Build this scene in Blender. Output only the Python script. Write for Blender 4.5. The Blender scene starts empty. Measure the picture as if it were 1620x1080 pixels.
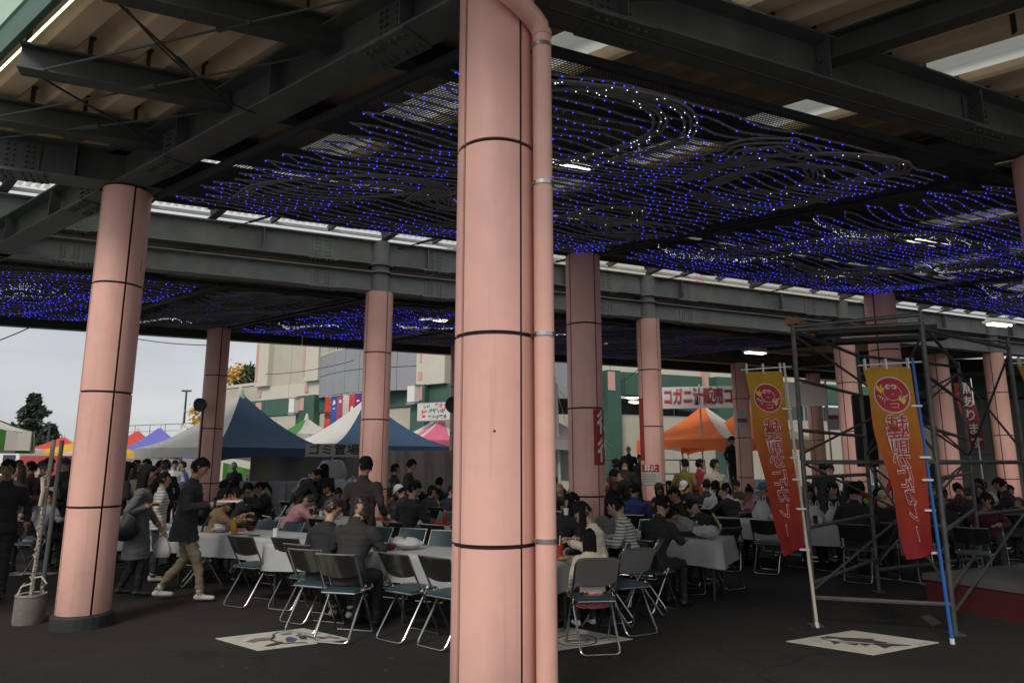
import bpy, bmesh, math, random
from mathutils import Vector, Matrix, kdtree, noise as mnoise
R = math.radians
random.seed(7)
sc = bpy.context.scene
COL = sc.collection

# ------------------------------------------------------------------ camera, sky, sun, exposure
CAM_H, PITCH, FPX = 1.66, R(10.2), 1060.0          # eye height, upward tilt, focal length in pixels of a 1620 px wide picture
cam_d = bpy.data.cameras.new('camera'); cam = bpy.data.objects.new('camera', cam_d); COL.objects.link(cam)
cam.location = (0, 0, CAM_H); cam.rotation_euler = (R(90) + PITCH, 0, 0)
cam_d.sensor_width = 36; cam_d.lens = 36 * FPX / 1620; cam_d.clip_start = .05; cam_d.clip_end = 3000
sc.camera = cam
SUN_EL, SUN_AZ = R(42), R(200)                     # behind the camera, to the left (azimuth clockwise from +Y)
world = bpy.data.worlds.new('World'); sc.world = world; world.use_nodes = True
wn, wl = world.node_tree.nodes, world.node_tree.links
wn.clear()
sky = wn.new('ShaderNodeTexSky'); sky.sky_type = 'NISHITA'; sky.sun_disc = False
sky.sun_elevation = SUN_EL; sky.sun_rotation = SUN_AZ; sky.air_density = 1.0; sky.dust_density = 3.0; sky.ozone_density = 1.0
hsv = wn.new('ShaderNodeHueSaturation'); hsv.inputs['Saturation'].default_value = .38; hsv.inputs['Value'].default_value = 1.0
tc = wn.new('ShaderNodeTexCoord'); mp = wn.new('ShaderNodeMapping'); mp.inputs['Scale'].default_value = (1.6, 1.6, 4.2)
nz = wn.new('ShaderNodeTexNoise'); nz.inputs['Scale'].default_value = 1.7; nz.inputs['Detail'].default_value = 5; nz.inputs['Roughness'].default_value = .52
cr = wn.new('ShaderNodeValToRGB'); cr.color_ramp.elements[0].position = .3; cr.color_ramp.elements[0].color = (5.3, 5.7, 6.2, 1)
cr.color_ramp.elements[1].position = .72; cr.color_ramp.elements[1].color = (7.6, 7.8, 7.9, 1)
mx = wn.new('ShaderNodeMix'); mx.data_type = 'RGBA'; mx.inputs[0].default_value = .74     # a high overcast veil over the clear sky
bg = wn.new('ShaderNodeBackground'); bg.inputs['Strength'].default_value = .085
wo = wn.new('ShaderNodeOutputWorld')
wl.new(sky.outputs[0], hsv.inputs['Color']); wl.new(tc.outputs['Generated'], mp.inputs[0]); wl.new(mp.outputs[0], nz.inputs['Vector'])
wl.new(nz.outputs[0], cr.inputs[0]); wl.new(hsv.outputs[0], mx.inputs[6]); wl.new(cr.outputs[0], mx.inputs[7])
wl.new(mx.outputs[2], bg.inputs['Color']); wl.new(bg.outputs[0], wo.inputs['Surface'])
sun_d = bpy.data.lights.new('sun', 'SUN'); sun_d.energy = 1.5; sun_d.angle = R(20); sun_d.color = (1, .94, .86)
sun = bpy.data.objects.new('sun', sun_d); COL.objects.link(sun)
sv = Vector((math.sin(SUN_AZ) * math.cos(SUN_EL), math.cos(SUN_AZ) * math.cos(SUN_EL), math.sin(SUN_EL)))
sun.rotation_euler = sv.to_track_quat('Z', 'Y').to_euler(); sun.location = sv * 60
vs = sc.view_settings
vs.view_transform = 'Standard'; vs.look = 'None'; vs.exposure = 0.32; vs.gamma = 1.0; vs.use_curve_mapping = False
sc.render.engine = 'CYCLES'; sc.cycles.max_bounces = 6; sc.cycles.diffuse_bounces = 4; sc.cycles.glossy_bounces = 3

# ------------------------------------------------------------------ measuring helpers: survey of the place from the photograph
_c, _s = math.cos(PITCH), math.sin(PITCH)
def at_z(px, py, z=0.0):
    u = (px - 810) / FPX; v = (540 - py) / FPX
    d = (u, _c - v * _s, _s + v * _c); t = (z - CAM_H) / d[2]
    return Vector((d[0] * t, d[1] * t, z))
def at_y(px, Y, z=1.3):
    return Vector(((px - 810) / FPX * (Y * _c + (z - CAM_H) * _s), Y, 0))
def z_of(py, Y):
    return CAM_H + Y * math.tan(PITCH + math.atan((540 - py) / FPX))
A2 = Vector((-.803, .596, 0)).normalized()          # the two beam directions of the canopy grid, 120 degrees apart
B2 = Vector((.919, .394, 0)).normalized()
NB = Vector((-B2.y, B2.x, 0))                       # across the B beams, away from the camera
NA = Vector((-A2.y, A2.x, 0))                       # across the A beams, outwards to the front left
LA, LB = 5.42, 5.9

# ------------------------------------------------------------------ materials
MATS = {}
def mat(name, col, rough=.6, metal=0., var=.12, scale=6., bump=.0, bscale=60., emit=None, spec=None, stain=None, trans=0., coat=0.):
    if name in MATS: return MATS[name]
    m = bpy.data.materials.new(name); m.use_nodes = True; MATS[name] = m
    n, l = m.node_tree.nodes, m.node_tree.links
    b = n['Principled BSDF']
    b.inputs['Roughness'].default_value = rough; b.inputs['Metallic'].default_value = metal
    if spec is not None: b.inputs['Specular IOR Level'].default_value = spec
    if coat: b.inputs['Coat Weight'].default_value = coat
    if trans: b.inputs['Transmission Weight'].default_value = trans
    if emit:
        b.inputs['Emission Color'].default_value = (*emit[0], 1); b.inputs['Emission Strength'].default_value = emit[1]
    t = n.new('ShaderNodeTexCoord')
    if var:
        z = n.new('ShaderNodeTexNoise'); z.inputs['Scale'].default_value = scale; z.inputs['Detail'].default_value = 6; z.inputs['Roughness'].default_value = .62
        r = n.new('ShaderNodeValToRGB')
        lo = [c * (1 - var) for c in col]; hi = [min(1, c * (1 + var)) for c in col]
        r.color_ramp.elements[0].position = .3; r.color_ramp.elements[0].color = (*lo, 1)
        r.color_ramp.elements[1].position = .72; r.color_ramp.elements[1].color = (*hi, 1)
        l.new(t.outputs['Object'], z.inputs['Vector']); l.new(z.outputs[0], r.inputs[0])
        out = r.outputs[0]
        if stain:                                       # (colour, amount, scale): dirt patches and runs
            z2 = n.new('ShaderNodeTexNoise'); z2.inputs['Scale'].default_value = stain[2]; z2.inputs['Detail'].default_value = 8
            mpn = n.new('ShaderNodeMapping'); mpn.inputs['Scale'].default_value = (1, 1, .35)
            l.new(t.outputs['Object'], mpn.inputs[0]); l.new(mpn.outputs[0], z2.inputs['Vector'])
            r2 = n.new('ShaderNodeValToRGB'); r2.color_ramp.elements[0].position = .52; r2.color_ramp.elements[0].color = (0, 0, 0, 1)
            r2.color_ramp.elements[1].position = .75; r2.color_ramp.elements[1].color = (stain[1],) * 3 + (1,)
            l.new(z2.outputs[0], r2.inputs[0])
            mm = n.new('ShaderNodeMix'); mm.data_type = 'RGBA'; mm.inputs[7].default_value = (*stain[0], 1)
            l.new(r2.outputs[0], mm.inputs[0]); l.new(out, mm.inputs[6]); out = mm.outputs[2]
        l.new(out, b.inputs['Base Color'])
    else:
        b.inputs['Base Color'].default_value = (*col, 1)
    if bump:
        z = n.new('ShaderNodeTexNoise'); z.inputs['Scale'].default_value = bscale; z.inputs['Detail'].default_value = 5
        bp = n.new('ShaderNodeBump'); bp.inputs['Strength'].default_value = bump; bp.inputs['Distance'].default_value = .01
        l.new(t.outputs['Object'], z.inputs['Vector']); l.new(z.outputs[0], bp.inputs['Height']); l.new(bp.outputs[0], b.inputs['Normal'])
    return m
def translucent(name, col, amount=.6, rough=.5):
    m = mat(name, col, rough, var=.06, scale=3)
    n, l = m.node_tree.nodes, m.node_tree.links
    tr = n.new('ShaderNodeBsdfTranslucent'); tr.inputs['Color'].default_value = (*col, 1)
    ms = n.new('ShaderNodeMixShader'); ms.inputs[0].default_value = amount
    o = n['Material Output']; b = n['Principled BSDF']
    l.new(b.outputs[0], ms.inputs[1]); l.new(tr.outputs[0], ms.inputs[2]); l.new(ms.outputs[0], o.inputs['Surface'])
    return m
def stripes(name, ca, cb, scale, axis='Z', rough=.85):
    m = bpy.data.materials.new(name); m.use_nodes = True; MATS[name] = m
    n, l = m.node_tree.nodes, m.node_tree.links
    t = n.new('ShaderNodeTexCoord'); w = n.new('ShaderNodeTexWave'); w.bands_direction = axis; w.inputs['Scale'].default_value = scale
    w.inputs['Distortion'].default_value = .6
    r = n.new('ShaderNodeValToRGB'); r.color_ramp.elements[0].position = .42; r.color_ramp.elements[0].color = (*ca, 1)
    r.color_ramp.elements[1].position = .55; r.color_ramp.elements[1].color = (*cb, 1)
    b = n['Principled BSDF']; b.inputs['Roughness'].default_value = rough
    l.new(t.outputs['Object'], w.inputs[0]); l.new(w.outputs[0], r.inputs[0]); l.new(r.outputs[0], b.inputs['Base Color'])
    return m

PINK = mat('pink_enamel_tile', (.80, .445, .37), .42, var=.07, scale=2.5, bump=.05, bscale=160, stain=((.40, .25, .20), .42, 3.1))
def grime(m):                                             # splashed dirt at the foot and faint vertical runs
    n, l = m.node_tree.nodes, m.node_tree.links; b = n['Principled BSDF']; src = b.inputs['Base Color'].links[0].from_socket
    t = n.new('ShaderNodeTexCoord'); sx = n.new('ShaderNodeSeparateXYZ'); l.new(t.outputs['Object'], sx.inputs[0])
    z = n.new('ShaderNodeTexNoise'); z.inputs['Scale'].default_value = 7; z.inputs['Detail'].default_value = 8; l.new(t.outputs['Object'], z.inputs['Vector'])
    r = n.new('ShaderNodeMapRange'); r.inputs[1].default_value = .75; r.inputs[2].default_value = .1; r.inputs[3].default_value = 0; r.inputs[4].default_value = .9; l.new(sx.outputs['Z'], r.inputs[0])
    q = n.new('ShaderNodeMath'); q.operation = 'MULTIPLY'; l.new(z.outputs[0], q.inputs[0]); l.new(r.outputs[0], q.inputs[1])
    x = n.new('ShaderNodeMix'); x.data_type = 'RGBA'; x.inputs[7].default_value = (.22, .15, .12, 1); l.new(q.outputs[0], x.inputs[0]); l.new(src, x.inputs[6])
    mp2 = n.new('ShaderNodeMapping'); mp2.inputs['Scale'].default_value = (13, 13, .45); z2 = n.new('ShaderNodeTexNoise'); z2.inputs['Scale'].default_value = 1.6; z2.inputs['Detail'].default_value = 5
    l.new(t.outputs['Object'], mp2.inputs[0]); l.new(mp2.outputs[0], z2.inputs['Vector']); r2 = n.new('ShaderNodeMapRange'); r2.inputs[1].default_value = .56; r2.inputs[2].default_value = .8; r2.inputs[4].default_value = .4; l.new(z2.outputs[0], r2.inputs[0])
    x2 = n.new('ShaderNodeMix'); x2.data_type = 'RGBA'; x2.inputs[7].default_value = (.40, .25, .20, 1); l.new(r2.outputs[0], x2.inputs[0]); l.new(x.outputs[2], x2.inputs[6]); l.new(x2.outputs[2], b.inputs['Base Color'])
    zz = n.new('ShaderNodeMapRange'); zz.inputs[3].default_value = .33; zz.inputs[4].default_value = .6; l.new(z.outputs[0], zz.inputs[0]); l.new(zz.outputs[0], b.inputs['Roughness'])
grime(PINK)
JOINT = mat('black_joint_sealant', (.018, .016, .016), .7)
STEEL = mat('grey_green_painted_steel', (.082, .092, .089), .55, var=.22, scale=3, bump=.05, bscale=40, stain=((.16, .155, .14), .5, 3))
STEEL_LIT = mat('lit_grey_green_steel', (.195, .207, .20), .6, var=.2, scale=3, bump=.05, bscale=40, stain=((.3, .29, .27), .5, 3))  # same steel paint, lightened for the light falling on the far canopy
STEEL_D = mat('dark_painted_steel', (.05, .056, .054), .55, var=.25, scale=3, bump=.05, bscale=40)
DECK = mat('tan_folded_roof_deck', (.66, .50, .35), .6, var=.12, scale=1.2, stain=((.30, .21, .14), .5, 1.6))
POLY = translucent('translucent_roof_sheet', (.86, .86, .82), .75)
GREEN_F = mat('dark_green_fascia', (.03, .105, .07), .4, var=.08)
MINT = mat('mint_fascia_panel', (.42, .60, .48), .4, var=.05)
NETM = mat('black_netting', (.035, .035, .038), .9, var=.1)
ROPE = mat('grey_rope_light_tube', (.20, .195, .2), .5, var=.15, scale=20)
LED_B = mat('blue_led', (.05, .05, .6), .4, var=0, emit=((.03, .03, 1.0), 4.6))
LED_B2 = mat('dim_blue_led', (.05, .05, .4), .4, var=0, emit=((.05, .045, .8), 1.2))
LED_W = mat('white_led', (.8, .85, .9), .4, var=0, emit=((.75, .88, 1.0), 2.5))
LAMP = mat('lit_fluorescent_tube', (.9, .9, .85), .4, var=0, emit=((1, .9, .66), 4.5))
WHITE = mat('white_paint', (.72, .71, .68), .5, var=.06)
BLACK = mat('matte_black', (.014, .014, .015), .6)
CHROME = mat('chrome_tube', (.50, .50, .49), .27, metal=1., var=.08, scale=14, bump=.03, bscale=30)
TEAL = mat('teal_vinyl', (.022, .052, .064), .42, var=.12, scale=12, bump=.06, bscale=220)
SHELL = mat('grey_glossy_chair_back', (.11, .105, .10), .16, metal=.75, var=.1)
CLOTH = mat('white_table_sheet', (.40, .40, .40), .4, var=.05, scale=9, bump=.12, bscale=22)
WOODT = mat('dark_table_leg_steel', (.06, .06, .06), .45, metal=.4)

# ------------------------------------------------------------------ mesh builder
class MB:
    def __init__(s): s.v = []; s.f = []; s.m = []
    def add(s, vs, fs, mi=0):
        o = len(s.v); s.v += [Vector(p) for p in vs]; s.f += [tuple(i + o for i in f) for f in fs]; s.m += [mi] * len(fs); return s
    def box(s, c, size, rz=0., mi=0, M=None):
        hx, hy, hz = size[0] / 2, size[1] / 2, size[2] / 2
        q = M or Matrix.Rotation(rz, 3, 'Z')
        vs = [Vector(c) + q @ Vector((x, y, z)) for x in (-hx, hx) for y in (-hy, hy) for z in (-hz, hz)]
        return s.add(vs, [(0, 1, 3, 2), (4, 6, 7, 5), (0, 4, 5, 1), (2, 3, 7, 6), (0, 2, 6, 4), (1, 5, 7, 3)], mi)
    def bar(s, a, b, w, h, mi=0, up=(0, 0, 1)):
        a, b = Vector(a), Vector(b); d = (b - a); L = d.length; y = d.normalized()
        x = y.cross(Vector(up));
        if x.length < 1e-4: x = Vector((1, 0, 0))
        x.normalize(); z = x.cross(y)
        return s.box((a + b) / 2, (w, L, h), mi=mi, M=Matrix((x, y, z)).transposed())
    def ibeam(s, a, b, w, h, t=.02, mi=0, ends=True):     # a,b at the centre of the bottom face
        a, b = Vector(a), Vector(b); u = Vector((0, 0, 1))
        s.bar(a + u * t / 2, b + u * t / 2, w, t, mi); s.bar(a + u * (h - t / 2), b + u * (h - t / 2), w, t, mi)
        return s.bar(a + u * h / 2, b + u * h / 2, t * .7, h - 2 * t, mi)
    def tube(s, pts, r, n=8, mi=0, caps=True, closed=False):
        pts = [Vector(p) for p in pts]; k = len(pts); o = len(s.v); ref = Vector((.13, .27, .95)).normalized()
        for i, p in enumerate(pts):
            d = (pts[(i + 1) % k] - pts[i - 1]) if closed else (pts[min(i + 1, k - 1)] - pts[max(i - 1, 0)])
            d.normalize(); x = d.cross(ref)
            if x.length < .05: x = d.cross(Vector((1, 0, 0)))
            x.normalize(); y = d.cross(x); rr = r[i] if isinstance(r, (list, tuple)) else r
            for j in range(n):
                a = 2 * math.pi * j / n; s.v.append(p + x * (rr * math.cos(a)) + y * (rr * math.sin(a)))
        for i in range(k if closed else k - 1):
            i2 = (i + 1) % k
            for j in range(n):
                s.f.append((o + i * n + j, o + i * n + (j + 1) % n, o + i2 * n + (j + 1) % n, o + i2 * n + j)); s.m.append(mi)
        if caps and not closed:
            s.f.append(tuple(o + j for j in range(n))[::-1]); s.m.append(mi)
            s.f.append(tuple(o + (k - 1) * n + j for j in range(n))); s.m.append(mi)
        return s
    def lathe(s, prof, c=(0, 0, 0), n=16, mi=0, a0=0., a1=2 * math.pi):
        full = abs(a1 - a0 - 2 * math.pi) < 1e-6; k = n if full else n + 1; o = len(s.v); c = Vector(c)
        for r, z in prof:
            for j in range(k):
                a = a0 + (a1 - a0) * j / n; s.v.append(c + Vector((r * math.cos(a), r * math.sin(a), z)))
        for i in range(len(prof) - 1):
            for j in range(n):
                j2 = (j + 1) % k if full else j + 1
                s.f.append((o + i * k + j, o + i * k + j2, o + (i + 1) * k + j2, o + (i + 1) * k + j)); s.m.append(mi)
        return s
    def ball(s, c, r, n=8, m=6, mi=0):
        rr = r if isinstance(r, (tuple, list)) else (r, r, r); o = len(s.v); c = Vector(c)
        for i in range(m + 1):
            t = math.pi * i / m
            for j in range(n):
                a = 2 * math.pi * j / n
                s.v.append(c + Vector((rr[0] * math.sin(t) * math.cos(a), rr[1] * math.sin(t) * math.sin(a), -rr[2] * math.cos(t))))
        for i in range(m):
            for j in range(n):
                s.f.append((o + i * n + j, o + i * n + (j + 1) % n, o + (i + 1) * n + (j + 1) % n, o + (i + 1) * n + j)); s.m.append(mi)
        return s
    def grid(s, fn, nu, nv, mi=0):
        o = len(s.v)
        for i in range(nu + 1):
            for j in range(nv + 1): s.v.append(Vector(fn(i / nu, j / nv)))
        for i in range(nu):
            for j in range(nv):
                a = o + i * (nv + 1) + j; s.f.append((a, a + nv + 1, a + nv + 2, a + 1)); s.m.append(mi)
        return s
    def prism(s, poly, h, mi=0, base=0.):                 # poly: list of (x, y); extruded from base to base+h
        k = len(poly); o = len(s.v)
        s.v += [Vector((x, y, base)) for x, y in poly] + [Vector((x, y, base + h)) for x, y in poly]
        s.f.append(tuple(o + i for i in range(k))[::-1]); s.f.append(tuple(o + k + i for i in range(k))); s.m += [mi, mi]
        for i in range(k):
            j = (i + 1) % k; s.f.append((o + i, o + j, o + k + j, o + k + i)); s.m.append(mi)
        return s
    def mesh(s, name, smooth=False):
        me = bpy.data.meshes.new(name); me.from_pydata([tuple(p) for p in s.v], [], s.f)
        if any(s.m): me.polygons.foreach_set('material_index', s.m)
        if smooth: me.polygons.foreach_set('use_smooth', [True] * len(s.f))
        me.update(); return me
    def build(s, name, mats, parent=None, smooth=False, loc=None, kind=None, fix=True):
        me = s.mesh(name, smooth)
        if fix:
            bm = bmesh.new(); bm.from_mesh(me); bmesh.ops.recalc_face_normals(bm, faces=bm.faces); bm.to_mesh(me); bm.free()
        for m in (mats if isinstance(mats, (list, tuple)) else [mats]): me.materials.append(m)
        if smooth: me.set_sharp_from_angle(angle=R(38))
        return link(name, me, parent, loc, kind)
def link(name, me, parent=None, loc=None, kind=None, rz=0.):
    o = bpy.data.objects.new(name, me); COL.objects.link(o)
    if parent is not None: o.parent = parent
    if loc is not None: o.location = loc
    if rz: o.rotation_euler.z = rz
    if kind: o['kind'] = kind
    return o
def tag(o, label, cat, group=None):
    o['label'] = label; o['category'] = cat
    if group: o['group'] = group
    return o
def thing(name, label, cat, loc=(0, 0, 0), rz=0., group=None):
    o = bpy.data.objects.new(name, None); COL.objects.link(o); o.location = loc; o.rotation_euler = (0, 0, rz); o.empty_display_size = .1
    return tag(o, label, cat, group)
def dup(root, label, loc=None, rz=None, group=None, deep=True):
    r = root.copy(); COL.objects.link(r); r['label'] = label
    if loc is not None: r.location = loc
    if rz is not None: r.rotation_euler = (0, 0, rz)
    if group: r['group'] = group
    def rec(a, b):
        for ch in a.children:
            c = ch.copy(); COL.objects.link(c); c.parent = b; rec(ch, c)
    if deep: rec(root, r)
    return r
def text_mesh(txt, size, bold=0., space=1.0):
    cu = bpy.data.curves.new('lettering', 'FONT'); cu.body = txt; cu.size = size; cu.align_x = 'CENTER'; cu.align_y = 'CENTER'
    cu.offset = bold; cu.resolution_u = 2; cu.space_character = space
    o = bpy.data.objects.new('lettering_tmp', cu); COL.objects.link(o)
    dg = bpy.context.evaluated_depsgraph_get(); me = bpy.data.meshes.new_from_object(o.evaluated_get(dg))
    bpy.data.objects.remove(o); return me
def lettering(txt, size, m, parent, M, bold=0., sx=1., fn=None, name='lettering', thick=.0):
    me = text_mesh(txt, size, bold)
    for v in me.vertices:
        p = Vector((v.co.x * sx, v.co.y, 0)); v.co = fn(p) if fn else M @ p
    me.materials.clear(); me.materials.append(m); me.update()
    return link(name, me, parent)
def frame(o, x, z):                                        # local axes: X along the writing, Y up, Z out of the sign
    o, x, z = Vector(o), Vector(x).normalized(), Vector(z).normalized()
    y = z.cross(x)
    return Matrix(((x.x, y.x, z.x, o.x), (x.y, y.y, z.y, o.y), (x.z, y.z, z.z, o.z), (0, 0, 0, 1)))
# ================================================================== GROUND
def ground_mat():
    m = mat('asphalt', (.026, .0248, .0225), .93, var=.2, scale=26, bump=.6, bscale=150, spec=.2)
    n, l = m.node_tree.nodes, m.node_tree.links
    b = n['Principled BSDF']; old = b.inputs['Base Color'].links[0].from_socket
    t = n.new('ShaderNodeTexCoord')
    def blend(inp, z_scale, lo, hi, col, amt):
        z = n.new('ShaderNodeTexNoise'); z.inputs['Scale'].default_value = z_scale; z.inputs['Detail'].default_value = 7
        r = n.new('ShaderNodeValToRGB'); r.color_ramp.elements[0].position = lo; r.color_ramp.elements[0].color = (0, 0, 0, 1)
        r.color_ramp.elements[1].position = hi; r.color_ramp.elements[1].color = (amt,) * 3 + (1,)
        x = n.new('ShaderNodeMix'); x.data_type = 'RGBA'; x.inputs[7].default_value = (*col, 1)
        l.new(t.outputs['Object'], z.inputs['Vector']); l.new(z.outputs[0], r.inputs[0]); l.new(r.outputs[0], x.inputs[0]); l.new(inp, x.inputs[6]); return x.outputs[2]
    o = blend(old, .55, .45, .7, (.04, .038, .034), .8)          # worn, dusty patches
    o = blend(o, 2.3, .6, .72, (.02, .019, .018), .8)            # oil and damp spots
    o = blend(o, 14, .66, .7, (.085, .08, .072), .5)            # grit
    vo = n.new('ShaderNodeTexVoronoi'); vo.feature = 'DISTANCE_TO_EDGE'; vo.inputs['Scale'].default_value = .38
    wn_ = n.new('ShaderNodeTexNoise'); wn_.inputs['Scale'].default_value = 2.2; wn_.inputs['Detail'].default_value = 6
    va = n.new('ShaderNodeVectorMath'); va.operation = 'MULTIPLY_ADD'; va.inputs[1].default_value = (.55, .55, 0)
    l.new(t.outputs['Object'], wn_.inputs['Vector']); l.new(wn_.outputs['Color'], va.inputs[0]); l.new(t.outputs['Object'], va.inputs[2]); l.new(va.outputs[0], vo.inputs['Vector'])
    rc = n.new('ShaderNodeMapRange'); rc.inputs[1].default_value = 0; rc.inputs[2].default_value = .006; rc.inputs[3].default_value = .75; rc.inputs[4].default_value = 0
    xc = n.new('ShaderNodeMix'); xc.data_type = 'RGBA'; xc.inputs[7].default_value = (.012, .012, .011, 1)      # hairline cracks
    l.new(vo.outputs['Distance'], rc.inputs[0]); l.new(rc.outputs[0], xc.inputs[0]); l.new(o, xc.inputs[6]); o = xc.outputs[2]
    gs_ = n.new('ShaderNodeTexVoronoi'); gs_.inputs['Scale'].default_value = 1.5; gr = n.new('ShaderNodeMapRange'); gr.inputs[1].default_value = .02; gr.inputs[2].default_value = .05; gr.inputs[3].default_value = .7; gr.inputs[4].default_value = 0
    xg = n.new('ShaderNodeMix'); xg.data_type = 'RGBA'; xg.inputs[7].default_value = (.075, .07, .065, 1)       # trodden gum spots
    l.new(t.outputs['Object'], gs_.inputs['Vector']); l.new(gs_.outputs['Distance'], gr.inputs[0]); l.new(gr.outputs[0], xg.inputs[0]); l.new(o, xg.inputs[6]); o = xg.outputs[2]
    # old reddish paving under the left bay
    g = n.new('ShaderNodeVectorMath'); g.operation = 'DISTANCE'; g.inputs[1].default_value = (-5.6, 9.6, 0)
    z = n.new('ShaderNodeTexNoise'); z.inputs['Scale'].default_value = .9; z.inputs['Detail'].default_value = 4
    ad = n.new('ShaderNodeMath'); ad.operation = 'MULTIPLY_ADD'; ad.inputs[1].default_value = 1.6
    r = n.new('ShaderNodeMapRange'); r.inputs[1].default_value = 5.2; r.inputs[2].default_value = 3.4; r.inputs[3].default_value = 0; r.inputs[4].default_value = .5
    x = n.new('ShaderNodeMix'); x.data_type = 'RGBA'; x.inputs[7].default_value = (.042, .027, .024, 1)
    l.new(t.outputs['Object'], g.inputs[0]); l.new(t.outputs['Object'], z.inputs['Vector'])
    l.new(z.outputs[0], ad.inputs[0]); l.new(g.outputs['Value'], ad.inputs[2]); l.new(ad.outputs[0], r.inputs[0])
    l.new(r.outputs[0], x.inputs[0]); l.new(o, x.inputs[6]); l.new(x.outputs[2], b.inputs['Base Color'])
    return m
g = MB().grid(lambda u, v: (-900 + 1800 * u, -600 + 2000 * v, 0), 24, 24).build('ground', ground_mat(), kind='structure')
P0 = Vector((-.11, 4.02, 0)); Q0 = Vector((-2.45, 12.05, 0))
def L(s, t, z=0., o=P0): return o + B2 * s + A2 * t + Vector((0, 0, z))
CONC = mat('pale_concrete_paving', (.24, .235, .22), .85, var=.14, scale=4, bump=.1)
pv = MB()
f0, f1 = L(-60, LA + .9, .004, Q0), L(60, LA + .9, .004, Q0)
pv.add([f0, f1, f1 + NB * 60, f0 + NB * 60], [(0, 1, 2, 3)])
pv.build('plaza_pavement', CONC, kind='structure')
pv = MB(); c1, c2 = P0 + NA * 2.3 - NB * 2.3, None
e0 = P0 - NB * 3.2 + B2 * 70; e1 = P0 + NA * 2.3 + A2 * 70
den = B2.x * A2.y - B2.y * A2.x; dd = e1 - e0; kx = (dd.x * A2.y - dd.y * A2.x) / den; xp = e0 + B2 * kx
pv.add([xp + Vector((0, 0, .004)), e0 + Vector((0, 0, .004)), e0 + Vector((20, -80, .004)), e1 + Vector((-20, -80, .004)), e1 + Vector((0, 0, .004))], [(0, 4, 3, 2, 1)])
pv.build('bounce_forecourt', mat('bounce_forecourt_concrete', (.17, .165, .155), .85, var=.15, scale=3, bump=.1), kind='structure')  # unseen paving added, pale to bounce light up to the deck
LINE = mat('worn_white_line', (.30, .29, .27), .8, var=.3, scale=8)
ln = MB()
for a, b in (((-40, 905), (86, 907)), ((1240, 893), (1640, 946)), ((1180, 866), (1330, 886))):
    p, q = at_z(*a, .005), at_z(*b, .005); w = (q - p).cross(Vector((0, 0, 1))).normalized() * .045
    if a[0] < 0: w *= 2.4
    ln.add([p - w, q - w, q + w, p + w], [(0, 1, 2, 3)])
ln.build('road_marking', LINE, kind='structure')
ln = MB().prism([tuple(at_z(x, y)[:2]) for x, y in ((1455, 975), (1475, 990), (1490, 985), (1470, 972))], .006, base=.001)
ln.build('road_patch', mat('pale_road_patch', (.075, .072, .066), .85, var=.3, scale=12), kind='structure')

# white painted squares with ink drawings of sea creatures
MURAL = mat('cream_ground_paint', (.56, .52, .44), .75, var=.1, scale=7, bump=.08, stain=((.2, .18, .15), .5, 6))
INK = mat('dark_ground_paint', (.055, .05, .048), .8, var=.3, scale=18)
INKG = mat('grey_ground_paint', (.2, .19, .18), .8, var=.2, scale=18)
INKB = mat('blue_ground_paint', (.09, .09, .2), .8, var=.2, scale=18)
def mural(quad, label, shapes):
    c = [at_z(x, y) for x, y in quad]; cen = sum(c, Vector()) / 4
    t = thing('ground_mural', label, 'ground mural', cen, 0, 'painted squares on the asphalt')
    m = MB().prism([(p - cen).to_tuple()[:2] for p in c], .006, base=.001); m.build('painted_square', MURAL, t)
    ms = [INK, INKG, INKB]
    for i, (nm, mi, pts, w) in enumerate(shapes):
        m = MB(); z = .0085 + .0012 * i
        if w:                                               # stroke of width w (metres)
            P = [at_z(x, y) - cen for x, y in pts]
            for a, b in zip(P, P[1:]):
                d = (b - a).normalized(); q = Vector((-d.y, d.x, 0)) * w / 2; a2, b2 = a - d * w * .4, b + d * w * .4
                m.prism([(p.x, p.y) for p in (a2 - q, b2 - q, b2 + q, a2 + q)], .0008, base=z)
                z += .0001
        else:
            m.prism([((at_z(x, y) - cen).x, (at_z(x, y) - cen).y) for x, y in pts], .0008, base=z)
        m.build(nm, ms[mi], t)
def zp(o, k, pts): return [(o[0] + x / k, o[1] + y / k) for x, y in pts]
ZL = lambda *p: zp((330, 980), 6.75, p); ZR = lambda *p: zp((1240, 990), 6.23, p)
mural([(341, 1010), (408.5, 1029), (554, 1011), (480, 994)], 'white painted square with a standing big headed sea creature, in front of the metal chairs', [
    ('head_outline', 0, ZL((700, 205), (690, 165), (740, 140), (840, 132), (920, 138), (975, 165), (930, 180)), .02),
    ('eye_patch', 1, ZL((760, 165), (800, 150), (880, 150), (890, 165), (800, 172)), 0),
    ('body_outline', 0, ZL((700, 180), (665, 225), (740, 250), (820, 265), (910, 255), (1045, 255)), .022),
    ('belly_patch', 2, ZL((820, 205), (870, 190), (950, 215), (905, 245), (830, 250)), 0),
    ('tail_fin', 1, ZL((410, 245), (500, 218), (650, 208), (660, 225), (520, 238), (480, 252)), 0),
    ('tail_outline', 0, ZL((410, 247), (500, 217), (660, 208)), .014),
    ('foot', 0, ZL((585, 300), (650, 275), (770, 248), (800, 258), (700, 285)), 0),
    ('arm', 0, ZL((950, 190), (1040, 180), (1040, 215), (980, 220)), 0),
    ('spine_row', 0, ZL((1050, 190), (1110, 208), (1170, 200), (1230, 212), (1290, 200), (1390, 212)), .02)])
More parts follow.
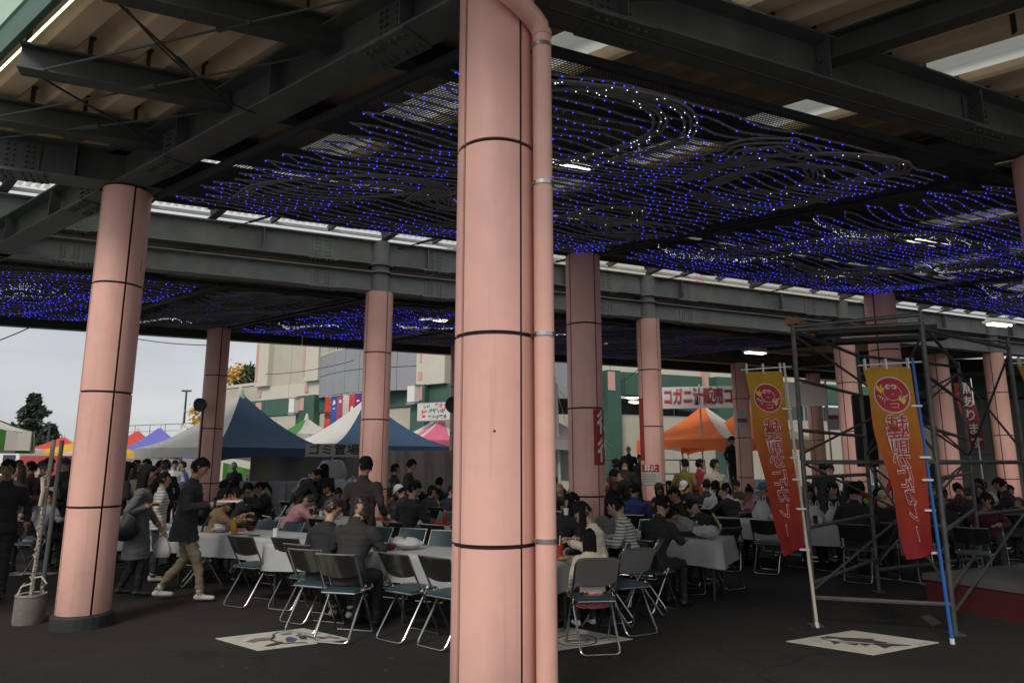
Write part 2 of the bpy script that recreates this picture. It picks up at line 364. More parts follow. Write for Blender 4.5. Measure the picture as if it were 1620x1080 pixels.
mural([(1244, 1014.5), (1382, 1036), (1485.5, 1016.5), (1349, 997.5)], 'white painted square with a long dark fish, beside the blue flag pole', [
    ('back_band', 0, ZR((365, 118), (430, 106), (560, 118), (880, 132), (900, 150), (1020, 165), (1010, 175), (850, 172), (600, 152), (520, 130), (420, 128)), 0),
    ('belly_outline', 0, ZR((365, 118), (400, 138), (480, 155), (620, 168), (800, 182), (980, 190), (1250, 200)), .013),
    ('front_fin', 0, ZR((460, 155), (500, 186), (560, 172)), 0),
    ('belly_fin', 0, ZR((610, 182), (720, 198), (740, 185)), 0),
    ('belly_fin', 0, ZR((750, 187), (800, 203), (860, 192)), 0),
    ('tail_fin', 0, ZR((880, 180), (1000, 228), (1080, 205), (1240, 200), (1000, 185)), 0)])
ZC = lambda *p: zp((860, 780), 4, p)
ring = lambda r: ZC(*[(210 + 130 * r * math.cos(a * .45), 935 + 36 * r * math.sin(a * .45)) for a in range(15)])
mural([(866, 1031), (1001, 1011), (898, 992), (790, 1008)], 'white painted square with a coiled creature, half hidden under the chair of the girl', [
    ('coil', 0, ring(1.), .02), ('coil', 1, ring(.6), .02), ('tail', 0, ZC((330, 935), (400, 915), (460, 920)), .02)])

# ================================================================== COLUMNS
def arc_panel(z0, z1, r=.25, th=.014, gap=.05, n=9):
    m = MB(); a0, a1 = gap, math.pi / 2 - gap
    m.lathe([(r - th, z0), (r, z0), (r, z1), (r - th, z1)], n=n, a0=a0, a1=a1)
    for e in (a0, a1):
        m.add([(q * math.cos(e), q * math.sin(e), z) for q in (r - th, r) for z in (z0, z1)], [(0, 1, 3, 2)])
    return m
RINGS = [(.14, 1.188), (1.212, 2.388), (2.412, 3.588), (3.612, 4.72)]
COLM = []
def make_column(label, loc, rz):
    t = thing('pink_column', label, 'column', loc, rz, 'pink tiled round columns')
    if not COLM:
        me = MB().lathe([(0, .02), (.237, .02), (.237, 4.73), (0, 4.73)], n=24).mesh('core', True); me.materials.append(JOINT); COLM.append(me)
        me = MB().lathe([(0, 0), (.282, 0), (.285, .12), (.275, .135), (0, .135)], n=24).mesh('plinth'); me.materials.append(mat('black_rubber_plinth', (.03, .03, .03), .75, var=.3, bump=.2)); COLM.append(me)
        for z0, z1 in RINGS:
            m = arc_panel(z0, z1); me = m.mesh('tile_panel')
            bm = bmesh.new(); bm.from_mesh(me); bmesh.ops.recalc_face_normals(bm, faces=bm.faces); bm.to_mesh(me); bm.free()
            for p in me.polygons: p.use_smooth = True
            me.set_sharp_from_angle(angle=R(30))
            me.materials.append(PINK); COLM.append(me)
    link('core', COLM[0], t); link('plinth', COLM[1], t)
    for k in range(4):
        for me in COLM[2:]: link('tile_panel', me, t, rz=k * math.pi / 2)
    return t
DRUM = MB().lathe([(.17, 0), (.17, .36)], n=20).lathe([(.24, .36), (.24, .385), (.17, .385)], n=20).lathe([(.17, .385), (.17, .5)], n=20)
DRUM.lathe([(.24, .5), (.24, .525), (.17, .525)], n=20).lathe([(.17, .525), (.17, .98), (0, .98)], n=20)
drum_me = DRUM.mesh('steel_drum', True); drum_me.set_sharp_from_angle(angle=R(38)); drum_me.materials.append(STEEL_LIT)
col_main = make_column('nearest pink column with the rain pipe, in the middle of the picture', (-.1, 4.05, 0), R(39))
pipe = MB()
pp = Vector((.29, -.16, 0))
pts = [Vector((-.02, -.34, 5.0)), Vector((-.02, -.34, 4.66)), Vector((0, -.345, 4.60)), Vector((.04, -.345, 4.55)), Vector((.14, -.29, 4.50)), Vector((.235, -.2, 4.45)), Vector((.275, -.17, 4.41)), Vector((.29, -.16, 4.34)), Vector((.29, -.16, .03))]
Rm = Matrix.Rotation(-R(39), 3, 'Z')
pipe.tube([Rm @ p for p in pts], [.062] * 3 + [.066] * 4 + [.06] * 2, n=18)
dp = pipe.build('downpipe', mat('pink_gloss_pipe', (.80, .445, .365), .2, var=.05, stain=((.4, .26, .2), .35, 3)), col_main, smooth=True)
for z in (.42, 1.23, 2.40, 3.34, 4.27):
    MB().lathe([(.0605, -.012), (.0665, -.012), (.0665, .012), (.0605, .012)], n=20).build('pipe_clip', CHROME, dp, True, Rm @ Vector((.29, -.16, z)))
    MB().bar((0, 0, 0), Rm @ Vector((-.1, .06, 0)), .02, .012).build('clip_arm', CHROME, dp, False, Rm @ Vector((.25, -.135, z)))
for z, r in ((4.60, .068), (4.36, .0655)):
    q = Rm @ (Vector((-.0, -.345, z)) if z > 4.5 else Vector((.29, -.16, z)))
    MB().lathe([(r - .004, -.02), (r, -.018), (r, .018), (r - .004, .02)], n=20).build('pipe_socket', MATS['pink_gloss_pipe'], dp, True, q)
sm_ = MB().prism([(-.008, 0), (.004, -.006), (.01, .004), (0, .012)], .001); sm_.v = [Vector((.2512 * math.cos(R(-129) + v.x / .25), .2512 * math.sin(R(-129) + v.x / .25), 1.83 + v.y)) for v in sm_.v]
sm_.build('scuff', JOINT, col_main)
colspec = [((-4.44, 7.32), 48, 'pink column on the left, with its black base beside the concrete weight'),
    ((-8.9, 10.5), 40, 'pink column cut by the left edge of the picture'), ((1.04, 9.5), 35, 'pink column right of the nearest one, with the red sign on its side'),
    ((5.42, 6.42), 40, 'pink column cut by the right edge, high above the scaffold'), ((6.62, 11.75), 38, 'pink column rising behind the middle flag, just under the lit net')]
for p, rz, lab in colspec: make_column(lab, (*p, 0), R(rz))
Qs = [Q0 + B2 * (LB * k) for k in (-1, 0, 1, 2, 3)]
labs = [None, 'pink column under the far double beam, in front of the second blue tent', 'pink column under the far beam with the white notice, left of the sales banner',
        'slender looking pink column seen between the scaffold posts, behind the left flag', 'pink column far right, behind the scaffold and the red streamer']
for q, lab in zip(Qs, labs):
    if lab is None: continue
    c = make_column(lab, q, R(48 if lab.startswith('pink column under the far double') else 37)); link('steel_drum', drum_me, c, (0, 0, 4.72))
for q, lab in ((Qs[1] + A2 * LA, 'dark shaded pink column beside the white tent, behind the walking man'), (Qs[2] + A2 * LA, 'pink column half hidden behind the nearest one, beyond the blue tents'),
               (Vector((7.17, 20.97, 0)), 'far pink column in front of the sales banner, with a small paper notice'), (at_y(1297, 23.5), 'far pink column right of the orange tents, behind the left flag'), (at_y(1505, 19.2), 'pink column deep on the right, left of the red streamer')):
    make_column(lab, q, R(40))

# ================================================================== NEAR CANOPY ROOF
ZB = 4.74
roof = thing('canopy_roof', 'near steel canopy roof with tan ribbed deck and green fascia', 'canopy roof', (0, 0, 0))
def beam(a, b, z, h, w=.3, nm='beam', m=STEEL, par=roof, stiff=None, bolts=None):
    a, b = Vector(a), Vector(b); a.z = b.z = z
    o = MB().ibeam(a, b, w, h).build(nm, m, par)
    d = (b - a).normalized(); Lq = (b - a).length; sd = d.cross(Vector((0, 0, 1)))
    if stiff:
        m2 = MB(); x = stiff * .5
        while x < Lq:
            for sgn in (-1, 1):
                m2.bar(a + d * x + sd * (sgn * w * .27) + Vector((0, 0, .03)), a + d * x + sd * (sgn * w * .27) + Vector((0, 0, h - .03)), w * .42, .014, up=sd if False else d)
            x += stiff
        s = m2.build('stiffener_plate', m, o)
    if bolts:
        for x in bolts:
            if not 0 < x < Lq: continue
            m3 = MB(); mB = MB()
            for sgn in (-1, 1):
                m3.bar(a + d * (x - .19) + sd * (sgn * .016) + Vector((0, 0, h / 2)), a + d * (x + .19) + sd * (sgn * .016) + Vector((0, 0, h / 2)), .012, h - .1, 0)
                for dx in (-.12, -.06, .06, .12):
                    for k in range(5):
                        p = a + d * (x + dx) + sd * (sgn * .022) + Vector((0, 0, .09 + k * (h - .18) / 4))
                        mB.tube([p, p + sd * sgn * .022], .014, n=6)
            m3.bar(a + d * (x - .26) - Vector((0, 0, .007)), a + d * (x + .26) - Vector((0, 0, .007)), w, .014)
            for dx in (-.2, -.13, -.06, .06, .13, .2):
                for dy in (-.1, -.055, .055, .1):
                    p = a + d * (x + dx) + sd * dy - Vector((0, 0, .014)); mB.tube([p, p - Vector((0, 0, .02))], .015, n=6)
            m3.build('splice_plate', m, o); mB.build('bolts', m, o, kind='stuff')
    return o
beam(L(0, -.02), L(0, 3 * LA), ZB, .42, stiff=1.6, bolts=[1.0, LA - .95, LA + 1.0, 2 * LA - 1])
beam(L(-.02, 0), L(3.2 * LB, 0), ZB, .42, stiff=1.96, bolts=[.95, LB - .9, LB + .9])
beam(L(-3.4, LA), L(3.2 * LB, LA), ZB, .42, stiff=1.96, bolts=[2.4, 4.4])
beam(L(LB, .16), L(LB, LA - .16), ZB + .03, .36, .25)
for t in (0.06, 1.6, 3.2, 4.55):                            # purlins out to the fascia and across the bay
    a = L(-1.70, t); b = L(-.02, t)
    beam(a + NB * 0, b, 4.97, .24, .16, 'purlin', STEEL_D)
    if t > .5: beam(L(.05, t), L(2 * LB, t), 4.97, .24, .16, 'purlin', STEEL_D)
for s in (LB * .5, LB, LB * 1.5, 2 * LB, 2.5 * LB):
    beam(L(s, -2.62), L(s, -.02), 4.95, .24, .16, 'purlin', STEEL_D)
clip = MB()
PIT = .46; ribs = {}
SK = (1.7, 4.62, 7.5, 10.2, 13.0)                         # translucent ribs let the daylight in
s = -1.66
prof = [(0, .15), (.05, .15), (.105, .03), (.135, 0), (.335, 0), (.365, .03), (.42, .15), (PIT, .15)]
k = 0
while s < 15.5:
    light = any(abs(s + PIT / 2 - x) < PIT * .55 for x in SK)
    sk = round(s, 2)
    t0, t1 = -2.62 if s < LB else -LA - 1.9, LA - .02 if s > -.1 else LA + 1.3  # unseen front overhang deepened and a right bay added, both for shade
    m = MB(); org = L(s, 0, 5.27)
    for (a, za), (b, zb) in zip(prof, prof[1:]):
        q = [L(s + a, t0, 5.27 + za), L(s + b, t0, 5.27 + zb), L(s + b, t1, 5.27 + zb), L(s + a, t1, 5.27 + za)]
        m.add(q + [p + Vector((0, 0, .006)) for p in q], [(0, 1, 2, 3), (7, 6, 5, 4)])
    o = m.build('deck_panel', POLY if light else DECK, roof, fix=False)
    for t in (1.6, 3.2, 4.55):
        if s < -.1: clip.bar(L(s, t, 5.2), L(s, t, 5.43), .05, .012, up=(1, 0, 0)); clip.tube([L(s + .02, t, 5.4), L(s + .02, t, 5.46)], .02, n=6)
    if s > 0:
        for t in (0, -.9, -1.8): clip.bar(L(s, t, 5.15), L(s, t, 5.43), .05, .012, up=(1, 0, 0))
    s += PIT; k += 1
clip.build('deck_clips', STEEL_D, roof, kind='stuff')
for a, b in (((-.05, .15), (-1.55, 3.1)), ((-1.55, 1.7), (-.05, 3.15)), ((-.05, 1.7), (-1.55, 4.5)), ((-1.55, 3.25), (-.05, 4.5)), ((-.05, 3.25), (-1.5, 5.3)), ((1.0, -.05), (2.8, -1.6)), ((3.1, -1.6), (5.7, -.05)), ((2.95, -.1), (3.0, -1.7)), ((6, -.1), (8.7, -1.6))):
    p, q = L(*a, 4.98), L(*b, 4.98); mid = p.lerp(q, .5)
    o = MB().tube([p, q], .011, n=6).build('brace_rod', STEEL_D, roof)
    MB().tube([p.lerp(q, .46), p.lerp(q, .54)], .022, n=8).build('turnbuckle', STEEL_D, o)
fo = 1.52
def fascia(a, b, side, n):
    a, b = Vector(a), Vector(b); d = (b - a) / n
    for i in range(n):
        p, q = a + d * i + d.normalized() * .006, a + d * (i + 1) - d.normalized() * .006
        MB().bar(p + Vector((0, 0, 5.34)), q + Vector((0, 0, 5.34)), .05, .26).build('fascia_board', GREEN_F, roof)
        MB().bar(p + Vector((0, 0, 5.96)) + side * .02, q + Vector((0, 0, 5.96)) + side * .02, .04, .94).build('fascia_panel', MINT, roof)
fascia(P0 + NA * fo + A2 * -3.3, P0 + NA * fo + A2 * 9.4, NA, 6)
fascia(L(-2.4, 0) - NB * 2.34, L(LB - .05, 0) - NB * 2.34, -NB, 4); fascia(L(LB - .05, -2.7), L(LB - .05, -LA - 1.9), NA, 3); fascia(L(LB, -LA - 1.95), L(16, -LA - 1.95), -NB, 5)  # roof edges out of view, set forward so the roof shades more
beam(L(LB, -.16), L(LB, -LA - 1.7), ZB, .42, stiff=1.6); beam(L(LB, -LA), L(3 * LB, -LA), ZB, .42); beam(L(2 * LB, -.16), L(2 * LB, -LA - 1.7), ZB, .42)  # beams of the unseen bay added to darken the right side
for q, lab in ((L(LB, -LA), 'added pink column beside the camera, far out of the picture on the right'), (L(2 * LB, -LA), 'added pink column standing out of the picture, farthest right of all')): make_column(lab, q, R(40))  # unseen columns carrying the added bay
MB().bar(P0 + NA * (fo - .075) + A2 * -2 + Vector((0, 0, 5.225)), P0 + NA * (fo - .075) + A2 * 9 + Vector((0, 0, 5.225)), .016, .012).build('light_strip', mat('lit_strip', (.9, .88, .75), .4, var=0, emit=((1, .94, .72), 1.6)), roof)

# ================================================================== ROOF LIGHT BETWEEN THE TWO CANOPIES
rl = thing('roof_light', 'sloping strip of milky roof sheets on steel rafters between the two canopies', 'roof light', (0, 0, 0))
gapv = (L(0, LA) - Q0); dist = abs(gapv.dot(NB)); run = dist / abs(A2.dot(NB))
def S(s, u, z): return Q0 + B2 * s - A2 * (run * u) + Vector((0, 0, z + 1.15 * u))
k0, k1 = -11, 22
for k in range(k0, k1):
    s = k * .98
    big = k % 3 == 0
    a, b = S(s, 0, 5.76), S(s, 1, 5.76)
    if big: MB().ibeam(a - Vector((0, 0, .05)), b - Vector((0, 0, .05)), .13, .2, .014).build('rafter', STEEL, rl)
    else: MB().bar(a + Vector((0, 0, .08)), b + Vector((0, 0, .08)), .05, .1).build('glazing_bar', STEEL, rl)
    q = [S(s + .02, -.02, 5.93), S(s + .96, -.02, 5.93), S(s + .96, 1, 5.93), S(s + .02, 1, 5.93)]
    m = MB()
    nn = 8
    for i in range(nn):                                     # shallow corrugation across the slope
        f = lambda j: [q[0].lerp(q[1], j / nn), q[3].lerp(q[2], j / nn)]
        (a1, b1), (a2, b2) = f(i), f(i + 1); mid1, mid2 = a1.lerp(a2, .5) + Vector((0, 0, .03)), b1.lerp(b2, .5) + Vector((0, 0, .03))
        m.add([a1, mid1, mid2, b1, a2, b2], [(0, 1, 2, 3), (1, 4, 5, 2)])
    m.build('roof_sheet', POLY, rl, fix=False)
    MB().bar(S(s + .03, .01, 5.8), S(s + .95, .01, 5.8), .05, .05).build('edge_angle', WHITE, rl)
for k in range(-3, 6):
    a, b = S(k * 2.94 + .3, .0, 5.62), S(k * 2.94 + 2.2, .62, 5.72); o = MB().tube([a, b], .012, n=6).build('brace_rod', STEEL_D, rl)
    MB().tube([a.lerp(b, .1), a.lerp(b, .2)], .024, n=6).build('turnbuckle', STEEL_D, o)

# ================================================================== FAR CANOPY ROOF
fr = thing('canopy_roof', 'far steel canopy roof carried on the double beam, behind the roof light', 'canopy roof', (0, 0, 0))
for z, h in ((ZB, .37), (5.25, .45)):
    beam(Q0 - B2 * 2.1 * LB, Q0 + B2 * 4 * LB, z, h, .26, par=fr, m=STEEL_LIT, stiff=2.95 if z > 5 else None, bolts=[2.1 * LB + x for x in (-LB + 1, -1.05, 1.05, LB - 1.05, LB + 1.05, 2 * LB - 1.05, 2 * LB + 1)])
beam(Q0 - B2 * 2.1 * LB + A2 * LA, Q0 + B2 * 4 * LB + A2 * LA, ZB, .42, .26, par=fr)
for k in range(-2, 4):
    beam(Q0 + B2 * LB * k + A2 * .2, Q0 + B2 * LB * k + A2 * (LA - .2), ZB + .02, .36, .22, par=fr, m=STEEL_D)
    beam(Q0 + B2 * LB * (k + .5) + A2 * .2, Q0 + B2 * LB * (k + .5) + A2 * (LA - .2), 5.0, .22, .14, 'purlin', STEEL_D, fr)
for i in range(17):
    s0 = -2.1 * LB + i * 2.12
    q = [Q0 + B2 * s0 + A2 * .12, Q0 + B2 * (s0 + 2.1) + A2 * .12, Q0 + B2 * (s0 + 2.1) + A2 * (LA + 1.), Q0 + B2 * s0 + A2 * (LA + 1.)]
    MB().add([p + Vector((0, 0, z)) for z in (5.28, 5.34) for p in q], [(0, 1, 2, 3), (7, 6, 5, 4), (0, 4, 5, 1), (1, 5, 6, 2), (2, 6, 7, 3), (3, 7, 4, 0)]).build('deck_panel', DECK, fr)
    a, b = q[3] + Vector((0, 0, 4.78)), q[2] + Vector((0, 0, 4.78))
    MB().bar(a, b, .2, .38).build('gutter_board', mat('dark_gutter', (.03, .035, .034), .5), fr)
    MB().bar(a + Vector((0, 0, .6)) + NB * .05, b + Vector((0, 0, .6)) + NB * .05, .06, .8).build('fascia_board', GREEN_F, fr)
# cables slung under the canopies
CABLE = mat('black_cable', (.02, .02, .02), .6)
def cable(p, q, sag, r, label, seg=14):
    p, q = Vector(p), Vector(q)
    o = MB().tube([p.lerp(q, i / seg) - Vector((0, 0, sag * 4 * (i / seg) * (1 - i / seg))) for i in range(seg + 1)], r, n=5).build('cable', CABLE)
    return tag(o, label, 'cable', 'cables slung between columns and tents')
def P3(px, py, Y): p = at_y(px, Y, z_of(py, Y)); p.z = z_of(py, Y); return p
for i in range(4):                                          # deep roof joining the far canopy to the shop front on the right
    s0 = 3.9 * LB + i * 2.0; e1 = Q0 + A2 * (LA + 1.02); q = [e1 + B2 * s0, e1 + B2 * (s0 + 1.97), e1 + B2 * (s0 + 1.97) + NB * 3, e1 + B2 * s0 + NB * 3]
    MB().add([p + Vector((0, 0, z)) for z in (5.0, 5.06) for p in q], [(0, 1, 2, 3), (7, 6, 5, 4), (0, 4, 5, 1), (1, 5, 6, 2), (2, 6, 7, 3), (3, 7, 4, 0)]).build('deck_panel', DECK, fr)
cable(L(.3, -.1, 4.70), L(LB - .3, -.1, 4.70), .05, .011, 'black cable clipped along the beam running right from the nearest column')
cable(L(.2, .6, 5.0), L(.1, 4.4, 5.0), .09, .009, 'black cable sagging along the beam between the nearest and left columns')
cable(L(-1.5, 1.7, 4.96), L(-.1, 2.6, 4.72), .12, .008, 'loose black cable hanging from the purlins at the upper left')
cable(P3(-20, 545, 13), P3(60, 512, 15), .02, .012, 'short black cable rising to the canopy edge at the far left')
cable(P3(205, 534, 14.5), P3(332, 546, 15.2), .04, .01, 'black cable sagging between the left column and the dark column')
cable(P3(236, 315, 7.35), P3(222, 430, 7.3), .0, .005, 'thin wire hanging down the right side of the left column')
cable(P3(420, 592, 24), P3(560, 570, 22), .1, .012, 'thin wire crossing in front of the cream building at window height')
cable(P3(980, 606, 20), P3(1035, 560, 16), .05, .01, 'thin wire climbing from the green band to the canopy between two columns')
# ================================================================== LED NETS UNDER THE CANOPIES
def net(label, org, s0, s1, t0, t1, z, pitch, nrope, amount, white, seed, motifs=(), extra=(), rgr=.011, bulb=.0062, cut=None, ragged=0.):
    rnd = random.Random(seed)
    root = thing('light_net', label, 'light net', (0, 0, 0), 0, 'nets of blue lights under the canopies')
    def P(s, t, dz=0.):
        u, v = (s - s0) / (s1 - s0), (t - t0) / (t1 - t0)
        sag = -.07 * math.sin(math.pi * min(1, max(0, u)) * 3) ** 2 * math.sin(math.pi * min(1, max(0, v)) * 2) ** 2
        return org + B2 * s + A2 * t + Vector((0, 0, z + sag + dz))
    m = MB(); w = pitch * .4
    ns, nt = int((s1 - s0) / pitch), int((t1 - t0) / pitch); q = 6
    for i in range(ns + 1):
        s = s0 + (s1 - s0) * i / ns
        for k in range(q):
            ta, tb = t0 + (t1 - t0) * k / q, t0 + (t1 - t0) * (k + 1) / q
            m.add([P(s - w / 2, ta), P(s + w / 2, ta), P(s + w / 2, tb), P(s - w / 2, tb)], [(0, 1, 2, 3)])
    for i in range(nt + 1):
        t = t0 + (t1 - t0) * i / nt
        for k in range(q):
            sa, sb = s0 + (s1 - s0) * k / q, s0 + (s1 - s0) * (k + 1) / q
            m.add([P(sa, t - w / 2, .004), P(sb, t - w / 2, .004), P(sb, t + w / 2, .004), P(sa, t + w / 2, .004)], [(0, 1, 2, 3)])
    m.build('netting', NETM, root, kind='stuff', fix=False)
    for a, b in (((s0, t0), (s1, t0)), ((s1, t0), (s1, t1)), ((s1, t1), (s0, t1)), ((s0, t1), (s0, t0))):
        MB().bar(P(*a, .03), P(*b, .03), .05, .07).build('edge_bar', BLACK, root)
    blue, dim, whi = MB(), MB(), MB()
    OCT = [(1, 0, 0), (-1, 0, 0), (0, 1, 0), (0, -1, 0), (0, 0, 1), (0, 0, -1)]
    OF = [(0, 2, 4), (2, 1, 4), (1, 3, 4), (3, 0, 4), (2, 0, 5), (1, 2, 5), (3, 1, 5), (0, 3, 5)]
    def led(mb, p, r): mb.add([p + Vector(o) * r for o in OCT], OF)
    dt = (t1 - t0 - .3) / nrope
    ph = rnd.random() * 9
    def wave(s, t):
        return .16 * math.sin(s * .9 + t * .7 + ph) * math.sin(t * 1.1 + ph) + .05 * math.sin(s * 2.3 + t * 1.7) + .02 * math.sin(s * 6.1 + t * 3)
    for i in range(nrope):                                  # hairpin loops of rope light
        t = t0 + .15 + dt * (i + .5); gap = dt * .27
        a = s0 + .1 + rnd.random() * .25; b = s1 - .1 - rnd.random() * .25
        brk = []
        if ragged and rnd.random() < ragged:
            c = a + (b - a) * rnd.uniform(.3, .7); brk = [(a, c - .1), (c + .1, b)]
        else: brk = [(a, b)]
        for (a, b) in brk:
            n = max(6, int((b - a) / .16)); up, dn = [], []
            for k in range(n + 1):
                s = a + (b - a) * k / n; e = min(1, (s - a) / .12, 1)
                up.append((s, t + gap * e + wave(s, t))); dn.append((s, t - gap * e + wave(s, t - .1) * .9))
            path = dn[::-1] + [(a - gap * .6, t + wave(a, t))] + up
            P3d = [P(s, q2, -.02 + .008 * math.sin(s * 9 + q2 * 5)) for s, q2 in path]
            MB().tube(P3d, rgr, n=5).build('rope_light', ROPE, root)
            acc = 0; nxt = .05; live = rnd.random() < amount
            for u, v in zip(P3d, P3d[1:]):
                Ls = (v - u).length
                while nxt < acc + Ls:
                    p = u.lerp(v, (nxt - acc) / Ls) + Vector((rnd.gauss(0, .004), rnd.gauss(0, .004), -rgr * 1.1))
                    x = rnd.random()
                    if live and x < .52: led(blue, p, bulb * rnd.uniform(.75, 1.15))
                    elif x < .7 * (amount + .2): led(dim, p, bulb * .7)
                    nxt += .088
                acc += Ls
    for path, k2, r2, wl in extra:                          # thick doubled rope figures, surveyed on the photograph
        for j in range(k2):
            P3d = [at_z(x, y, z - .05) + B2 * (.032 * j) - A2 * (.03 * j) for x, y in path]
            sm = []
            for q in range(len(P3d) - 1):
                p0, p1, p2, p3 = P3d[max(q - 1, 0)], P3d[q], P3d[q + 1], P3d[min(q + 2, len(P3d) - 1)]
                for e in range(6): u = e / 6; sm.append(.5 * ((2 * p1) + (p2 - p0) * u + (2 * p0 - 5 * p1 + 4 * p2 - p3) * u * u + (3 * p1 - p0 - 3 * p2 + p3) * u ** 3) + Vector((rnd.gauss(0, .004), rnd.gauss(0, .004), 0)))
            MB().tube(sm, r2, n=6).build('rope_light', ROPE, root)
            if wl:
                for u, v in zip(sm, sm[1:]):
                    if rnd.random() < wl: led(whi, u.lerp(v, rnd.random()) - Vector((0, 0, r2 * 1.1)), bulb * .75)
    for (kind, cs, ct, rs, rt, turns, rot) in motifs:        # fish and whale outlines of doubled rope
        for j in range(turns):
            pts = []; f = 1 - j / (turns + .6); n = 34
            for k in range(n + 1):
                a = 2 * math.pi * k / n * (.93 if kind != 'S' else 1)
                if kind == 'S': x, y = (k / n * 2 - 1) * f, .55 * math.sin(k / n * math.pi * 1.7 + .4) + .12 * j
                elif kind == 'F':
                    x = math.cos(a) * f * (1 + .25 * math.cos(2 * a)); y = math.sin(a) * f * (.8 + .3 * math.cos(a)) + .08 * math.sin(3 * a + j)
                else: x, y = math.cos(a) * f + .06 * math.sin(5 * a + j), math.sin(a) * f + .05 * math.cos(4 * a)
                c_, s_ = math.cos(rot), math.sin(rot)
                pts.append(P(cs + (x * c_ - y * s_) * rs + rnd.gauss(0, .008), ct + (x * s_ + y * c_) * rt + rnd.gauss(0, .008), -.035 - .008 * (j % 3)))
            MB().tube(pts, rgr * 1.15, n=5).build('rope_light', ROPE, root)
            if kind == 'S' or rnd.random() < white:
                for u, v in zip(pts, pts[1:]):
                    for e in (0, .5):
                        if rnd.random() < .42: led(whi, u.lerp(v, e) - Vector((0, 0, rgr * 1.2)), bulb * .55)
    if blue.v: blue.build('led_bulbs', LED_B, root, kind='stuff', fix=False)
    if dim.v: dim.build('dim_led_bulbs', LED_B2, root, kind='stuff', fix=False)
    if whi.v: whi.build('white_led_bulbs', LED_W, root, kind='stuff', fix=False)
    return root
ZN = 4.63
net('large light net over the nearest tables, with swirling fish outlines of grey tube', P0, .3, LB - .06, .34, LA - .1, ZN, .03, 19, .85, .12, 3,
    [('O', 2.6, 3.55, .45, .35, 5, 0), ('F', 4.7, 3.6, .6, .4, 6, 0), ('O', 3.6, 1.0, .5, .4, 4, .3)],
    extra=[([(800, 148), (900, 142), (980, 155), (1028, 178), (1030, 205), (990, 228), (920, 246), (868, 262)], 3, .014, .3), ([(860, 128), (960, 140), (1050, 162), (1082, 190), (1070, 222), (1000, 245), (920, 262)], 3, .014, .25),
        ([(1075, 285), (1130, 258), (1230, 245), (1330, 246), (1400, 258), (1395, 275), (1330, 290), (1290, 310), (1215, 330), (1130, 322), (1085, 302)], 5, .015, .03), ([(1110, 295), (1180, 268), (1260, 262), (1275, 285), (1220, 305), (1160, 300)], 4, .014, .03), ([(1260, 262), (1330, 268), (1360, 280), (1300, 290)], 3, .014, 0),
        ([(370, 312), (400, 292), (480, 282), (580, 278), (660, 288), (690, 305), (660, 318)], 4, .014, 0), ([(420, 305), (500, 292), (600, 292), (640, 305), (560, 312), (480, 312)], 4, .014, 0), ([(640, 318), (670, 300), (695, 318), (690, 335)], 4, .014, .0), ([(880, 345), (940, 328), (1000, 335), (980, 352), (900, 356)], 4, .014, .1)])
net('light net right of the black seam, brightest rows of blue above the scaffold', P0, LB + .06, 2 * LB - .06, .34, LA - .1, ZN, .03, 20, .95, .35, 5,
    [('S', LB + 1.7, 2.2, 1.5, .5, 4, .1), ('S', LB + .9, 4.1, .9, .4, 3, .2), ('F', LB + 3.4, 4.2, 1.2, .4, 6, .2), ('S', LB + 4.6, 3.0, 1.0, .4, 4, 0)],
    extra=[([(1090, 405), (1120, 392), (1200, 390), (1290, 378), (1350, 370)], 3, .014, .5), ([(1110, 410), (1180, 412), (1260, 398), (1330, 385)], 3, .014, .4), ([(1270, 440), (1400, 432), (1500, 425), (1560, 412)], 6, .015, .02)])
net('light net at the far right end of the near canopy', P0, 2 * LB + .06, 3 * LB - .06, .34, LA - .1, ZN, .06, 15, .9, .5, 8, [('S', 2 * LB + 1.5, 3.6, 1.4, .5, 4, .1)])
net('light net with crowded blue dots at the far left behind the left column', Q0, -2 * LB + .1, -LB - .05, .5, LA + .2, 4.7, .06, 14, .95, .7, 11, [('O', -9.5, 2.5, .9, .9, 4, .3)], bulb=.0078)
net('light net with crowded blue dots on both sides of the left column', Q0, -LB + .05, -LB * .42, .5, LA + .2, 4.7, .06, 14, .95, .5, 12, [('O', -4.9, 2.4, .7, .9, 4, .3)], bulb=.0078)
net('mostly unlit light net above the garbage tent, with a small white pattern', Q0, -LB * .42 + .08, -.1, .5, LA + .2, 4.7, .06, 22, .0, .9, 13, [('S', -1.9, 4.2, .7, .5, 4, .2)], bulb=.0078)
net('light net behind the nearest column, blue on its left side', Q0, .1, LB * .62, .5, LA + .2, 4.7, .06, 13, .8, .8, 14, [('S', .9, 3.6, .6, .5, 3, .2), ('S', 2.9, 2.6, .7, .5, 3, .2)], bulb=.0078)
net('dark unlit light net over the sales banner side', Q0, LB * .62 + .08, 2 * LB - .1, .5, LA + .2, 4.7, .06, 20, .06, .8, 15, [('S', 5.2, 2.2, .7, .5, 3, .2), ('F', 7.4, 3, 1, .6, 5, 0)], bulb=.0078)

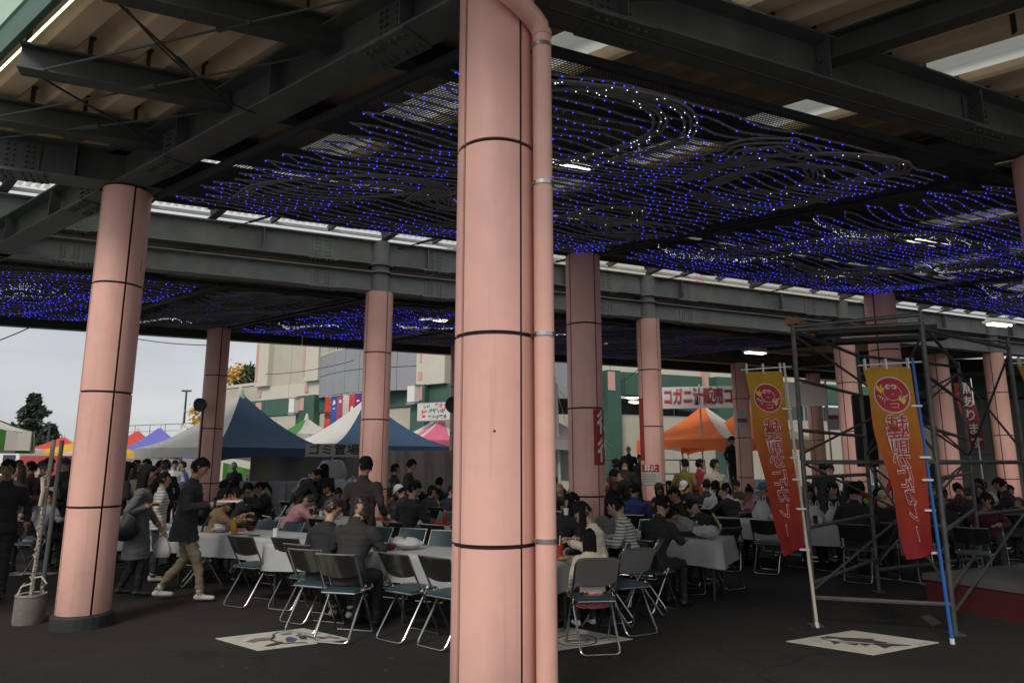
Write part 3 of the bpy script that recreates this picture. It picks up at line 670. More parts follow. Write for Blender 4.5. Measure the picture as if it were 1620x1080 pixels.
# ------------------------------------------------------------------ lit fluorescent fittings hanging under the deck
lampm = None
for (px, py, z, lab) in ((1470, 386, 4.95, 'lit twin tube lamp above the net at the right, brightest of all'), (884, 268, 4.98, 'lit twin tube lamp above the net just right of the nearest column'), (1195, 560, 4.6, 'lit lamp low under the far canopy, above the orange tents'),
                    (1581, 516, 4.6, 'lit lamp at the far right above the red streamer'), (686, 508, 4.85, 'lit lamp behind the blue net left of the nearest column')):
    p = at_z(px, py, z)
    t = thing('ceiling_lamp', lab, 'lamp', p, R(20), 'lit tube lamps under the canopies'); t.scale = (.62, .8, 1) if py > 500 else (.72, 1, 1)
    MB().prism([(-.62, -.13), (.62, -.13), (.62, .13), (-.62, .13)], .05, base=.05).prism([(-.6, -.05), (.6, -.05), (.6, .05), (-.6, .05)], .06, base=.1).build('housing', WHITE, t)
    for y in (-.07, .07): MB().tube([(-.5, y, .025), (.5, y, .025)], .018, n=8).build('tube', LAMP, t)
    MB().tube([(-.4, 0, .15), (-.4, 0, 5.27 - z)], .008, n=5).tube([(.4, 0, .15), (.4, 0, 5.27 - z)], .008, n=5).build('hanger_rod', STEEL_D, t)
p = at_z(913, 300, 4.6)
# ================================================================== CREAM AND GREEN BUILDING BEHIND
CREAM = mat('cream_wall_panel', (.47, .44, .36), .75, var=.07, scale=1.2, bump=.05, stain=((.26, .24, .19), .35, .8))
CREAM2 = mat('pale_cream_pilaster', (.56, .53, .45), .7, var=.05, scale=1.5)
BAND = mat('green_wall_band', (.045, .108, .08), .6, var=.1, scale=1.5)
GREYP = mat('grey_metal_panel', (.27, .28, .30), .5, var=.06, scale=.8, bump=.02, bscale=10)
PINKB = mat('pink_wall_inlay', (.55, .33, .29), .6, var=.06)
GLASS = mat('dark_window_glass', (.04, .05, .055), .08, var=0, spec=.6)
FRAME = mat('aluminium_frame', (.45, .45, .45), .4, metal=.6)
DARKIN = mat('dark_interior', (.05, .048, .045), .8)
C0 = Vector((-.5, 27.0, 0))
def on_plane(px, py, o, d, nrm):
    u = (px - 810) / FPX; v = (540 - py) / FPX
    r = Vector((u, _c - v * _s, _s + v * _c)); k = (o - Vector((0, 0, CAM_H))).dot(nrm) / r.dot(nrm)
    p = Vector((0, 0, CAM_H)) + r * k; return (p - o).dot(d), p.z
bl = thing('market_building', 'large cream market hall with green band, pink inlays and grey bowed bay behind the tents', 'building', (0, 0, 0))
def slab(name, o, d, out, t0, t1, z0, z1, dep, m, base=0., par=bl):
    a, b = o + d * t0, o + d * t1; zc = (z0 + z1) / 2
    return MB().bar(a + out * (base + dep / 2) + Vector((0, 0, zc)), b + out * (base + dep / 2) + Vector((0, 0, zc)), dep, z1 - z0).build(name, m, par)
def rectL(name, x0, y0, x1, y1, dep, m, base=0.):
    pts = [on_plane(x, y, C0, A2, NA) for x in (x0, x1) for y in (y0, y1)]
    ym = [on_plane((x0 + x1) / 2, y, C0, A2, NA)[1] for y in (y0, y1)]
    t = [on_plane(x, (y0 + y1) / 2, C0, A2, NA)[0] for x in (x0, x1)]
    return slab(name, C0, A2, NA, min(t), max(t), min(ym), max(ym), dep, m, base)
def rectR(name, x0, y0, x1, y1, dep, m, base=0.):
    ym = [on_plane((x0 + x1) / 2, y, C0, B2, -NB)[1] for y in (y0, y1)]
    t = [on_plane(x, (y0 + y1) / 2, C0, B2, -NB)[0] for x in (x0, x1)]
    return slab(name, C0, B2, -NB, min(t), max(t), min(ym), max(ym), dep, m, base)
zt = lambda py, px=600: on_plane(px, py, C0, A2, NA)[1]
zb0, zb1 = on_plane(450, 657, C0, A2, NA)[1], on_plane(450, 631, C0, A2, NA)[1]      # the green band
tL = lambda px: on_plane(px, 640, C0, A2, NA)[0]
tR = lambda px: on_plane(px, 640, C0, B2, -NB)[0]
ztop = 11.0
# lower wall, in panels with open joints
def panels(name, o, d, out, t0, t1, z0, z1, w, h, m, dep=.12, base=0.):
    n = max(1, round((t1 - t0) / w)); k = max(1, round((z1 - z0) / h))
    for i in range(n):
        for j in range(k):
            slab(name, o, d, out, t0 + (t1 - t0) * i / n + .012, t0 + (t1 - t0) * (i + 1) / n - .012, z0 + (z1 - z0) * j / k + .012, z0 + (z1 - z0) * (j + 1) / k - .012, dep, m, base)
slab('core_wall', C0, A2, NA, 0, tL(340), 0, zb1 + .05, .3, mat('joint_backing_wall', (.2, .19, .16), .8), -.32)  # darker backing wall behind the open panel joints
slab('core_wall', C0, A2, NA, 0, tL(413), zb1 + .05, ztop, .3, MATS['joint_backing_wall'], -.32)
panels('wall_panel', C0, A2, NA, 0, tL(340), 0, zb0, 2.2, zb0 / 2, CREAM)
panels('band_panel', C0, A2, NA, 0, tL(340), zb0, zb1, 6, 2, BAND, .2)
annex = on_plane(380, 613, C0, A2, NA)[1]
panels('wall_panel', C0, A2, NA, tL(413), tL(340), zb1, annex, 2.4, 3, CREAM, .14)
slab('roof_coping', C0, A2, NA, tL(413), tL(340), annex, annex + .16, .5, CREAM2, -.3)
zu = on_plane(450, 609, C0, A2, NA)[1]
panels('wall_panel', C0, A2, NA, tL(512), tL(413), zb1, zu, 2.4, 3, CREAM2, .18)
panels('wall_panel', C0, A2, NA, tL(492), tL(430), zu, ztop, 1.8, 2.2, CREAM, .1)
for x0, x1 in ((411, 431), (489, 511), (668, 713)):
    slab('pilaster', C0, A2, NA, tL(x1), tL(x0), zb1 if x0 > 600 else zu, ztop, .42, CREAM2)
for x0, y0, x1, y1 in ((416, 547, 419.5, 605), (490.5, 549, 494, 597), (675, 556, 678.5, 575)):
    rectL('pink_strip', x0, y0, x1, y1, .02, PINKB, .42)
for x0, y0, x1, y1 in ((487.5, 610, 492.5, 621), (414, 619, 418, 629), (672.5, 589, 678.5, 602)):
    rectL('pink_square', x0, y0, x1, y1, .03, PINKB, .42 if x0 > 500 else .2)
rectL('pink_square', 410, 637, 419, 656, .03, PINKB, .2); rectL('pink_square', 483, 631, 494, 650, .03, PINKB, .5); rectL('pink_square', 666, 613, 681, 635, .03, PINKB, .5)
for x0, x1 in ((482, 510), (662, 684)): slab('green_pier', C0, A2, NA, tL(x1), tL(x0), 0, zb1 + .01, .5, BAND)
for (x, y) in ((482.5, 643), (671, 625)):
    t, z = on_plane(x, y, C0, A2, NA); p = C0 + A2 * t + NA * .66 + Vector((0, 0, z))
    lampw = thing('wall_lamp', 'white box lamp on the green pier ' + ('left of the hanging flags' if x < 600 else 'above the painted menu board'), 'lamp', p, math.atan2(A2.y, A2.x), 'white box wall lamps')
    MB().prism([(-.22, -.12), (.22, -.12), (.22, .16), (-.22, .16)], .7, base=-.35).build('shade', WHITE, lampw)
    MB().prism([(-.26, -.0), (.26, -.0), (.26, .17), (-.26, .17)], .06, base=-.45).prism([(-.26, -.16), (.26, -.16), (.26, .17), (-.26, .17)], .05, base=.36).build('bracket', FRAME, lampw)
# bowed grey bay with strip windows
ta, tb = tL(668), tL(511); z0b, z1b = on_plane(590, 624, C0, A2, NA)[1], ztop
nb = 7
for i in range(nb):
    def bow(f): return C0 + A2 * (ta + (tb - ta) * f) + NA * (.25 + .85 * math.sin(math.pi * f))
    a, b = bow(i / nb), bow((i + 1) / nb)
    for (za, zb_, m) in ((z0b, z0b + 1.05, GREYP), (z0b + 1.06, z0b + 2.1, GREYP), (z0b + 3.9, ztop, GREYP)):
        MB().bar(a.lerp(b, .008) + Vector((0, 0, (za + zb_) / 2)), a.lerp(b, .992) + Vector((0, 0, (za + zb_) / 2)), .08, zb_ - za - .02).build('bay_panel', m, bl)
    w = MB().bar(a.lerp(b, .06) + Vector((0, 0, z0b + 3.0)) - NA * .05, a.lerp(b, .94) + Vector((0, 0, z0b + 3.0)) - NA * .05, .02, 1.75).build('window', GLASS, bl)
    f = MB()
    for e in (.02, .27, .5, .73, .98): f.bar(a.lerp(b, e) + Vector((0, 0, z0b + 2.12)), a.lerp(b, e) + Vector((0, 0, z0b + 3.88)), .06, .05)
    f.bar(a + Vector((0, 0, z0b + 2.13)), b + Vector((0, 0, z0b + 2.13)), .09, .06).bar(a + Vector((0, 0, z0b + 3.87)), b + Vector((0, 0, z0b + 3.87)), .09, .06); f.build('window_frame', CREAM2, w)
bs = MB().add([bow(i / nb) + Vector((0, 0, z0b)) for i in range(nb + 1)] + [C0 + A2 * tb + Vector((0, 0, z0b)), C0 + A2 * ta + Vector((0, 0, z0b))], [tuple(range(nb + 3))]); bs.build('soffit', mat('dark_soffit', (.06, .06, .055), .8), bl)
# right hand front
rb0, rb1 = on_plane(1050, 628, C0, B2, -NB)[1], on_plane(1050, 593, C0, B2, -NB)[1]
rw = on_plane(988, 658, C0, B2, -NB)[1]
tE = tR(1420)
slab('core_wall', C0, B2, -NB, 0, tE, 0, rw, .3, MATS['joint_backing_wall'], -.32)
slab('core_wall', C0, B2, -NB, 0, tE, rb0, ztop, .3, MATS['joint_backing_wall'], -.32)
slab('room_back', C0, B2, -NB, 0, tE, rw - .2, rb0 + .2, .1, DARKIN, -3.2)
panels('wall_panel', C0, B2, -NB, 0, tE, .5, rw, 3.4, 3, CREAM); panels('base_panel', C0, B2, -NB, 0, tE, 0, .5, 6, 1, BAND, .16)
panels('band_panel', C0, B2, -NB, 0, tE, rb0, rb1, 6, 3, BAND, .2); panels('wall_panel', C0, B2, -NB, 0, tE, rb1, ztop, 2.6, 1.6, CREAM2)
panels('bay_panel', C0, B2, -NB, .3, tR(905), rb0 - .3, rb1 + .4, 2.2, 3, GREYP, .3, .2)
slab('green_pier', C0, B2, -NB, tR(952), tR(973), 0, rb1, .5, BAND); rectR('pink_square', 952, 590, 963, 619, .03, PINKB, .5)
slab('green_pier', C0, B2, -NB, tR(1125), tR(1150), 0, rb1, .5, BAND); slab('pilaster', C0, B2, -NB, tR(1108), tR(1114), rb0 - .4, ztop, .4, PINKB)
for i in range(14):
    a0 = tR(975) + i * 1.55
    w = slab('window', C0, B2, -NB, a0 + .04, a0 + 1.51, rw + .05, rb0 - .05, .02, mat('clear_window_glass', (.75, .8, .8), .03, var=0, trans=1.), -.06)
    f = MB(); o = C0 + B2 * a0
    for e in (0, 1.55): f.bar(o + B2 * e + Vector((0, 0, rw)), o + B2 * e + Vector((0, 0, rb0)), .08, .08)
    f.bar(o + Vector((0, 0, rw + .03)), o + B2 * 1.55 + Vector((0, 0, rw + .03)), .1, .07); f.build('window_frame', FRAME, w)
for (x, y) in ((1000, 629), (1006, 636), (1075, 640)):
    p = C0 - NB * -1.4; t, z = on_plane(x, y, C0 + NB * 1.3, B2, -NB); q = C0 + NB * 1.3 + B2 * t + Vector((0, 0, z))
    ro = thing('indoor_lamp', 'lit ceiling lamp behind the hall window, ' + {1000: 'upper left of the pair', 1006: 'lower right of the pair', 1075: 'alone behind the sales banner'}[x], 'lamp', q, 0, 'lamps inside the hall windows')
    MB().lathe([(0, .1), (.33, .08), (.36, .0)], n=16).build('lamp_rim', WHITE, ro); MB().lathe([(.34, .01), (.2, -.05), (0, -.06)], n=16).build('diffuser', LAMP, ro)
rl_ = MB(); a = C0 + B2 * tR(905) - NB * 2.2; b = C0 + B2 * tR(1060) - NB * 2.2
for h in (.95, 1.5): rl_.tube([a + Vector((0, 0, h + .25)), b + Vector((0, 0, h + .25))], .025, n=6)
hr = thing('handrail', 'thin steel handrail in front of the hall wall, behind the two standing men', 'handrail', (0, 0, 0)); rl_.build('rail', STEEL_D, hr)
for i in range(5):
    p = a.lerp(b, i / 4); MB().tube([p, p + Vector((0, 0, 1.75))], .025, n=6).build('post', STEEL_D, hr)

# dim shop front and hall wall at the far right under the canopy
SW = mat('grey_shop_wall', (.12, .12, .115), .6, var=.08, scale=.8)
sf = thing('shop_front', 'dim grey panelled shop front deep under the canopy at the far right', 'building', (0, 0, 0))
so, sd, sn = at_y(1395, 23.5), Vector((1, -.12, 0)).normalized(), Vector((-.12, -1, 0)).normalized()
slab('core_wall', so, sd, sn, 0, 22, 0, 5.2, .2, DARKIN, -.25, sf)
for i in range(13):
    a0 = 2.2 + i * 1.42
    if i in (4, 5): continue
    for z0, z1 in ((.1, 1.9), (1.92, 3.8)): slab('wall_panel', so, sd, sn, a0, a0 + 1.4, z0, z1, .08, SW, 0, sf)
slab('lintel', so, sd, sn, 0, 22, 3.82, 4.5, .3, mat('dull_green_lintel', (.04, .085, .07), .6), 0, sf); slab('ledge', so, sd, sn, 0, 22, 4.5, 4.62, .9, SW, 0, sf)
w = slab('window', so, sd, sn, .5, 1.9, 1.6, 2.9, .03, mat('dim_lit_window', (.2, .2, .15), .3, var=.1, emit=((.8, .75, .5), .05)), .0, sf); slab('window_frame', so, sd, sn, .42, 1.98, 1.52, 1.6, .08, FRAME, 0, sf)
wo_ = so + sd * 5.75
slab('added_side_wall', wo_ + sn * -.5, Vector((.0, -1, 0)), Vector((-1, 0, 0)), 0, 17.5, 0, 5.4, .25, SW, 0, sf)  # unseen wall added to shut out light from the right
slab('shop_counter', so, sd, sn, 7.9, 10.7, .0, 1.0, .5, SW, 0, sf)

# ================================================================== TENTS
def fabric(name, col, tr=.28): return translucent(name, col, tr, .8)
FW, FB, FR, FY = fabric('white_tent_fabric', (.74, .72, .66)), fabric('navy_tent_fabric', (.045, .095, .17), .2), fabric('red_tent_fabric', (.72, .09, .07)), fabric('yellow_tent_fabric', (.82, .5, .06))
FBL, FG, FP, FO = fabric('violet_blue_tent_fabric', (.2, .2, .66)), fabric('green_tent_fabric', (.075, .26, .05)), fabric('pink_tent_fabric', (.85, .2, .33)), fabric('orange_tent_fabric', (.95, .24, .07), .4)
POLE = mat('tent_pole_aluminium', (.5, .5, .48), .4, metal=.7)
def tent(label, c, phi, s, ez, pz, cols, val=.22, arch=.14, legs=True, group=None, power=1.55, gores=1, sag=.0):
    t = thing('event_tent', label, 'tent', (c[0], c[1], 0), phi, group); h = s / 2
    cor = [(-h, -h), (h, -h), (h, h), (-h, h)]
    for k in range(4):
        a, b = Vector((*cor[k], 0)), Vector((*cor[(k + 1) % 4], 0)); cs = cols[k % len(cols)]; cs = cs if isinstance(cs, (list, tuple)) else [cs]
        def f(u, v):
            p = a.lerp(b, u); q = p * (1 - v); zz = ez + (pz - ez) * (v ** power)
            dip = -.10 * math.sin(math.pi * u) * (1 - v) * v * 2
            q.z = zz + dip + .012 * math.sin(u * 23 + v * 9) * (1 - v); return q
        m = MB(); nu = max(8, len(cs) * 2 * gores); nv = 8
        for i in range(nu):
            for j in range(nv):
                P = [f(i / nu, j / nv), f((i + 1) / nu, j / nv), f((i + 1) / nu, (j + 1) / nv), f(i / nu, (j + 1) / nv)]
                m.add(P, [(0, 1, 2, 3)], int(i / nu * len(cs) * gores) % len(cs))
        for i in range(nu):
            P = []
            for e in (i / nu, (i + 1) / nu):
                p = a.lerp(b, e); wv = .02 * math.sin(e * 31); o = p.normalized() * (.012 + wv)
                P.append((Vector((p.x + o.x, p.y + o.y, ez + .002)), Vector((p.x + o.x * 1.6, p.y + o.y * 1.6, ez - val - arch * (1 - math.sin(math.pi * e) ** .6)))))
            m.add([P[0][0], P[0][1], P[1][1], P[1][0]], [(0, 1, 2, 3)], int(i / nu * len(cs) * gores) % len(cs))
        m.build('canopy_panel', list(cs), t, smooth=False, fix=False)
    MB().lathe([(.16, pz - .26), (.1, pz - .06), (.04, pz + .16), (0, pz + .2)], n=12).build('peak_cap', FW, t, True)
    if legs:
        for x, y in cor: MB().bar((x * .985, y * .985, 0), (x * .985, y * .985, ez - .03), .045, .045, up=(1, 0, 0)).prism([(x * .985 - .08, y * .985 - .08), (x * .985 + .08, y * .985 - .08), (x * .985 + .08, y * .985 + .08), (x * .985 - .08, y * .985 + .08)], .012).build('leg', POLE, t)
        fr_ = MB()
        for k in range(4): fr_.bar(Vector((*cor[k], ez - .04)) * .98, Vector((*cor[(k + 1) % 4], ez - .04)) * .98, .03, .03)
        fr_.build('frame', POLE, t)
    return t
sq = lambda px, Y: tuple(at_y(px, Y)[:2])
t1 = Vector((-7.5, 18.5, 0))
tent('navy and white peaked tent, left of the two above the garbage corner', t1, R(56), 3.6, 2.02, 3.56, [FB, FB, FW, FW], group='navy and white tents')
tent('navy and white peaked tent behind the column under the double beam', (-4.87, 22.4), R(40), 4.2, 2.15, 3.78, [FB, FB, FW, FW], group='navy and white tents')
cset = [('red and white peaked tent behind the left column, left of the yellow one', 95, 46, 692, [FR, FW, FR, FW], 20), ('yellow and white striped tent showing left of the pink column', 150, 42, 690, [[FY, FW, FY], FY, FW, FY], 15),
        ('red and white peaked tent just right of the left column', 212, 46, 682, [FR, FW, FR, FW], 25), ('violet blue and white peaked tent next to the red and white one', 247, 45, 677, [FBL, FW, FBL, FW], 25), ('plain white peaked tent farthest back, only its tip showing', 286, 50, 675, [FW], 25)]
for lab, px, Y, py, cs, ph in cset: tent(lab, sq(px, Y), R(ph), 5.4 if px != 150 else 6.2, 2.2, z_of(py - 2, Y), cs, group='bright coloured tents in the distance')
tent('green and white small tent tip between the two navy tents', sq(481, 31), R(48), 2.2, 2.9, z_of(660, 31), [FW, FG, FW, FG])
tent('pink and white striped tent under the painted menu board', sq(700, 25), R(30), 3.6, 2.4, z_of(655, 25), [[FP, FW, FP], [FW, FP, FW]])
tent('orange and white tent under the sales banner, left one', sq(1118, 25.2), R(45), 3.6, 2.45, z_of(640, 25.2), [FW, FO, FW, FO], val=.3, arch=.2, group='orange and white tents')
tent('orange and white tent under the sales banner, right one behind the far column', sq(1192, 24.9), R(40), 3.6, 2.45, z_of(640, 25.6), [FW, FO, FW, FO], val=.3, arch=.2, group='orange and white tents')
tent('green and white striped tent cut by the left edge, tied to the concrete weight', (-7.2, 7.55), R(35), 3.0, 1.98, 2.75, [[FG, FW], [FG, FW]], val=.2, arch=.0, gores=7, power=1.15, legs=False)
wt = tent('white marquee right of the nearest column, beside the leaning pole', sq(838, 16), R(20), 2.6, 2.15, 3.1, [FW])
for y0 in (1.25,):
    MB().grid(lambda u, v: (-1.28 + 2.56 * u, 1.27 + .05 * math.sin(u * 17), 2.05 * v), 20, 2).grid(lambda u, v: (1.27 + .04 * math.sin(u * 14), -1.25 + 2.5 * u, 1.2 + .85 * v), 16, 2).build('side_sheet', FW, wt, fix=False)

# ================================================================== THINGS UNDER AND AROUND THE TENTS
GREYC = mat('pale_grey_crate_plastic', (.30, .31, .32), .5, var=.12, scale=3)
def crate(label, c, rz, size, m=GREYC, group='grey crates stacked by the garbage tent'):
    t = thing('crate', label, 'crate', c, rz, group); w, d, h = size
    b = MB().box((0, 0, h / 2), (w, d, h)); b.build('body', m, t)
    r = MB()
    for z in (h * .2, h * .93): r.box((0, 0, z), (w + .03, d + .03, .03))
    for x in (-.5, 0, .5): r.box((x * w * .98, 0, h / 2), (.03, d + .026, h * .9))
    r.build('ribs', m, t); return t
for i in range(7):
    for j in range(2):
        p = at_y(357 + 22 * i, 17.4 + .1 * (i % 3)); p.z = j * .6
        crate('pale grey crate, %s of the stack, %s from its left end under the navy tent' % (('bottom', 'top')[j], ('first', 'second', 'third', 'fourth', 'fifth', 'sixth', 'seventh')[i]), p, R(4 * (i % 3)), (.36, .5, .58))
BAG = translucent('clear_garbage_bag', (.52, .53, .55), .35, .3)
def blob(name, m, c, r, seed, parent=None, tie=True, n=12):
    rnd = random.Random(seed); b = MB(); k = rnd.random() * 9
    b.ball((0, 0, r[2]), r, n, 9)
    for v in b.v:
        d = mnoise.noise(Vector((v.x / r[0] * 1.6 + k, v.y / r[1] * 1.6, v.z / r[2] * 1.3))) * .34 + (0 if tie else mnoise.noise(Vector((v.x * 22 + k, v.y * 22, v.z * 22))) * .4)
        v.x *= 1 + d; v.y *= 1 + d; v.z = max(0.0, v.z * (1 + d * .5))
    if tie: b.tube([(0, 0, 1.85 * r[2]), (.01, 0, 2.1 * r[2]), (.05, .02, 2.4 * r[2])], [.05, .02, .07], n=7)
    return b.build(name, m, parent, True, c)
for i, (px, Y, z) in enumerate(((478, 16.8, 0), (500, 17, 0), (522, 16.9, 0), (545, 17.1, 0), (563, 17.3, 0), (488, 17.1, .55), (512, 17.2, .6), (536, 17.2, .55), (556, 17.5, .5), (524, 17.4, 1.05))):
    p = at_y(px, Y); p.z = z
    tag(blob('garbage_bag', BAG, p, (.36, .34, .34), i), 'filled pale garbage bag, %s in the %s of the heap below the garbage sign' % (('first', 'second', 'third', 'fourth', 'fifth', 'first', 'second', 'third', 'fourth', 'alone')[i], 'top' if i == 9 else 'lower row' if i < 5 else 'upper row'), 'garbage bag', 'garbage bags in the heap under the navy tent')
gs = thing('hanging_sign', 'white cloth sign with four black characters hanging under the navy tent eave', 'sign', at_y(526, 17.6), R(2))
zs = z_of(712, 17.6)
MB().box((0, 0, zs), (1.46, .015, .34)).build('cloth', mat('white_sign_cloth', (.42, .42, .38), .8, var=.05), gs)
SIGNK = mat('black_lettering', (.02, .02, .02), .6, var=0)
lettering('ゴミ置場', .29, SIGNK, gs, frame((0, -.012, zs), (1, 0, 0), (0, -1, 0)), bold=.006, sx=1.15)
sheet = MB().grid(lambda u, v: (at_y(602 + 118 * u, 17.2 + .1 * math.sin(u * 21) + .05 * math.sin(u * 47 + v * 3)).to_tuple()[:2] + (1.95 * v,)), 40, 4)
tag(sheet.build('tent_side_sheet', fabric('beige_tarpaulin', (.34, .30, .25), .25), smooth=True, fix=False), 'beige tarpaulin wall hanging behind the standing man with a tray', 'tarpaulin')
tag(MB().grid(lambda u, v: (at_y(395 + 185 * u, 19.6 + .12 * math.sin(u * 17)).to_tuple()[:2] + (.4 + 1.55 * v,)), 30, 3).build('tent_side_sheet', fabric('dull_grey_tarpaulin', (.16, .155, .15), .2), smooth=True, fix=False), 'dull grey tarpaulin wall behind the garbage bags', 'tarpaulin')
tag(MB().grid(lambda u, v: (at_y(352 + 60 * u, 22 + .1 * math.sin(u * 9)).to_tuple()[:2] + (.9 + .75 * v - .3 * u * v,)), 8, 3).build('tent_side_sheet', FG, smooth=True, fix=False), 'green sheet draped over a stall behind the crates', 'tarpaulin')
# sales banner
bn = thing('sales_banner', 'long white banner with big red characters above the orange tents', 'banner', (0, 0, 0))
Yb = 23.6; za, zb_ = z_of(646, Yb), z_of(612, Yb)
pa, pb = at_y(1022, Yb + .3), at_y(1318, Yb - 1.1); dx = (pb - pa).normalized(); dn = dx.cross(Vector((0, 0, 1)))
m = MB().grid(lambda u, v: pa.lerp(pb, u) + Vector((0, 0, za + (zb_ - za) * v)) + dn * (.05 * math.sin(u * 9)), 30, 2)
m.build('cloth', fabric('white_banner_cloth', (.86, .86, .88), .42), bn, fix=False)
RED = mat('red_lettering', (.62, .035, .03), .6, var=0); NAVY = mat('navy_lettering_outline', (.05, .04, .12), .6, var=0); WHL = mat('white_lettering', (.78, .76, .72), .6, var=0)
W = (pb - pa).length
def bfn(off): return lambda p: pa + dx * (W * .5 - .98 + p.x) + Vector((0, 0, (za + zb_) / 2 + p.y)) + dn * (off + .05 * math.sin((W * .5 - .98 + p.x) / W * 9))
word = 'セイコガニ汁販売コーナー'
lettering(word, .60, NAVY, bn, None, bold=.034, sx=.57, fn=bfn(.015)); lettering(word, .60, WHL, bn, None, bold=.02, sx=.57, fn=bfn(.03)); lettering(word, .60, RED, bn, None, bold=.008, sx=.57, fn=bfn(.045))
for q in (pa, at_y(1113, Yb), pb): MB().tube([q + dn * -.06, q + dn * -.06 + Vector((0, 0, zb_ + .1))], .03, n=8).build('pole', mat('cream_pole', (.55, .48, .36), .5), bn)
# painted menu board and hanging flags on the hall
mb_ = thing('menu_board', 'white painted menu board with red and green brush lettering above the pink tent', 'sign', at_y(685, 24.3), R(-25))
zc = z_of(651, 24.3)
MB().box((0, 0, zc), (1.42, .03, .62)).build('board', mat('menu_board_white', (.62, .62, .58), .6, var=.06), mb_); MB().box((-.71, .03, zc), (.04, .05, .68)).box((.71, .03, zc), (.04, .05, .68)).box((0, .03, zc - .32), (1.46, .05, .04)).box((0, .03, zc + .32), (1.46, .05, .04)).build('board_frame', FRAME, mb_)
GRL = mat('green_lettering', (.04, .25, .1), .6, var=0)
for txt, sz, m_, x, z in (('しい', .15, SIGNK, -.32, .2), ('焼き', .17, RED, .2, .2), ('味', .28, RED, .56, .14), ('海鮮', .17, GRL, -.05, .02), ('いか', .17, SIGNK, .3, .02), ('丼', .3, RED, -.42, -.08), ('焼そば', .15, GRL, -.02, -.2), ('焼き', .16, NAVY, .38, -.2)):
    lettering(txt, sz, m_, mb_, frame((x, -.018, zc + z), (1, 0, 0), (0, -1, 0)), bold=.006)
fl = [('red', FR, 0), ('blue', fabric('blue_flag_fabric', (.05, .14, .5)), 1), ('crimson', fabric('crimson_flag_fabric', (.5, .1, .16)), 1), ('white', FW, 2), ('scarlet', FR, 1), ('purple', fabric('purple_flag_fabric', (.2, .05, .3)), 1)]
for i, (nm, m_, k) in enumerate(fl):
    p = at_y(514 + i * 9.6, 26.5); zt_ = z_of(628 - i * 1.2, 26.5)
    f = thing('hanging_flag', 'tall %s fabric flag in the row under the grey bay, %s' % (nm, ('with a big black character', 'beside the red one', 'with pale print', 'with a blue top', 'with white foot', 'last at the right')[i]), 'flag', p, R(12), 'flags hanging under the grey bay')
    MB().grid(lambda u, v: (-.12 + .24 * u, .03 * math.sin(v * 7 + i), zt_ - 1.55 * v), 3, 10).build('cloth', m_, f, fix=False)
    MB().tube([(-.13, 0, zt_ + .02), (.13, 0, zt_ + .02)], .015, n=6).build('rod', WHITE, f)
    for q in (-.09, .0, .09): MB().box((q, 0, zt_ + .04), (.03, .02, .06)).build('loop', BLACK, f)
    if i == 0: lettering('石', .26, SIGNK, f, frame((0, -.04, zt_ - .72), (1, 0, 0), (0, -1, 0)), bold=.01)
    else:
        for q in range(3): MB().prism([(-.06, zt_ - .35 - q * .3), (.05, zt_ - .3 - q * .3), (.03, zt_ - .14 - q * .3), (-.04, zt_ - .18 - q * .3)], .004).build('print_mark', WHL if k == 1 else FBL, f).rotation_euler = (R(90), 0, 0)
fr_ = at_y(398, 22); tag(MB().tube([fr_ + Vector((0, 0, z_of(676, 22))), fr_ + Vector((.0, 0, z_of(665, 22)))], [.12, .05], n=8).build('paper_lantern', FR, smooth=True), 'small red lantern above the navy tent slope', 'lantern')

# round black lamp heads on stands
def stand(label, px, py, Y, r, rz, group='round black lamps on stands'):
    p = at_y(px, Y); z = z_of(py, Y)
    t = thing('stand_lamp', label, 'lamp stand', p, rz, group)
    MB().tube([(0, .08, .0), (0, .08, z)], .022, n=8).build('pole', BLACK, t)
    for a in (0, 2.1, 4.2): MB().tube([(0, .08, .5), (.45 * math.cos(a), .08 + .45 * math.sin(a), .02)], .014, n=6).build('leg', BLACK, t)
    m = MB(); k = Matrix.Rotation(R(96), 4, 'X')
    m.lathe([(0, -.12), (r * .55, -.11), (r * .92, -.03), (r, .04), (r * .97, .06), (0, .03)], n=20)
    m.v = [k @ v + Vector((0, 0, z)) for v in m.v]; m.build('lamp_head', mat('black_gloss_housing', (.025, .025, .03), .4), t, True)
    m = MB()
    for q in range(-4, 5):
        hw = r * math.sqrt(max(.01, 1 - (q / 4.6) ** 2)) * .95; m.tube([(-hw, -.075, z + q * r / 4.6), (hw, -.075, z + q * r / 4.6)], .006, n=4)
    m.build('grille', mat('grille_grey', (.08, .08, .085), .4), t)
stand('round black lamp on a tall stand, left of the dark pink column', 308, 640, 14.6, .15, R(-18)); stand('round black lamp peeking out beside the nearest column', 716, 640, 15, .19, R(0))
# white leaning mast with guy ropes
mast = thing('mast', 'white leaning mast with guy ropes right of the nearest column', 'mast', at_y(888, 15.2))
h = z_of(612, 15.2); lean = -.1
MB().tube([(0, 0, 0), (lean, 0, h)], .04, n=10).build('pole', WHITE, mast); MB().ball((lean, 0, h + .03), .05).tube([(lean, 0, h), (lean - .01, 0, h + .22)], .012).build('finial', WHITE, mast)
for q in ((-.9, -.5, .6), (1.2, .4, 2.0), (-.5, .8, .3), (.75, -.3, .05), (-.15, -.2, 1.2)): MB().tube([(lean, 0, h), q], .007, n=4).build('guy_rope', mat('pale_rope', (.5, .5, .46), .8), mast)

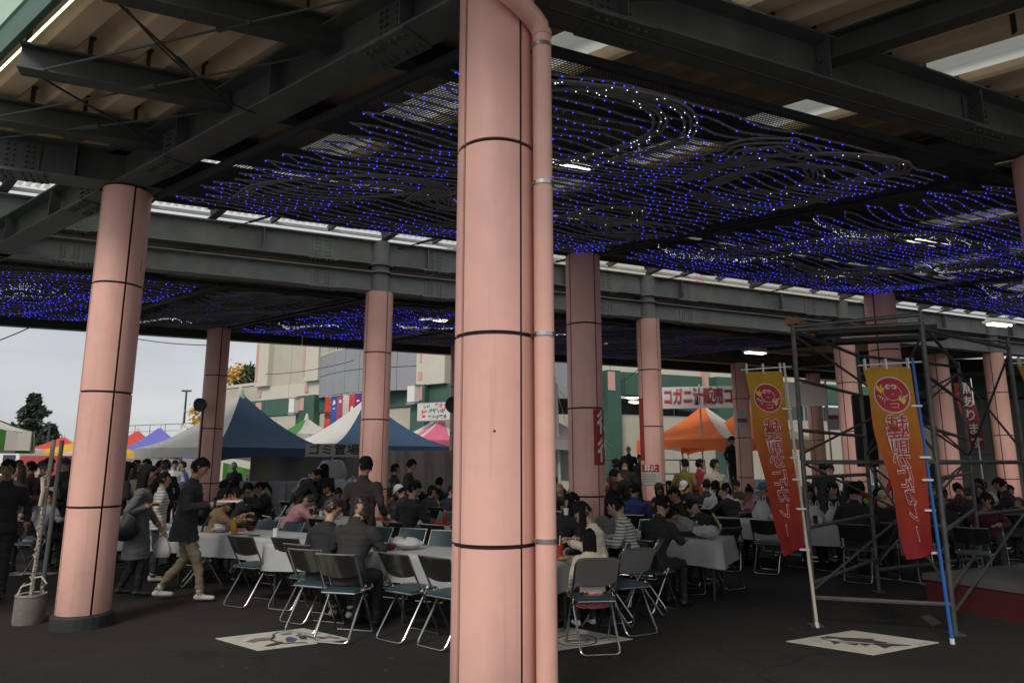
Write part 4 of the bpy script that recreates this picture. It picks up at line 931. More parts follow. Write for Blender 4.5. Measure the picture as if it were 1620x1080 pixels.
# ================================================================== FAR BACKGROUND
def leafy(label, name, base, h, w, trunk_h, col, seed, n=2600, leaf=.22, conifer=False, gold=None, group=None):
    rnd = random.Random(seed); t = thing(name, label, 'tree', base, 0, group)
    MB().tube([(0, 0, 0), (.05, .02, trunk_h), (0, 0, h * .8)], [h * .03, h * .022, h * .006], n=8).build('trunk', mat('bark', (.07, .055, .045), .9, var=.3, bump=.4), t)
    m = MB(); cl = []
    if conifer:
        k = 0; z = trunk_h
        while z < h:
            f = (z - trunk_h) / (h - trunk_h); rad = w * (1 - f) ** 1.05 * rnd.uniform(.6, 1.1) + .12
            for q in range(6):
                a = rnd.random() * 6.28
                for e in range(5): r = rad * (e + 1) / 5; cl.append((Vector((r * math.cos(a), r * math.sin(a), z + r * .28 + rnd.gauss(0, .08))), .18 + .32 * (1 - f) * .6, 0))
            z += h * .055
    else:
        for q in range(46):
            d = Vector((rnd.gauss(0, 1), rnd.gauss(0, 1), rnd.gauss(0, .8))).normalized() * rnd.uniform(.45, 1.)
            c = Vector((d.x * w, d.y * w, trunk_h + (h - trunk_h) * (.5 + .5 * d.z))); cl.append((c, w * rnd.uniform(.18, .34), 1 if gold and (c.x < gold) else 0))
        for q in range(9):
            c = cl[q][0]; m2 = None
    per = max(3, n // len(cl))
    for c, r, g in cl:
        for q in range(per):
            p = c + Vector((rnd.gauss(0, r * .55), rnd.gauss(0, r * .55), rnd.gauss(0, r * .45)))
            ax = Vector((rnd.gauss(0, 1), rnd.gauss(0, 1), rnd.gauss(0, 1) + .6)).normalized(); x = ax.orthogonal().normalized() * leaf * rnd.uniform(.5, 1.2); y = ax.cross(x).normalized() * leaf * rnd.uniform(.3, .8)
            m.add([p - x, p - y * .7, p + x, p + y], [(0, 1, 2, 3)], g)
    m.build('crown', [mat('leaf_' + '_'.join('%03d' % int(c * 1000) for c in col), col, .7, var=.5, scale=2.5), mat('golden_leaf', (.62, .37, .05), .7, var=.4, scale=2.5)], t, fix=False)
    return t
leafy('tall dark conifer at the far left behind the green striped tent', 'conifer_tree', at_y(42, 60), z_of(622, 60), 3.0, 1.0, (.035, .058, .03), 1, 6500, .26, True)
leafy('short dark conifer right of the tall one, behind the striped tent', 'conifer_tree', at_y(72, 58), z_of(676, 58), 3.1, .8, (.035, .058, .03), 2, 5000, .24, True)
leafy('half golden, half dark green tree above the annex roof', 'broadleaf_tree', at_y(376, 60), z_of(573, 60), 2.9, 3.6, (.035, .058, .025), 4, 7000, .22, False, -.2)
leafy('golden tree mostly hidden behind the dark pink column', 'broadleaf_tree', at_y(325, 62), z_of(612, 62), 1.7, 2.0, (.45, .28, .05), 5, 3500, .2, False, 9)
wall = thing('retaining_wall', 'long pale retaining wall with a thin railing behind the distant tents', 'wall', (0, 0, 0))
a, b = at_y(120, 80), at_y(420, 66); hz = z_of(694, 75)
for i in range(12):
    p, q = a.lerp(b, i / 12 + .001), a.lerp(b, (i + 1) / 12 - .001); MB().bar(p + Vector((0, 0, hz / 2)), q + Vector((0, 0, hz / 2)), .4, hz).build('wall_panel', CONC, wall)
    MB().tube([p + Vector((0, 0, hz)), p + Vector((0, 0, hz + 1.5))], .05, n=5).build('rail_post', POLE, wall)
MB().tube([a + Vector((0, 0, hz + 1.5)), b + Vector((0, 0, hz + 1.5))], .05, n=5).tube([a + Vector((0, 0, hz + .8)), b + Vector((0, 0, hz + .8))], .03, n=5).build('rail', POLE, wall)
for px, Y, py, lab in ((285, 62, 619, 'tall dark street lamp with a flat T head left of the dark column'), (71, 56, 671, 'street lamp with one arm among the conifers')):
    p = at_y(px, Y); hh = z_of(py, Y); t = thing('street_lamp', lab, 'street lamp', p, 0, 'street lamps in the distance')
    MB().tube([(0, 0, 0), (0, 0, hh)], [.14, .08], n=8).build('pole', STEEL_D, t)
    MB().box((0 if py < 650 else -.35, 0, hh + .05), (.8 if py < 650 else 1.0, .3, .14)).build('lamp_head', STEEL_D, t)
low = thing('low_building', 'low flat grey building beyond the tents at the left', 'building', at_y(120, 85)); hb = z_of(702, 85)
MB().box((0, 0, hb / 2), (9, 5, hb)).build('wall', CONC, low); MB().box((0, 0, hb + .1), (9.5, 5.5, .25)).build('roof', GREYP, low)
for i in range(4): MB().box((-3 + 2 * i, -2.53, hb * .6), (1.1, .06, .9)).build('window', GLASS, low)
tk = thing('parked_truck', 'white and red small truck parked behind the striped tent leg', 'truck', at_y(40, 38), R(-12))
MB().prism([(-1.05, .95), (.55, .95), (.55, 1.35), (.35, 2.35), (-1.05, 2.45)], 1.7, base=-.85).build('cab', WHITE, tk).rotation_euler = (R(90), 0, 0)
MB().box((1.9, 0, 1.25), (2.6, 1.8, 1.5)).build('cargo_box', mat('red_truck_box', (.35, .05, .045), .5), tk); MB().box((.6, 0, .55), (4.4, 1.5, .25)).build('chassis', BLACK, tk)
MB().box((-.2, -.88, 1.75), (.8, .02, .6)).build('side_window', GLASS, tk)
for x in (-.5, 2.2):
    for y in (-.8, .8): w = MB().tube([(x, y - .1, .38), (x, y + .1, .38)], .38, n=14).build('wheel', BLACK, tk)
# low distant hedge so the ground meets something at the horizon
hd = thing('tree_line', 'dark low line of far trees on the horizon behind everything', 'trees', (0, 0, 0)); hd['kind'] = 'stuff'
rnd = random.Random(9); m = MB()
for q in range(9000):
    x = rnd.uniform(-140, 190); hgt = 3.2 + 1.6 * mnoise.noise(Vector((x * .09, 3, 0))); p = Vector((x, 150 + rnd.uniform(-2, 2), rnd.random() * hgt))
    ax = Vector((rnd.gauss(0, 1), -1, rnd.gauss(0, 1))).normalized(); u = ax.orthogonal().normalized() * rnd.uniform(.4, .9); v = ax.cross(u) * .7
    m.add([p - u, p - v, p + u, p + v], [(0, 1, 2, 3)])
bpy.data.objects.remove(hd); tag(m.build('tree_line', mat('far_foliage', (.045, .06, .045), .8, var=.4, scale=.6), kind='stuff', fix=False), 'dark low line of far trees on the horizon behind everything', 'trees')
# red cloth signs and notices wrapped round columns
REDS = mat('red_sign_sheet', (.36, .03, .03), .5, var=.06)
def wrap(name, label, cx, cy, a_mid, half, z0, z1, m, txt=(), r=.2535, cat='sign', grp=None):
    t = thing(name, label, cat, (cx, cy, 0), 0, grp)
    pf = lambda x, z, k=0.: Vector(((r + k) * math.cos(a_mid + x / r), (r + k) * math.sin(a_mid + x / r), z))
    MB().grid(lambda u, v: pf(-half + 2 * half * u, z0 + (z1 - z0) * v), 8, 1).build('sheet', m, t, fix=False)
    for s_, size, mm, x, z in txt: lettering(s_, size, mm, t, None, bold=size * .02, fn=lambda p: pf(x + p.x, z + p.y, .004))
    return t
wrap('column_sign', 'red sheet with white characters wrapped round the right side of the column with darkest tiles', 1.04, 9.5, R(-22), .22, 1.62, 2.38, REDS, [('待', .34, WHL, .0, 2.18), ('行', .34, WHL, .0, 1.8)])
wq = Qs[2]
wrap('column_sign', 'small red prohibition sheet on the column left of the sales banner', wq.x, wq.y, R(-118), .2, 1.46, 1.61, REDS, [('禁止', .14, WHL, .02, 1.535)])
nt = wrap('column_notice', 'white notice with grey lines of print under the small red sheet', wq.x, wq.y, R(-118), .2, 1.2, 1.44, mat('notice_paper', (.5, .5, .48), .7, var=.05), cat='notice')
for i in range(6): MB().grid(lambda u, v: Vector((.256 * math.cos(R(-118) + (-.16 + .3 * u) / .256), .256 * math.sin(R(-118) + (-.16 + .3 * u) / .256), 1.24 + i * .033 + .012 * v)), 6, 1).build('print_line', INKG, nt, fix=False)
wrap('column_sign', 'tall narrow red strip on the left side of the column behind the bending man', wq.x, wq.y, R(198), .09, 1.7, 3.0, REDS)
nt = wrap('column_notice', 'white paper with a red block on the far column in front of the banner', 7.17, 20.97, R(-108), .2, 2.72, 3.2, MATS['notice_paper'], cat='notice'); MB().grid(lambda u, v: Vector((.256 * math.cos(R(-108) + (-.15 + .3 * u) / .256), .256 * math.sin(R(-108) + (-.15 + .3 * u) / .256), 2.86 + .13 * v)), 6, 1).build('red_block', REDS, nt, fix=False)
p = at_y(1325, 22.5); z = z_of(668, 22.5); nt = thing('hanging_notice', 'small white notice with a red heading between the scaffold posts', 'notice', (p.x, p.y, z)); MB().box((0, 0, 0), (.4, .02, .5)).build('sheet', MATS['notice_paper'], nt); MB().box((0, -.014, .17), (.34, .008, .12)).build('heading', REDS, nt)
p = at_y(1400, 15.5); z = z_of(752, 15.5); nt = thing('hanging_notice', 'white notice with red characters behind the black board', 'notice', (p.x, p.y, z)); MB().box((0, 0, 0), (.6, .02, .3)).build('sheet', MATS['notice_paper'], nt); lettering('禁止', .24, RED, nt, frame((.1, -.013, .0), (1, 0, 0), (0, -1, 0)), bold=.006)
MB().tube([(0, .02, -z), (0, .02, .1)], .015, n=6).build('post', STEEL_D, nt)
# ================================================================== SCAFFOLD AND FLAGS
SCA = mat('weathered_scaffold_pipe', (.12, .115, .11), .5, metal=.55, var=.3, scale=9, bump=.08, bscale=30)
sca = thing('scaffold_tower', 'grey pipe scaffold with ladder frames, braces and a plank deck at the right', 'scaffold', (0, 0, 0))
L1, L2, R1, R2, E1 = at_z(1290, 990), at_z(1391, 937), at_z(1512, 1004), at_z(1556, 914), at_z(1650, 960)
HS = z_of(497, L1.y); HS = 3.18
def pst(p, h, m=SCA):
    o = MB().tube([p, p + Vector((0, 0, h))], .0245, n=10).build('post', m, sca)
    MB().box(p + Vector((0, 0, .012)), (.13, .13, .015)).tube([p, p + Vector((0, 0, .12))], .016, n=8).build('base_jack', SCA, o)
    MB().tube([p + Vector((0, 0, h * .53)), p + Vector((0, 0, h * .53 + .1))], .03, n=10).build('coupler', SCA, o)
def hb(p, q, z, r=.021, nm='rung', z2=None): return MB().tube([p + Vector((0, 0, z)), q + Vector((0, 0, z2 if z2 is not None else z))], r, n=8).build(nm, SCA, sca)
for p, h in ((L1, HS), (L2, HS), (R1, HS + .05), (R2, HS), (E1, HS)): pst(p, h)
for z in (.42, .98, 1.5, 2.0, 2.55, 3.1): hb(L1, L2, z)
for z in (.42, .98, 1.5, 2.0, 2.55, 3.1): hb(R1, R2, z)
for z in (.28, 1.66, 3.1): hb(L1, R1, z, .024, 'ledger'); hb(L2, R2, z, .024, 'ledger')
hb(R2, E1 + (R2 - R1), .9, .024, 'ledger'); hb(R1, E1, 1.66, .024, 'ledger'); hb(R1, E1, 3.05, .024, 'ledger')
for p, q in ((L1, R2), (L2, R2), (L2, R1)):
    hb(p, q, .35, .014, 'cross_brace', 1.7); hb(q, p, .4, .014, 'cross_brace', 1.65); hb(p, q, 1.75, .014, 'cross_brace', 3.0); hb(q, p, 1.75, .014, 'cross_brace', 3.05)
hb(R2, E1, 1.75, .014, 'cross_brace', 3.0); hb(E1, R2, 1.8, .014, 'cross_brace', 3.0); hb(R1, R2 + (R2 - L2), .2, .014, 'cross_brace', 1.5)
dxx = (R1 - L1)
for i in range(2):
    a = L1.lerp(L2, .3 + .3 * i); b = a + dxx * .99; MB().bar(a + Vector((0, 0, 3.16)), b + Vector((0, 0, 3.16)), .24, .05).build('plank', mat('old_scaffold_plank', (.05, .047, .042), .8, var=.3, bump=.3, bscale=20), sca)
MB().bar(L1.lerp(L2, -.02) + Vector((0, 0, 3.2)), L1.lerp(L2, .3) + Vector((0, 0, 3.2)), .12, .07).build('timber_block', mat('orange_timber', (.3, .15, .07), .8), sca)
hb(L1 + Vector((0, 0, .0)), R1, 3.14, .022, 'guard_rail', 3.2)

REDP = mat('red_stage_skirt', (.07, .006, .008), .7, var=.1); STG = mat('grey_stage_top', (.09, .088, .085), .7, var=.1)
stg = thing('stage', 'low grey topped stage with a dark red skirt at the right edge', 'stage', (0, 0, 0))
sa, sb = at_z(1468, 958), at_z(1620, 986); sb = sa.lerp(sb, 3.2); dv = (sb - sa).normalized(); dn2 = Vector((-dv.y, dv.x, 0))
if dn2.y < 0: dn2 = -dn2
hst = .3
q = [sa, sb, sb + dn2 * 2.4, sa + dn2 * 2.4 + dv * .2]
MB().add([p + Vector((0, 0, z)) for z in (.0, hst) for p in q], [(0, 3, 2, 1), (0, 1, 5, 4), (1, 2, 6, 5), (2, 3, 7, 6), (3, 0, 4, 7)]).build('skirt', REDP, stg)
MB().add([p + Vector((0, 0, z)) for z in (hst + .002, hst + .07) for p in [q[0] - dv * .02 - dn2 * .02, q[1], q[2], q[3]]], [(0, 3, 2, 1), (4, 5, 6, 7), (0, 1, 5, 4), (1, 2, 6, 5), (2, 3, 7, 6), (3, 0, 4, 7)]).build('deck', STG, stg)

# tall crab curry flags, seen from behind so their writing is mirrored
def grad_mat():
    m = bpy.data.materials.new('yellow_to_red_flag_cloth'); m.use_nodes = True; n, l = m.node_tree.nodes, m.node_tree.links
    t = n.new('ShaderNodeTexCoord'); sx = n.new('ShaderNodeSeparateXYZ'); r = n.new('ShaderNodeValToRGB'); b = n['Principled BSDF']; b.inputs['Roughness'].default_value = .75
    e = r.color_ramp.elements; e[0].position = .05; e[0].color = (.30, .012, .018, 1); e[1].position = .92; e[1].color = (.62, .34, .03, 1)
    x = e.new(.42); x.color = (.46, .065, .018, 1); x = e.new(.68); x.color = (.58, .2, .02, 1)
    l.new(t.outputs['Generated'], sx.inputs[0]); l.new(sx.outputs['Z'], r.inputs[0])
    nz_ = n.new('ShaderNodeTexNoise'); nz_.inputs['Scale'].default_value = 9; mxx = n.new('ShaderNodeMix'); mxx.data_type = 'RGBA'; mxx.blend_type = 'OVERLAY'; mxx.inputs[0].default_value = .25
    l.new(t.outputs['Object'], nz_.inputs['Vector']); l.new(r.outputs[0], mxx.inputs[6]); l.new(nz_.outputs[0], mxx.inputs[7]); l.new(mxx.outputs[2], b.inputs['Base Color'])
    tr = n.new('ShaderNodeBsdfTranslucent'); ms = n.new('ShaderNodeMixShader'); ms.inputs[0].default_value = .35
    l.new(mxx.outputs[2], tr.inputs['Color']); l.new(b.outputs[0], ms.inputs[1]); l.new(tr.outputs[0], ms.inputs[2]); l.new(ms.outputs[0], n['Material Output'].inputs['Surface']); return m
FLAGM = grad_mat(); FRED = mat('flag_red_print', (.40, .02, .03), .7, var=0); FWH = mat('flag_white_print', (.66, .56, .52), .7, var=0); FYL = mat('flag_yellow_print', (.7, .45, .05), .7, var=0)
def crab_flag(label, base, top, pole_m, wtop, hgt, bow, seed, sway):
    t = thing('crab_flag', label, 'flag', base, 0, 'tall yellow to red crab flags')
    top = Vector(top) - Vector(base)
    MB().tube([(0, 0, .0), top], [.017, .013], n=8).build('pole', pole_m, t); MB().tube([(0, 0, .0), top * .018], .021, n=8).build('pole_foot', WHITE, t)
    arm0 = top * .985; side = Vector((-1, .12, 0)).normalized(); a, b = arm0 + side * -.08 + Vector((0, 0, .0)), arm0 + side * (wtop + .07) - Vector((0, 0, .03))
    MB().tube([a, b], .008, n=6).build('cross_arm', WHITE, t)
    def F(u, v, k=0.):                                    # u 0 at the pole, 1 at the free edge; v 0 top, 1 bottom
        pole = arm0 * (1 - v * hgt)
        w = wtop * (1 - .30 * v * v - bow * math.sin(math.pi * v))
        p = pole + side * (.025 + w * u) + Vector((0, 0, -.05 - (.05 * u) * v))
        p += Vector((0, 1, 0)) * (.05 * math.sin(u * 5 + v * 6 + seed) * v + .03 * math.sin(v * 13 + u * 3) * u + sway * u * v) + Vector((0, -1, 0)) * k
        return p
    MB().grid(lambda u, v: F(u, v), 14, 40).build('cloth', FLAGM, t, smooth=True, fix=False)
    for u in (.06, .5, .95): MB().bar(F(u, 0) + Vector((0, -.004, -.02)), F(u, 0) + Vector((0, -.004, .09)), .035, .012, up=(1, 0, 0)).build('loop', WHITE, t)
    for v in (.22, .5, .62, .78, 1.0): p = F(0, v); MB().bar(p + side * -.05, p + side * .05, .03, .02).build('tie', WHITE, t)
    ar = 1 / (arm0.length * hgt / wtop)                      # width over height of the cloth
    def G(k): return lambda p: F(.5 + p.x / 1.0, p.y, k)      # p.x in widths, mirrored because the back is seen
    def disc(cx, cy, r, k, m, name, n=22, sq=1.):
        b_ = MB(); pts = [(cx, cy)] + [(cx + r * math.cos(6.2832 * i / n), cy + r * ar * math.sin(6.2832 * i / n) * sq) for i in range(n)]
        b_.add([G(k)(Vector((x, y, 0))) for x, y in pts], [(0, 1 + i, 1 + (i + 1) % n) for i in range(n)]); return b_.build(name, m, t, fix=False)
    def line(pts, w, k, m, name):
        b_ = MB(); q = [G(k)(Vector((x, y, 0))) for x, y in pts]; b_.tube(q, w, n=5); return b_.build(name, m, t)
    cy = .155
    disc(0, cy, .40, .004, FWH, 'emblem_ring', 30); disc(0, cy, .375, .008, FRED, 'emblem_disc', 30)
    Y = lambda d: cy + d * ar
    line([(.2 * math.cos(i * .35), Y(-.04) + .17 * ar * math.sin(i * .35)) for i in range(19)], .004, .014, FWH, 'crab_outline')
    for sx in (-1, 1):
        disc(.07 * sx, Y(-.17), .055, .012, FWH, 'crab_eye', 12); disc(.055 * sx, Y(-.165), .024, .016, FRED, 'crab_pupil', 8)
        for i in range(4): line([(sx * (.13 + .045 * i), Y(.12 - .02 * i)), (sx * (.19 + .045 * i), Y(.09 - .03 * i)), (sx * (.22 + .04 * i), Y(.17 - .04 * i))], .0045, .014, FWH, 'crab_leg')
    line([(-.04, Y(-.02)), (0, Y(.0)), (.04, Y(-.02))], .0035, .014, FWH, 'crab_mouth')
    for sx, yy in ((-.2, .13), (.25, -.12)):
        b_ = MB(); pts = [(sx, Y(yy + .1)), (sx + .09, Y(yy)), (sx + .07, Y(yy - .13)), (sx + .01, Y(yy - .03)), (sx - .04, Y(yy - .12)), (sx - .07, Y(yy + .02))]
        b_.add([G(.016)(Vector((x, y, 0))) for x, y in pts], [tuple(range(6))]); b_.build('crab_claw', FYL, t, fix=False)
    line([(-.1, Y(.2)), (.1, Y(.2)), (.07, Y(.28)), (-.07, Y(.28)), (-.1, Y(.2))], .004, .014, FWH, 'crab_bowl')
    ys = [.33, .425, .515, .61, .70, .79, .885]
    for ch, y, sz in zip('越前かにカレー', ys, (.47, .44, .43, .49, .43, .41, .42)):
        for off, k, m in ((.017, .010, FWH), (.002, .016, FRED)):
            vert = ch == 'ー'
            lettering(ch, sz, m, t, None, bold=off, fn=lambda p, y=y, k=k, vert=vert: G(k)(Vector((p.y * .8 if vert else p.x, y - ar * (p.x * .8 if vert else p.y), 0))), name='lettering')
    return t
b1 = at_z(1293, 992); u = Vector((0, 0, 2.86))
BLUEP = mat('blue_flag_pole', (.02, .13, .42), .4, var=.05); CRP = mat('cream_flag_pole', (.62, .58, .45), .45, var=.05)
def top_at(base, px, py):                                   # where the pole tip stands, leaning a little
    Y = base.y + .12; p = at_y(px, Y, z_of(py, Y)); p.z = z_of(py, Y); return p
crab_flag('crab flag on a cream pole, left one, in front of the orange tents', b1, top_at(b1, 1240, 574), CRP, .40, .70, .02, .4, -.12)
b2 = at_z(1507, 1018); crab_flag('crab flag on a blue pole, in the middle of the scaffold', b2, top_at(b2, 1443, 566), BLUEP, .46, .68, .03, 2.1, -.10)
b3 = Vector((5.98, 6.95, 0)); crab_flag('crab flag cut by the right edge of the picture', b3, top_at(b3, 1682, 563), CRP, .44, .70, .02, 4.0, -.1)
# red streamer deep on the right
p = at_y(1540, 16.5); st = thing('red_streamer', 'dark red vertical streamer with white characters deep on the right', 'flag', p, R(-8)); zt0, zb0_ = z_of(605, 16.5), z_of(712, 16.5)
MB().grid(lambda u, v: (-.2 + .4 * u + .16 * v, .04 * math.sin(v * 8), zt0 + (zb0_ - zt0) * v), 4, 14).build('cloth', mat('dark_red_streamer', (.13, .010, .014), .7, var=.1), st, fix=False)
for i, ch in enumerate('魚あります'): lettering(ch, .3, mat('greyed_white_lettering', (.32, .3, .3), .7, var=0), st, frame((-.0 + .16 * (i + .5) / 5, -.06, zt0 + (zb0_ - zt0) * (i + .5) / 5), (1, 0, 0), (0, -1, 0)), bold=.005)
MB().tube([(.22, .03, 0), (.22, .03, zt0 + .1)], .015, n=6).build('pole', WHITE, st)
# black board standing behind the middle flag
p = at_y(1388, 12.2); bd = thing('display_board', 'tall matte black board behind the middle flag', 'board', p, R(-5)); z0, z1 = z_of(738, 12.2), z_of(625, 12.2)
MB().box((0, 0, (z0 + z1) / 2), (.62, .06, z1 - z0)).build('panel', BLACK, bd); MB().tube([(0, .05, 0), (0, .05, z0 + .2)], .03).build('post', STEEL_D, bd); MB().box((0, .05, .02), (.6, .5, .03)).build('foot', STEEL_D, bd)
# concrete weight, bamboo like pole and ropes of the striped tent
cw = thing('concrete_weight', 'round concrete weight with wire handle under the striped tent pole', 'weight', at_z(44, 985))
MB().lathe([(0, 0), (.138, 0), (.143, .03), (.14, .25), (.134, .27), (0, .272)], n=22).build('body', mat('rough_concrete', (.17, .155, .135), .9, var=.2, scale=14, bump=.5, bscale=50, stain=((.12, .1, .09), .6, 5)), cw, True)
MB().lathe([(.1, .28), (.143, .275), (.143, .295), (.1, .29)], n=20).build('rim_wire', POLE, cw); MB().tube([(-.13, 0, .28), (-.12, 0, .36), (-.08, 0, .4)], .006).tube([(.13, 0, .28), (.12, 0, .33)], .006).build('handle', POLE, cw)
tp = thing('tent_pole', 'tied grey pole rising from the concrete weight to the striped tent', 'pole', cw.location)
MB().tube([(0, 0, .27), (.03, .02, 1.9)], .022, n=8).build('pole', mat('galvanised_pole', (.30, .29, .27), .5, metal=.4), tp); MB().tube([(.07, .06, .27), (.09, .07, 1.9)], .022, n=8).build('pole', STEEL, tp)
rnd = random.Random(3); m = MB()
pts = [(.004 + i * .0004 + .013 * math.sin(i * 2.4) + .012 * math.sin(i * .7), .018 * math.cos(i * 2.4) - .02, .27 + i * .028) for i in range(48)]
m.tube(pts, .008, n=5).tube([(0, 0, .45), (.1, -.02, .47), (.17, -.03, .40), (.13, -.05, .36)], .009).tube([(0, 0, .4), (-.09, -.03, .37), (-.11, -.05, .29)], .009).tube([(0, -.03, 1.2), (.02, -.04, 1.35), (-.01, -.03, 1.5)], .02)
m.build('rope', mat('beige_rope', (.48, .42, .33), .9), tp)
# ================================================================== TABLES AND FOLDING CHAIRS
DV = Vector((.877, -.48, 0)).normalized(); NV = Vector((-DV.y, DV.x, 0)); F0 = at_z(417, 860, .7); F0.z = 0
RZ = math.atan2(-NV.x, NV.y)
def RW(a, n): return F0 + DV * a + NV * n
def along(px, n, z=1.0):                                # where the sight line of a picture column meets a line of seats
    k = (px - 810) / FPX; o = F0 + NV * n; c = k * (z - CAM_H) * _s
    return (k * o.y * _c + c - o.x) / (DV.x - k * DV.y * _c)
def tube_u(pts, r, m, name, par, n=8): return MB().tube(pts, r, n=n).build(name, m, par, True)
def fillet(pts, r, seg=4):
    pts = [Vector(p) for p in pts]; out = [pts[0]]
    for a, b, c in zip(pts, pts[1:], pts[2:]):
        p, q = b + (a - b).normalized() * r, b + (c - b).normalized() * r
        for i in range(seg + 1): t = i / seg; out.append(p * (1 - t) ** 2 + b * 2 * t * (1 - t) + q * t * t)
    return out + [pts[-1]]
def pad(c, w, d, h, puff, M=None):
    m = MB()
    def f(u, v, s):
        x, y = (u - .5), (v - .5); e = 1 - (abs(2 * x) ** 5 + abs(2 * y) ** 5) * .5
        return Vector((x * w * (1 - .03 * (1 - e)), y * d * (1 - .03 * (1 - e)), s * (h / 2 * max(.25, e) + puff * max(0, e) * (1 if s > 0 else 0) * (1 - 4 * x * x) * (1 - 4 * y * y))))
    m.grid(lambda u, v: f(u, v, 1), 8, 8); m.grid(lambda u, v: f(u, v, -1), 8, 8)
    n = 9
    def ring(s): return [f(i / 8, 0, s) for i in range(9)] + [f(1, i / 8, s) for i in range(1, 9)] + [f(1 - i / 8, 1, s) for i in range(1, 9)] + [f(0, 1 - i / 8, s) for i in range(1, 8)]
    a, b = ring(1), ring(-1); k = len(a); m.add(a + b, [(i, (i + 1) % k, k + (i + 1) % k, k + i) for i in range(k)])
    if M is not None: m.v = [M @ v + Vector(c) for v in m.v]
    else: m.v = [v + Vector(c) for v in m.v]
    return m
def make_chair(kind):
    t = thing('folding_chair', 'proto', 'chair', (0, 0, 0), 0, 'folding chairs at the long tables')
    x = .2
    if kind == 'round':
        tube_u(fillet([(-x, .22, .012), (-x * 1.02, -.05, .46), (-x, -.24, .81), (x, -.24, .81), (x * 1.02, -.05, .46), (x, .22, .012)], .07), .0115, CHROME, 'back_frame', t)
        tube_u([(-x, .22, .012), (x, .22, .012)], .0115, CHROME, 'front_foot', t)
    else:
        for s in (-1, 1): tube_u([(s * x, .22, .012), (s * x, -.05, .46), (s * x * .98, -.25, .80)], .0115, CHROME, 'back_frame', t)
        tube_u([(-x, .22, .012), (x, .22, .012)], .0115, CHROME, 'front_foot', t)
        tube_u([(-x * .98, -.25, .795), (x * .98, -.25, .795)], .009, CHROME, 'top_rail', t)
    tube_u(fillet([(-.175, .06, .47), (-.175, -.27, .012), (.175, -.27, .012), (.175, .06, .47)], .05), .0115, CHROME, 'rear_leg', t)
    for s in (-1, 1): MB().tube([(s * .175, .052, .458), (s * .175, .066, .478)], [.014, .011], n=8).ball((s * .2, -.045, .455), .016, 7, 5).build('cap', WHITE if kind != 'round' else CHROME, t, True)
    pad((0, .02, .45), .37, .37, .034, .012).build('seat', TEAL, t, True)
    MB().tube([(-.17, -.16, .43), (.17, -.16, .43), (.17, .19, .43), (-.17, .19, .43)], .009, n=6, closed=True).build('seat_rail', CHROME, t, True)
    M = Matrix.Rotation(R(-60.5), 3, 'X')
    def back(y_off, th, m, nm):
        b = MB()
        def f(u, v, k):
            xx = (u - .5) * (.375 if kind == 'flat' else .385); zz = .595 + .195 * v
            if kind == 'round': zz = .60 + .20 * v - .035 * (1 - abs(2 * u - 1) ** 3) * (1 - v)
            else: zz -= .028 * (1 - (2 * u - 1) ** 2) * (1 - v)
            yy = -.118 - (zz - .56) * .565 - .028 * (1 - (2 * u - 1) ** 2) + y_off + k
            return (xx, yy, zz)
        b.grid(lambda u, v: f(u, v, 0), 10, 4).grid(lambda u, v: f(u, v, th), 10, 4)
        e = lambda k: [f(i / 10, 0, k) for i in range(11)] + [f(1, i / 4, k) for i in range(1, 5)] + [f(1 - i / 10, 1, k) for i in range(1, 11)] + [f(0, 1 - i / 4, k) for i in range(1, 4)]
        p, q = e(0), e(th); n = len(p); b.add(p + q, [(i, (i + 1) % n, n + (i + 1) % n, n + i) for i in range(n)])
        return b.build(nm, m, t, True)
    back(0, .012, SHELL if kind == 'flat' else mat('grey_painted_back', (.26, .25, .24), .45, metal=.3), 'back_shell'); back(.016, .018, TEAL, 'back_pad')
    return t
PROTO = {k: make_chair(k) for k in ('flat', 'round')}
used = {'flat': False, 'round': False}; OCC = []
def chair(loc, rz, label, kind='flat'):
    loc = Vector((loc[0], loc[1], 0)); OCC.append(loc)
    if not used[kind]: used[kind] = True; o = PROTO[kind]; o.location = loc; o.rotation_euler = (0, 0, rz); o['label'] = label; return o
    return dup(PROTO[kind], label, loc, rz)
def make_table():
    t = thing('folding_table', 'proto', 'table', (0, 0, 0), 0, 'long folding tables'); w, d = 1.85, .78
    MB().box((0, d / 2, .685), (w - .02, d - .02, .028)).build('top', mat('brown_table_board', (.12, .09, .07), .5), t)
    for sx in (-1, 1):
        for y in (.1, d - .1): MB().bar((sx * .8, y, 0), (sx * .8, y, .67), .026, .026, up=(1, 0, 0)).build('leg', WOODT, t)
        MB().bar((sx * .8, .1, .12), (sx * .8, d - .1, .12), .02, .02).bar((sx * .8, d / 2, .12), (sx * .45, d / 2, .66), .018, .018, up=(0, 1, 0)).build('stretcher', WOODT, t)
    MB().bar((-.8, d / 2, .6), (.8, d / 2, .6), .03, .03).build('rail', WOODT, t); return t
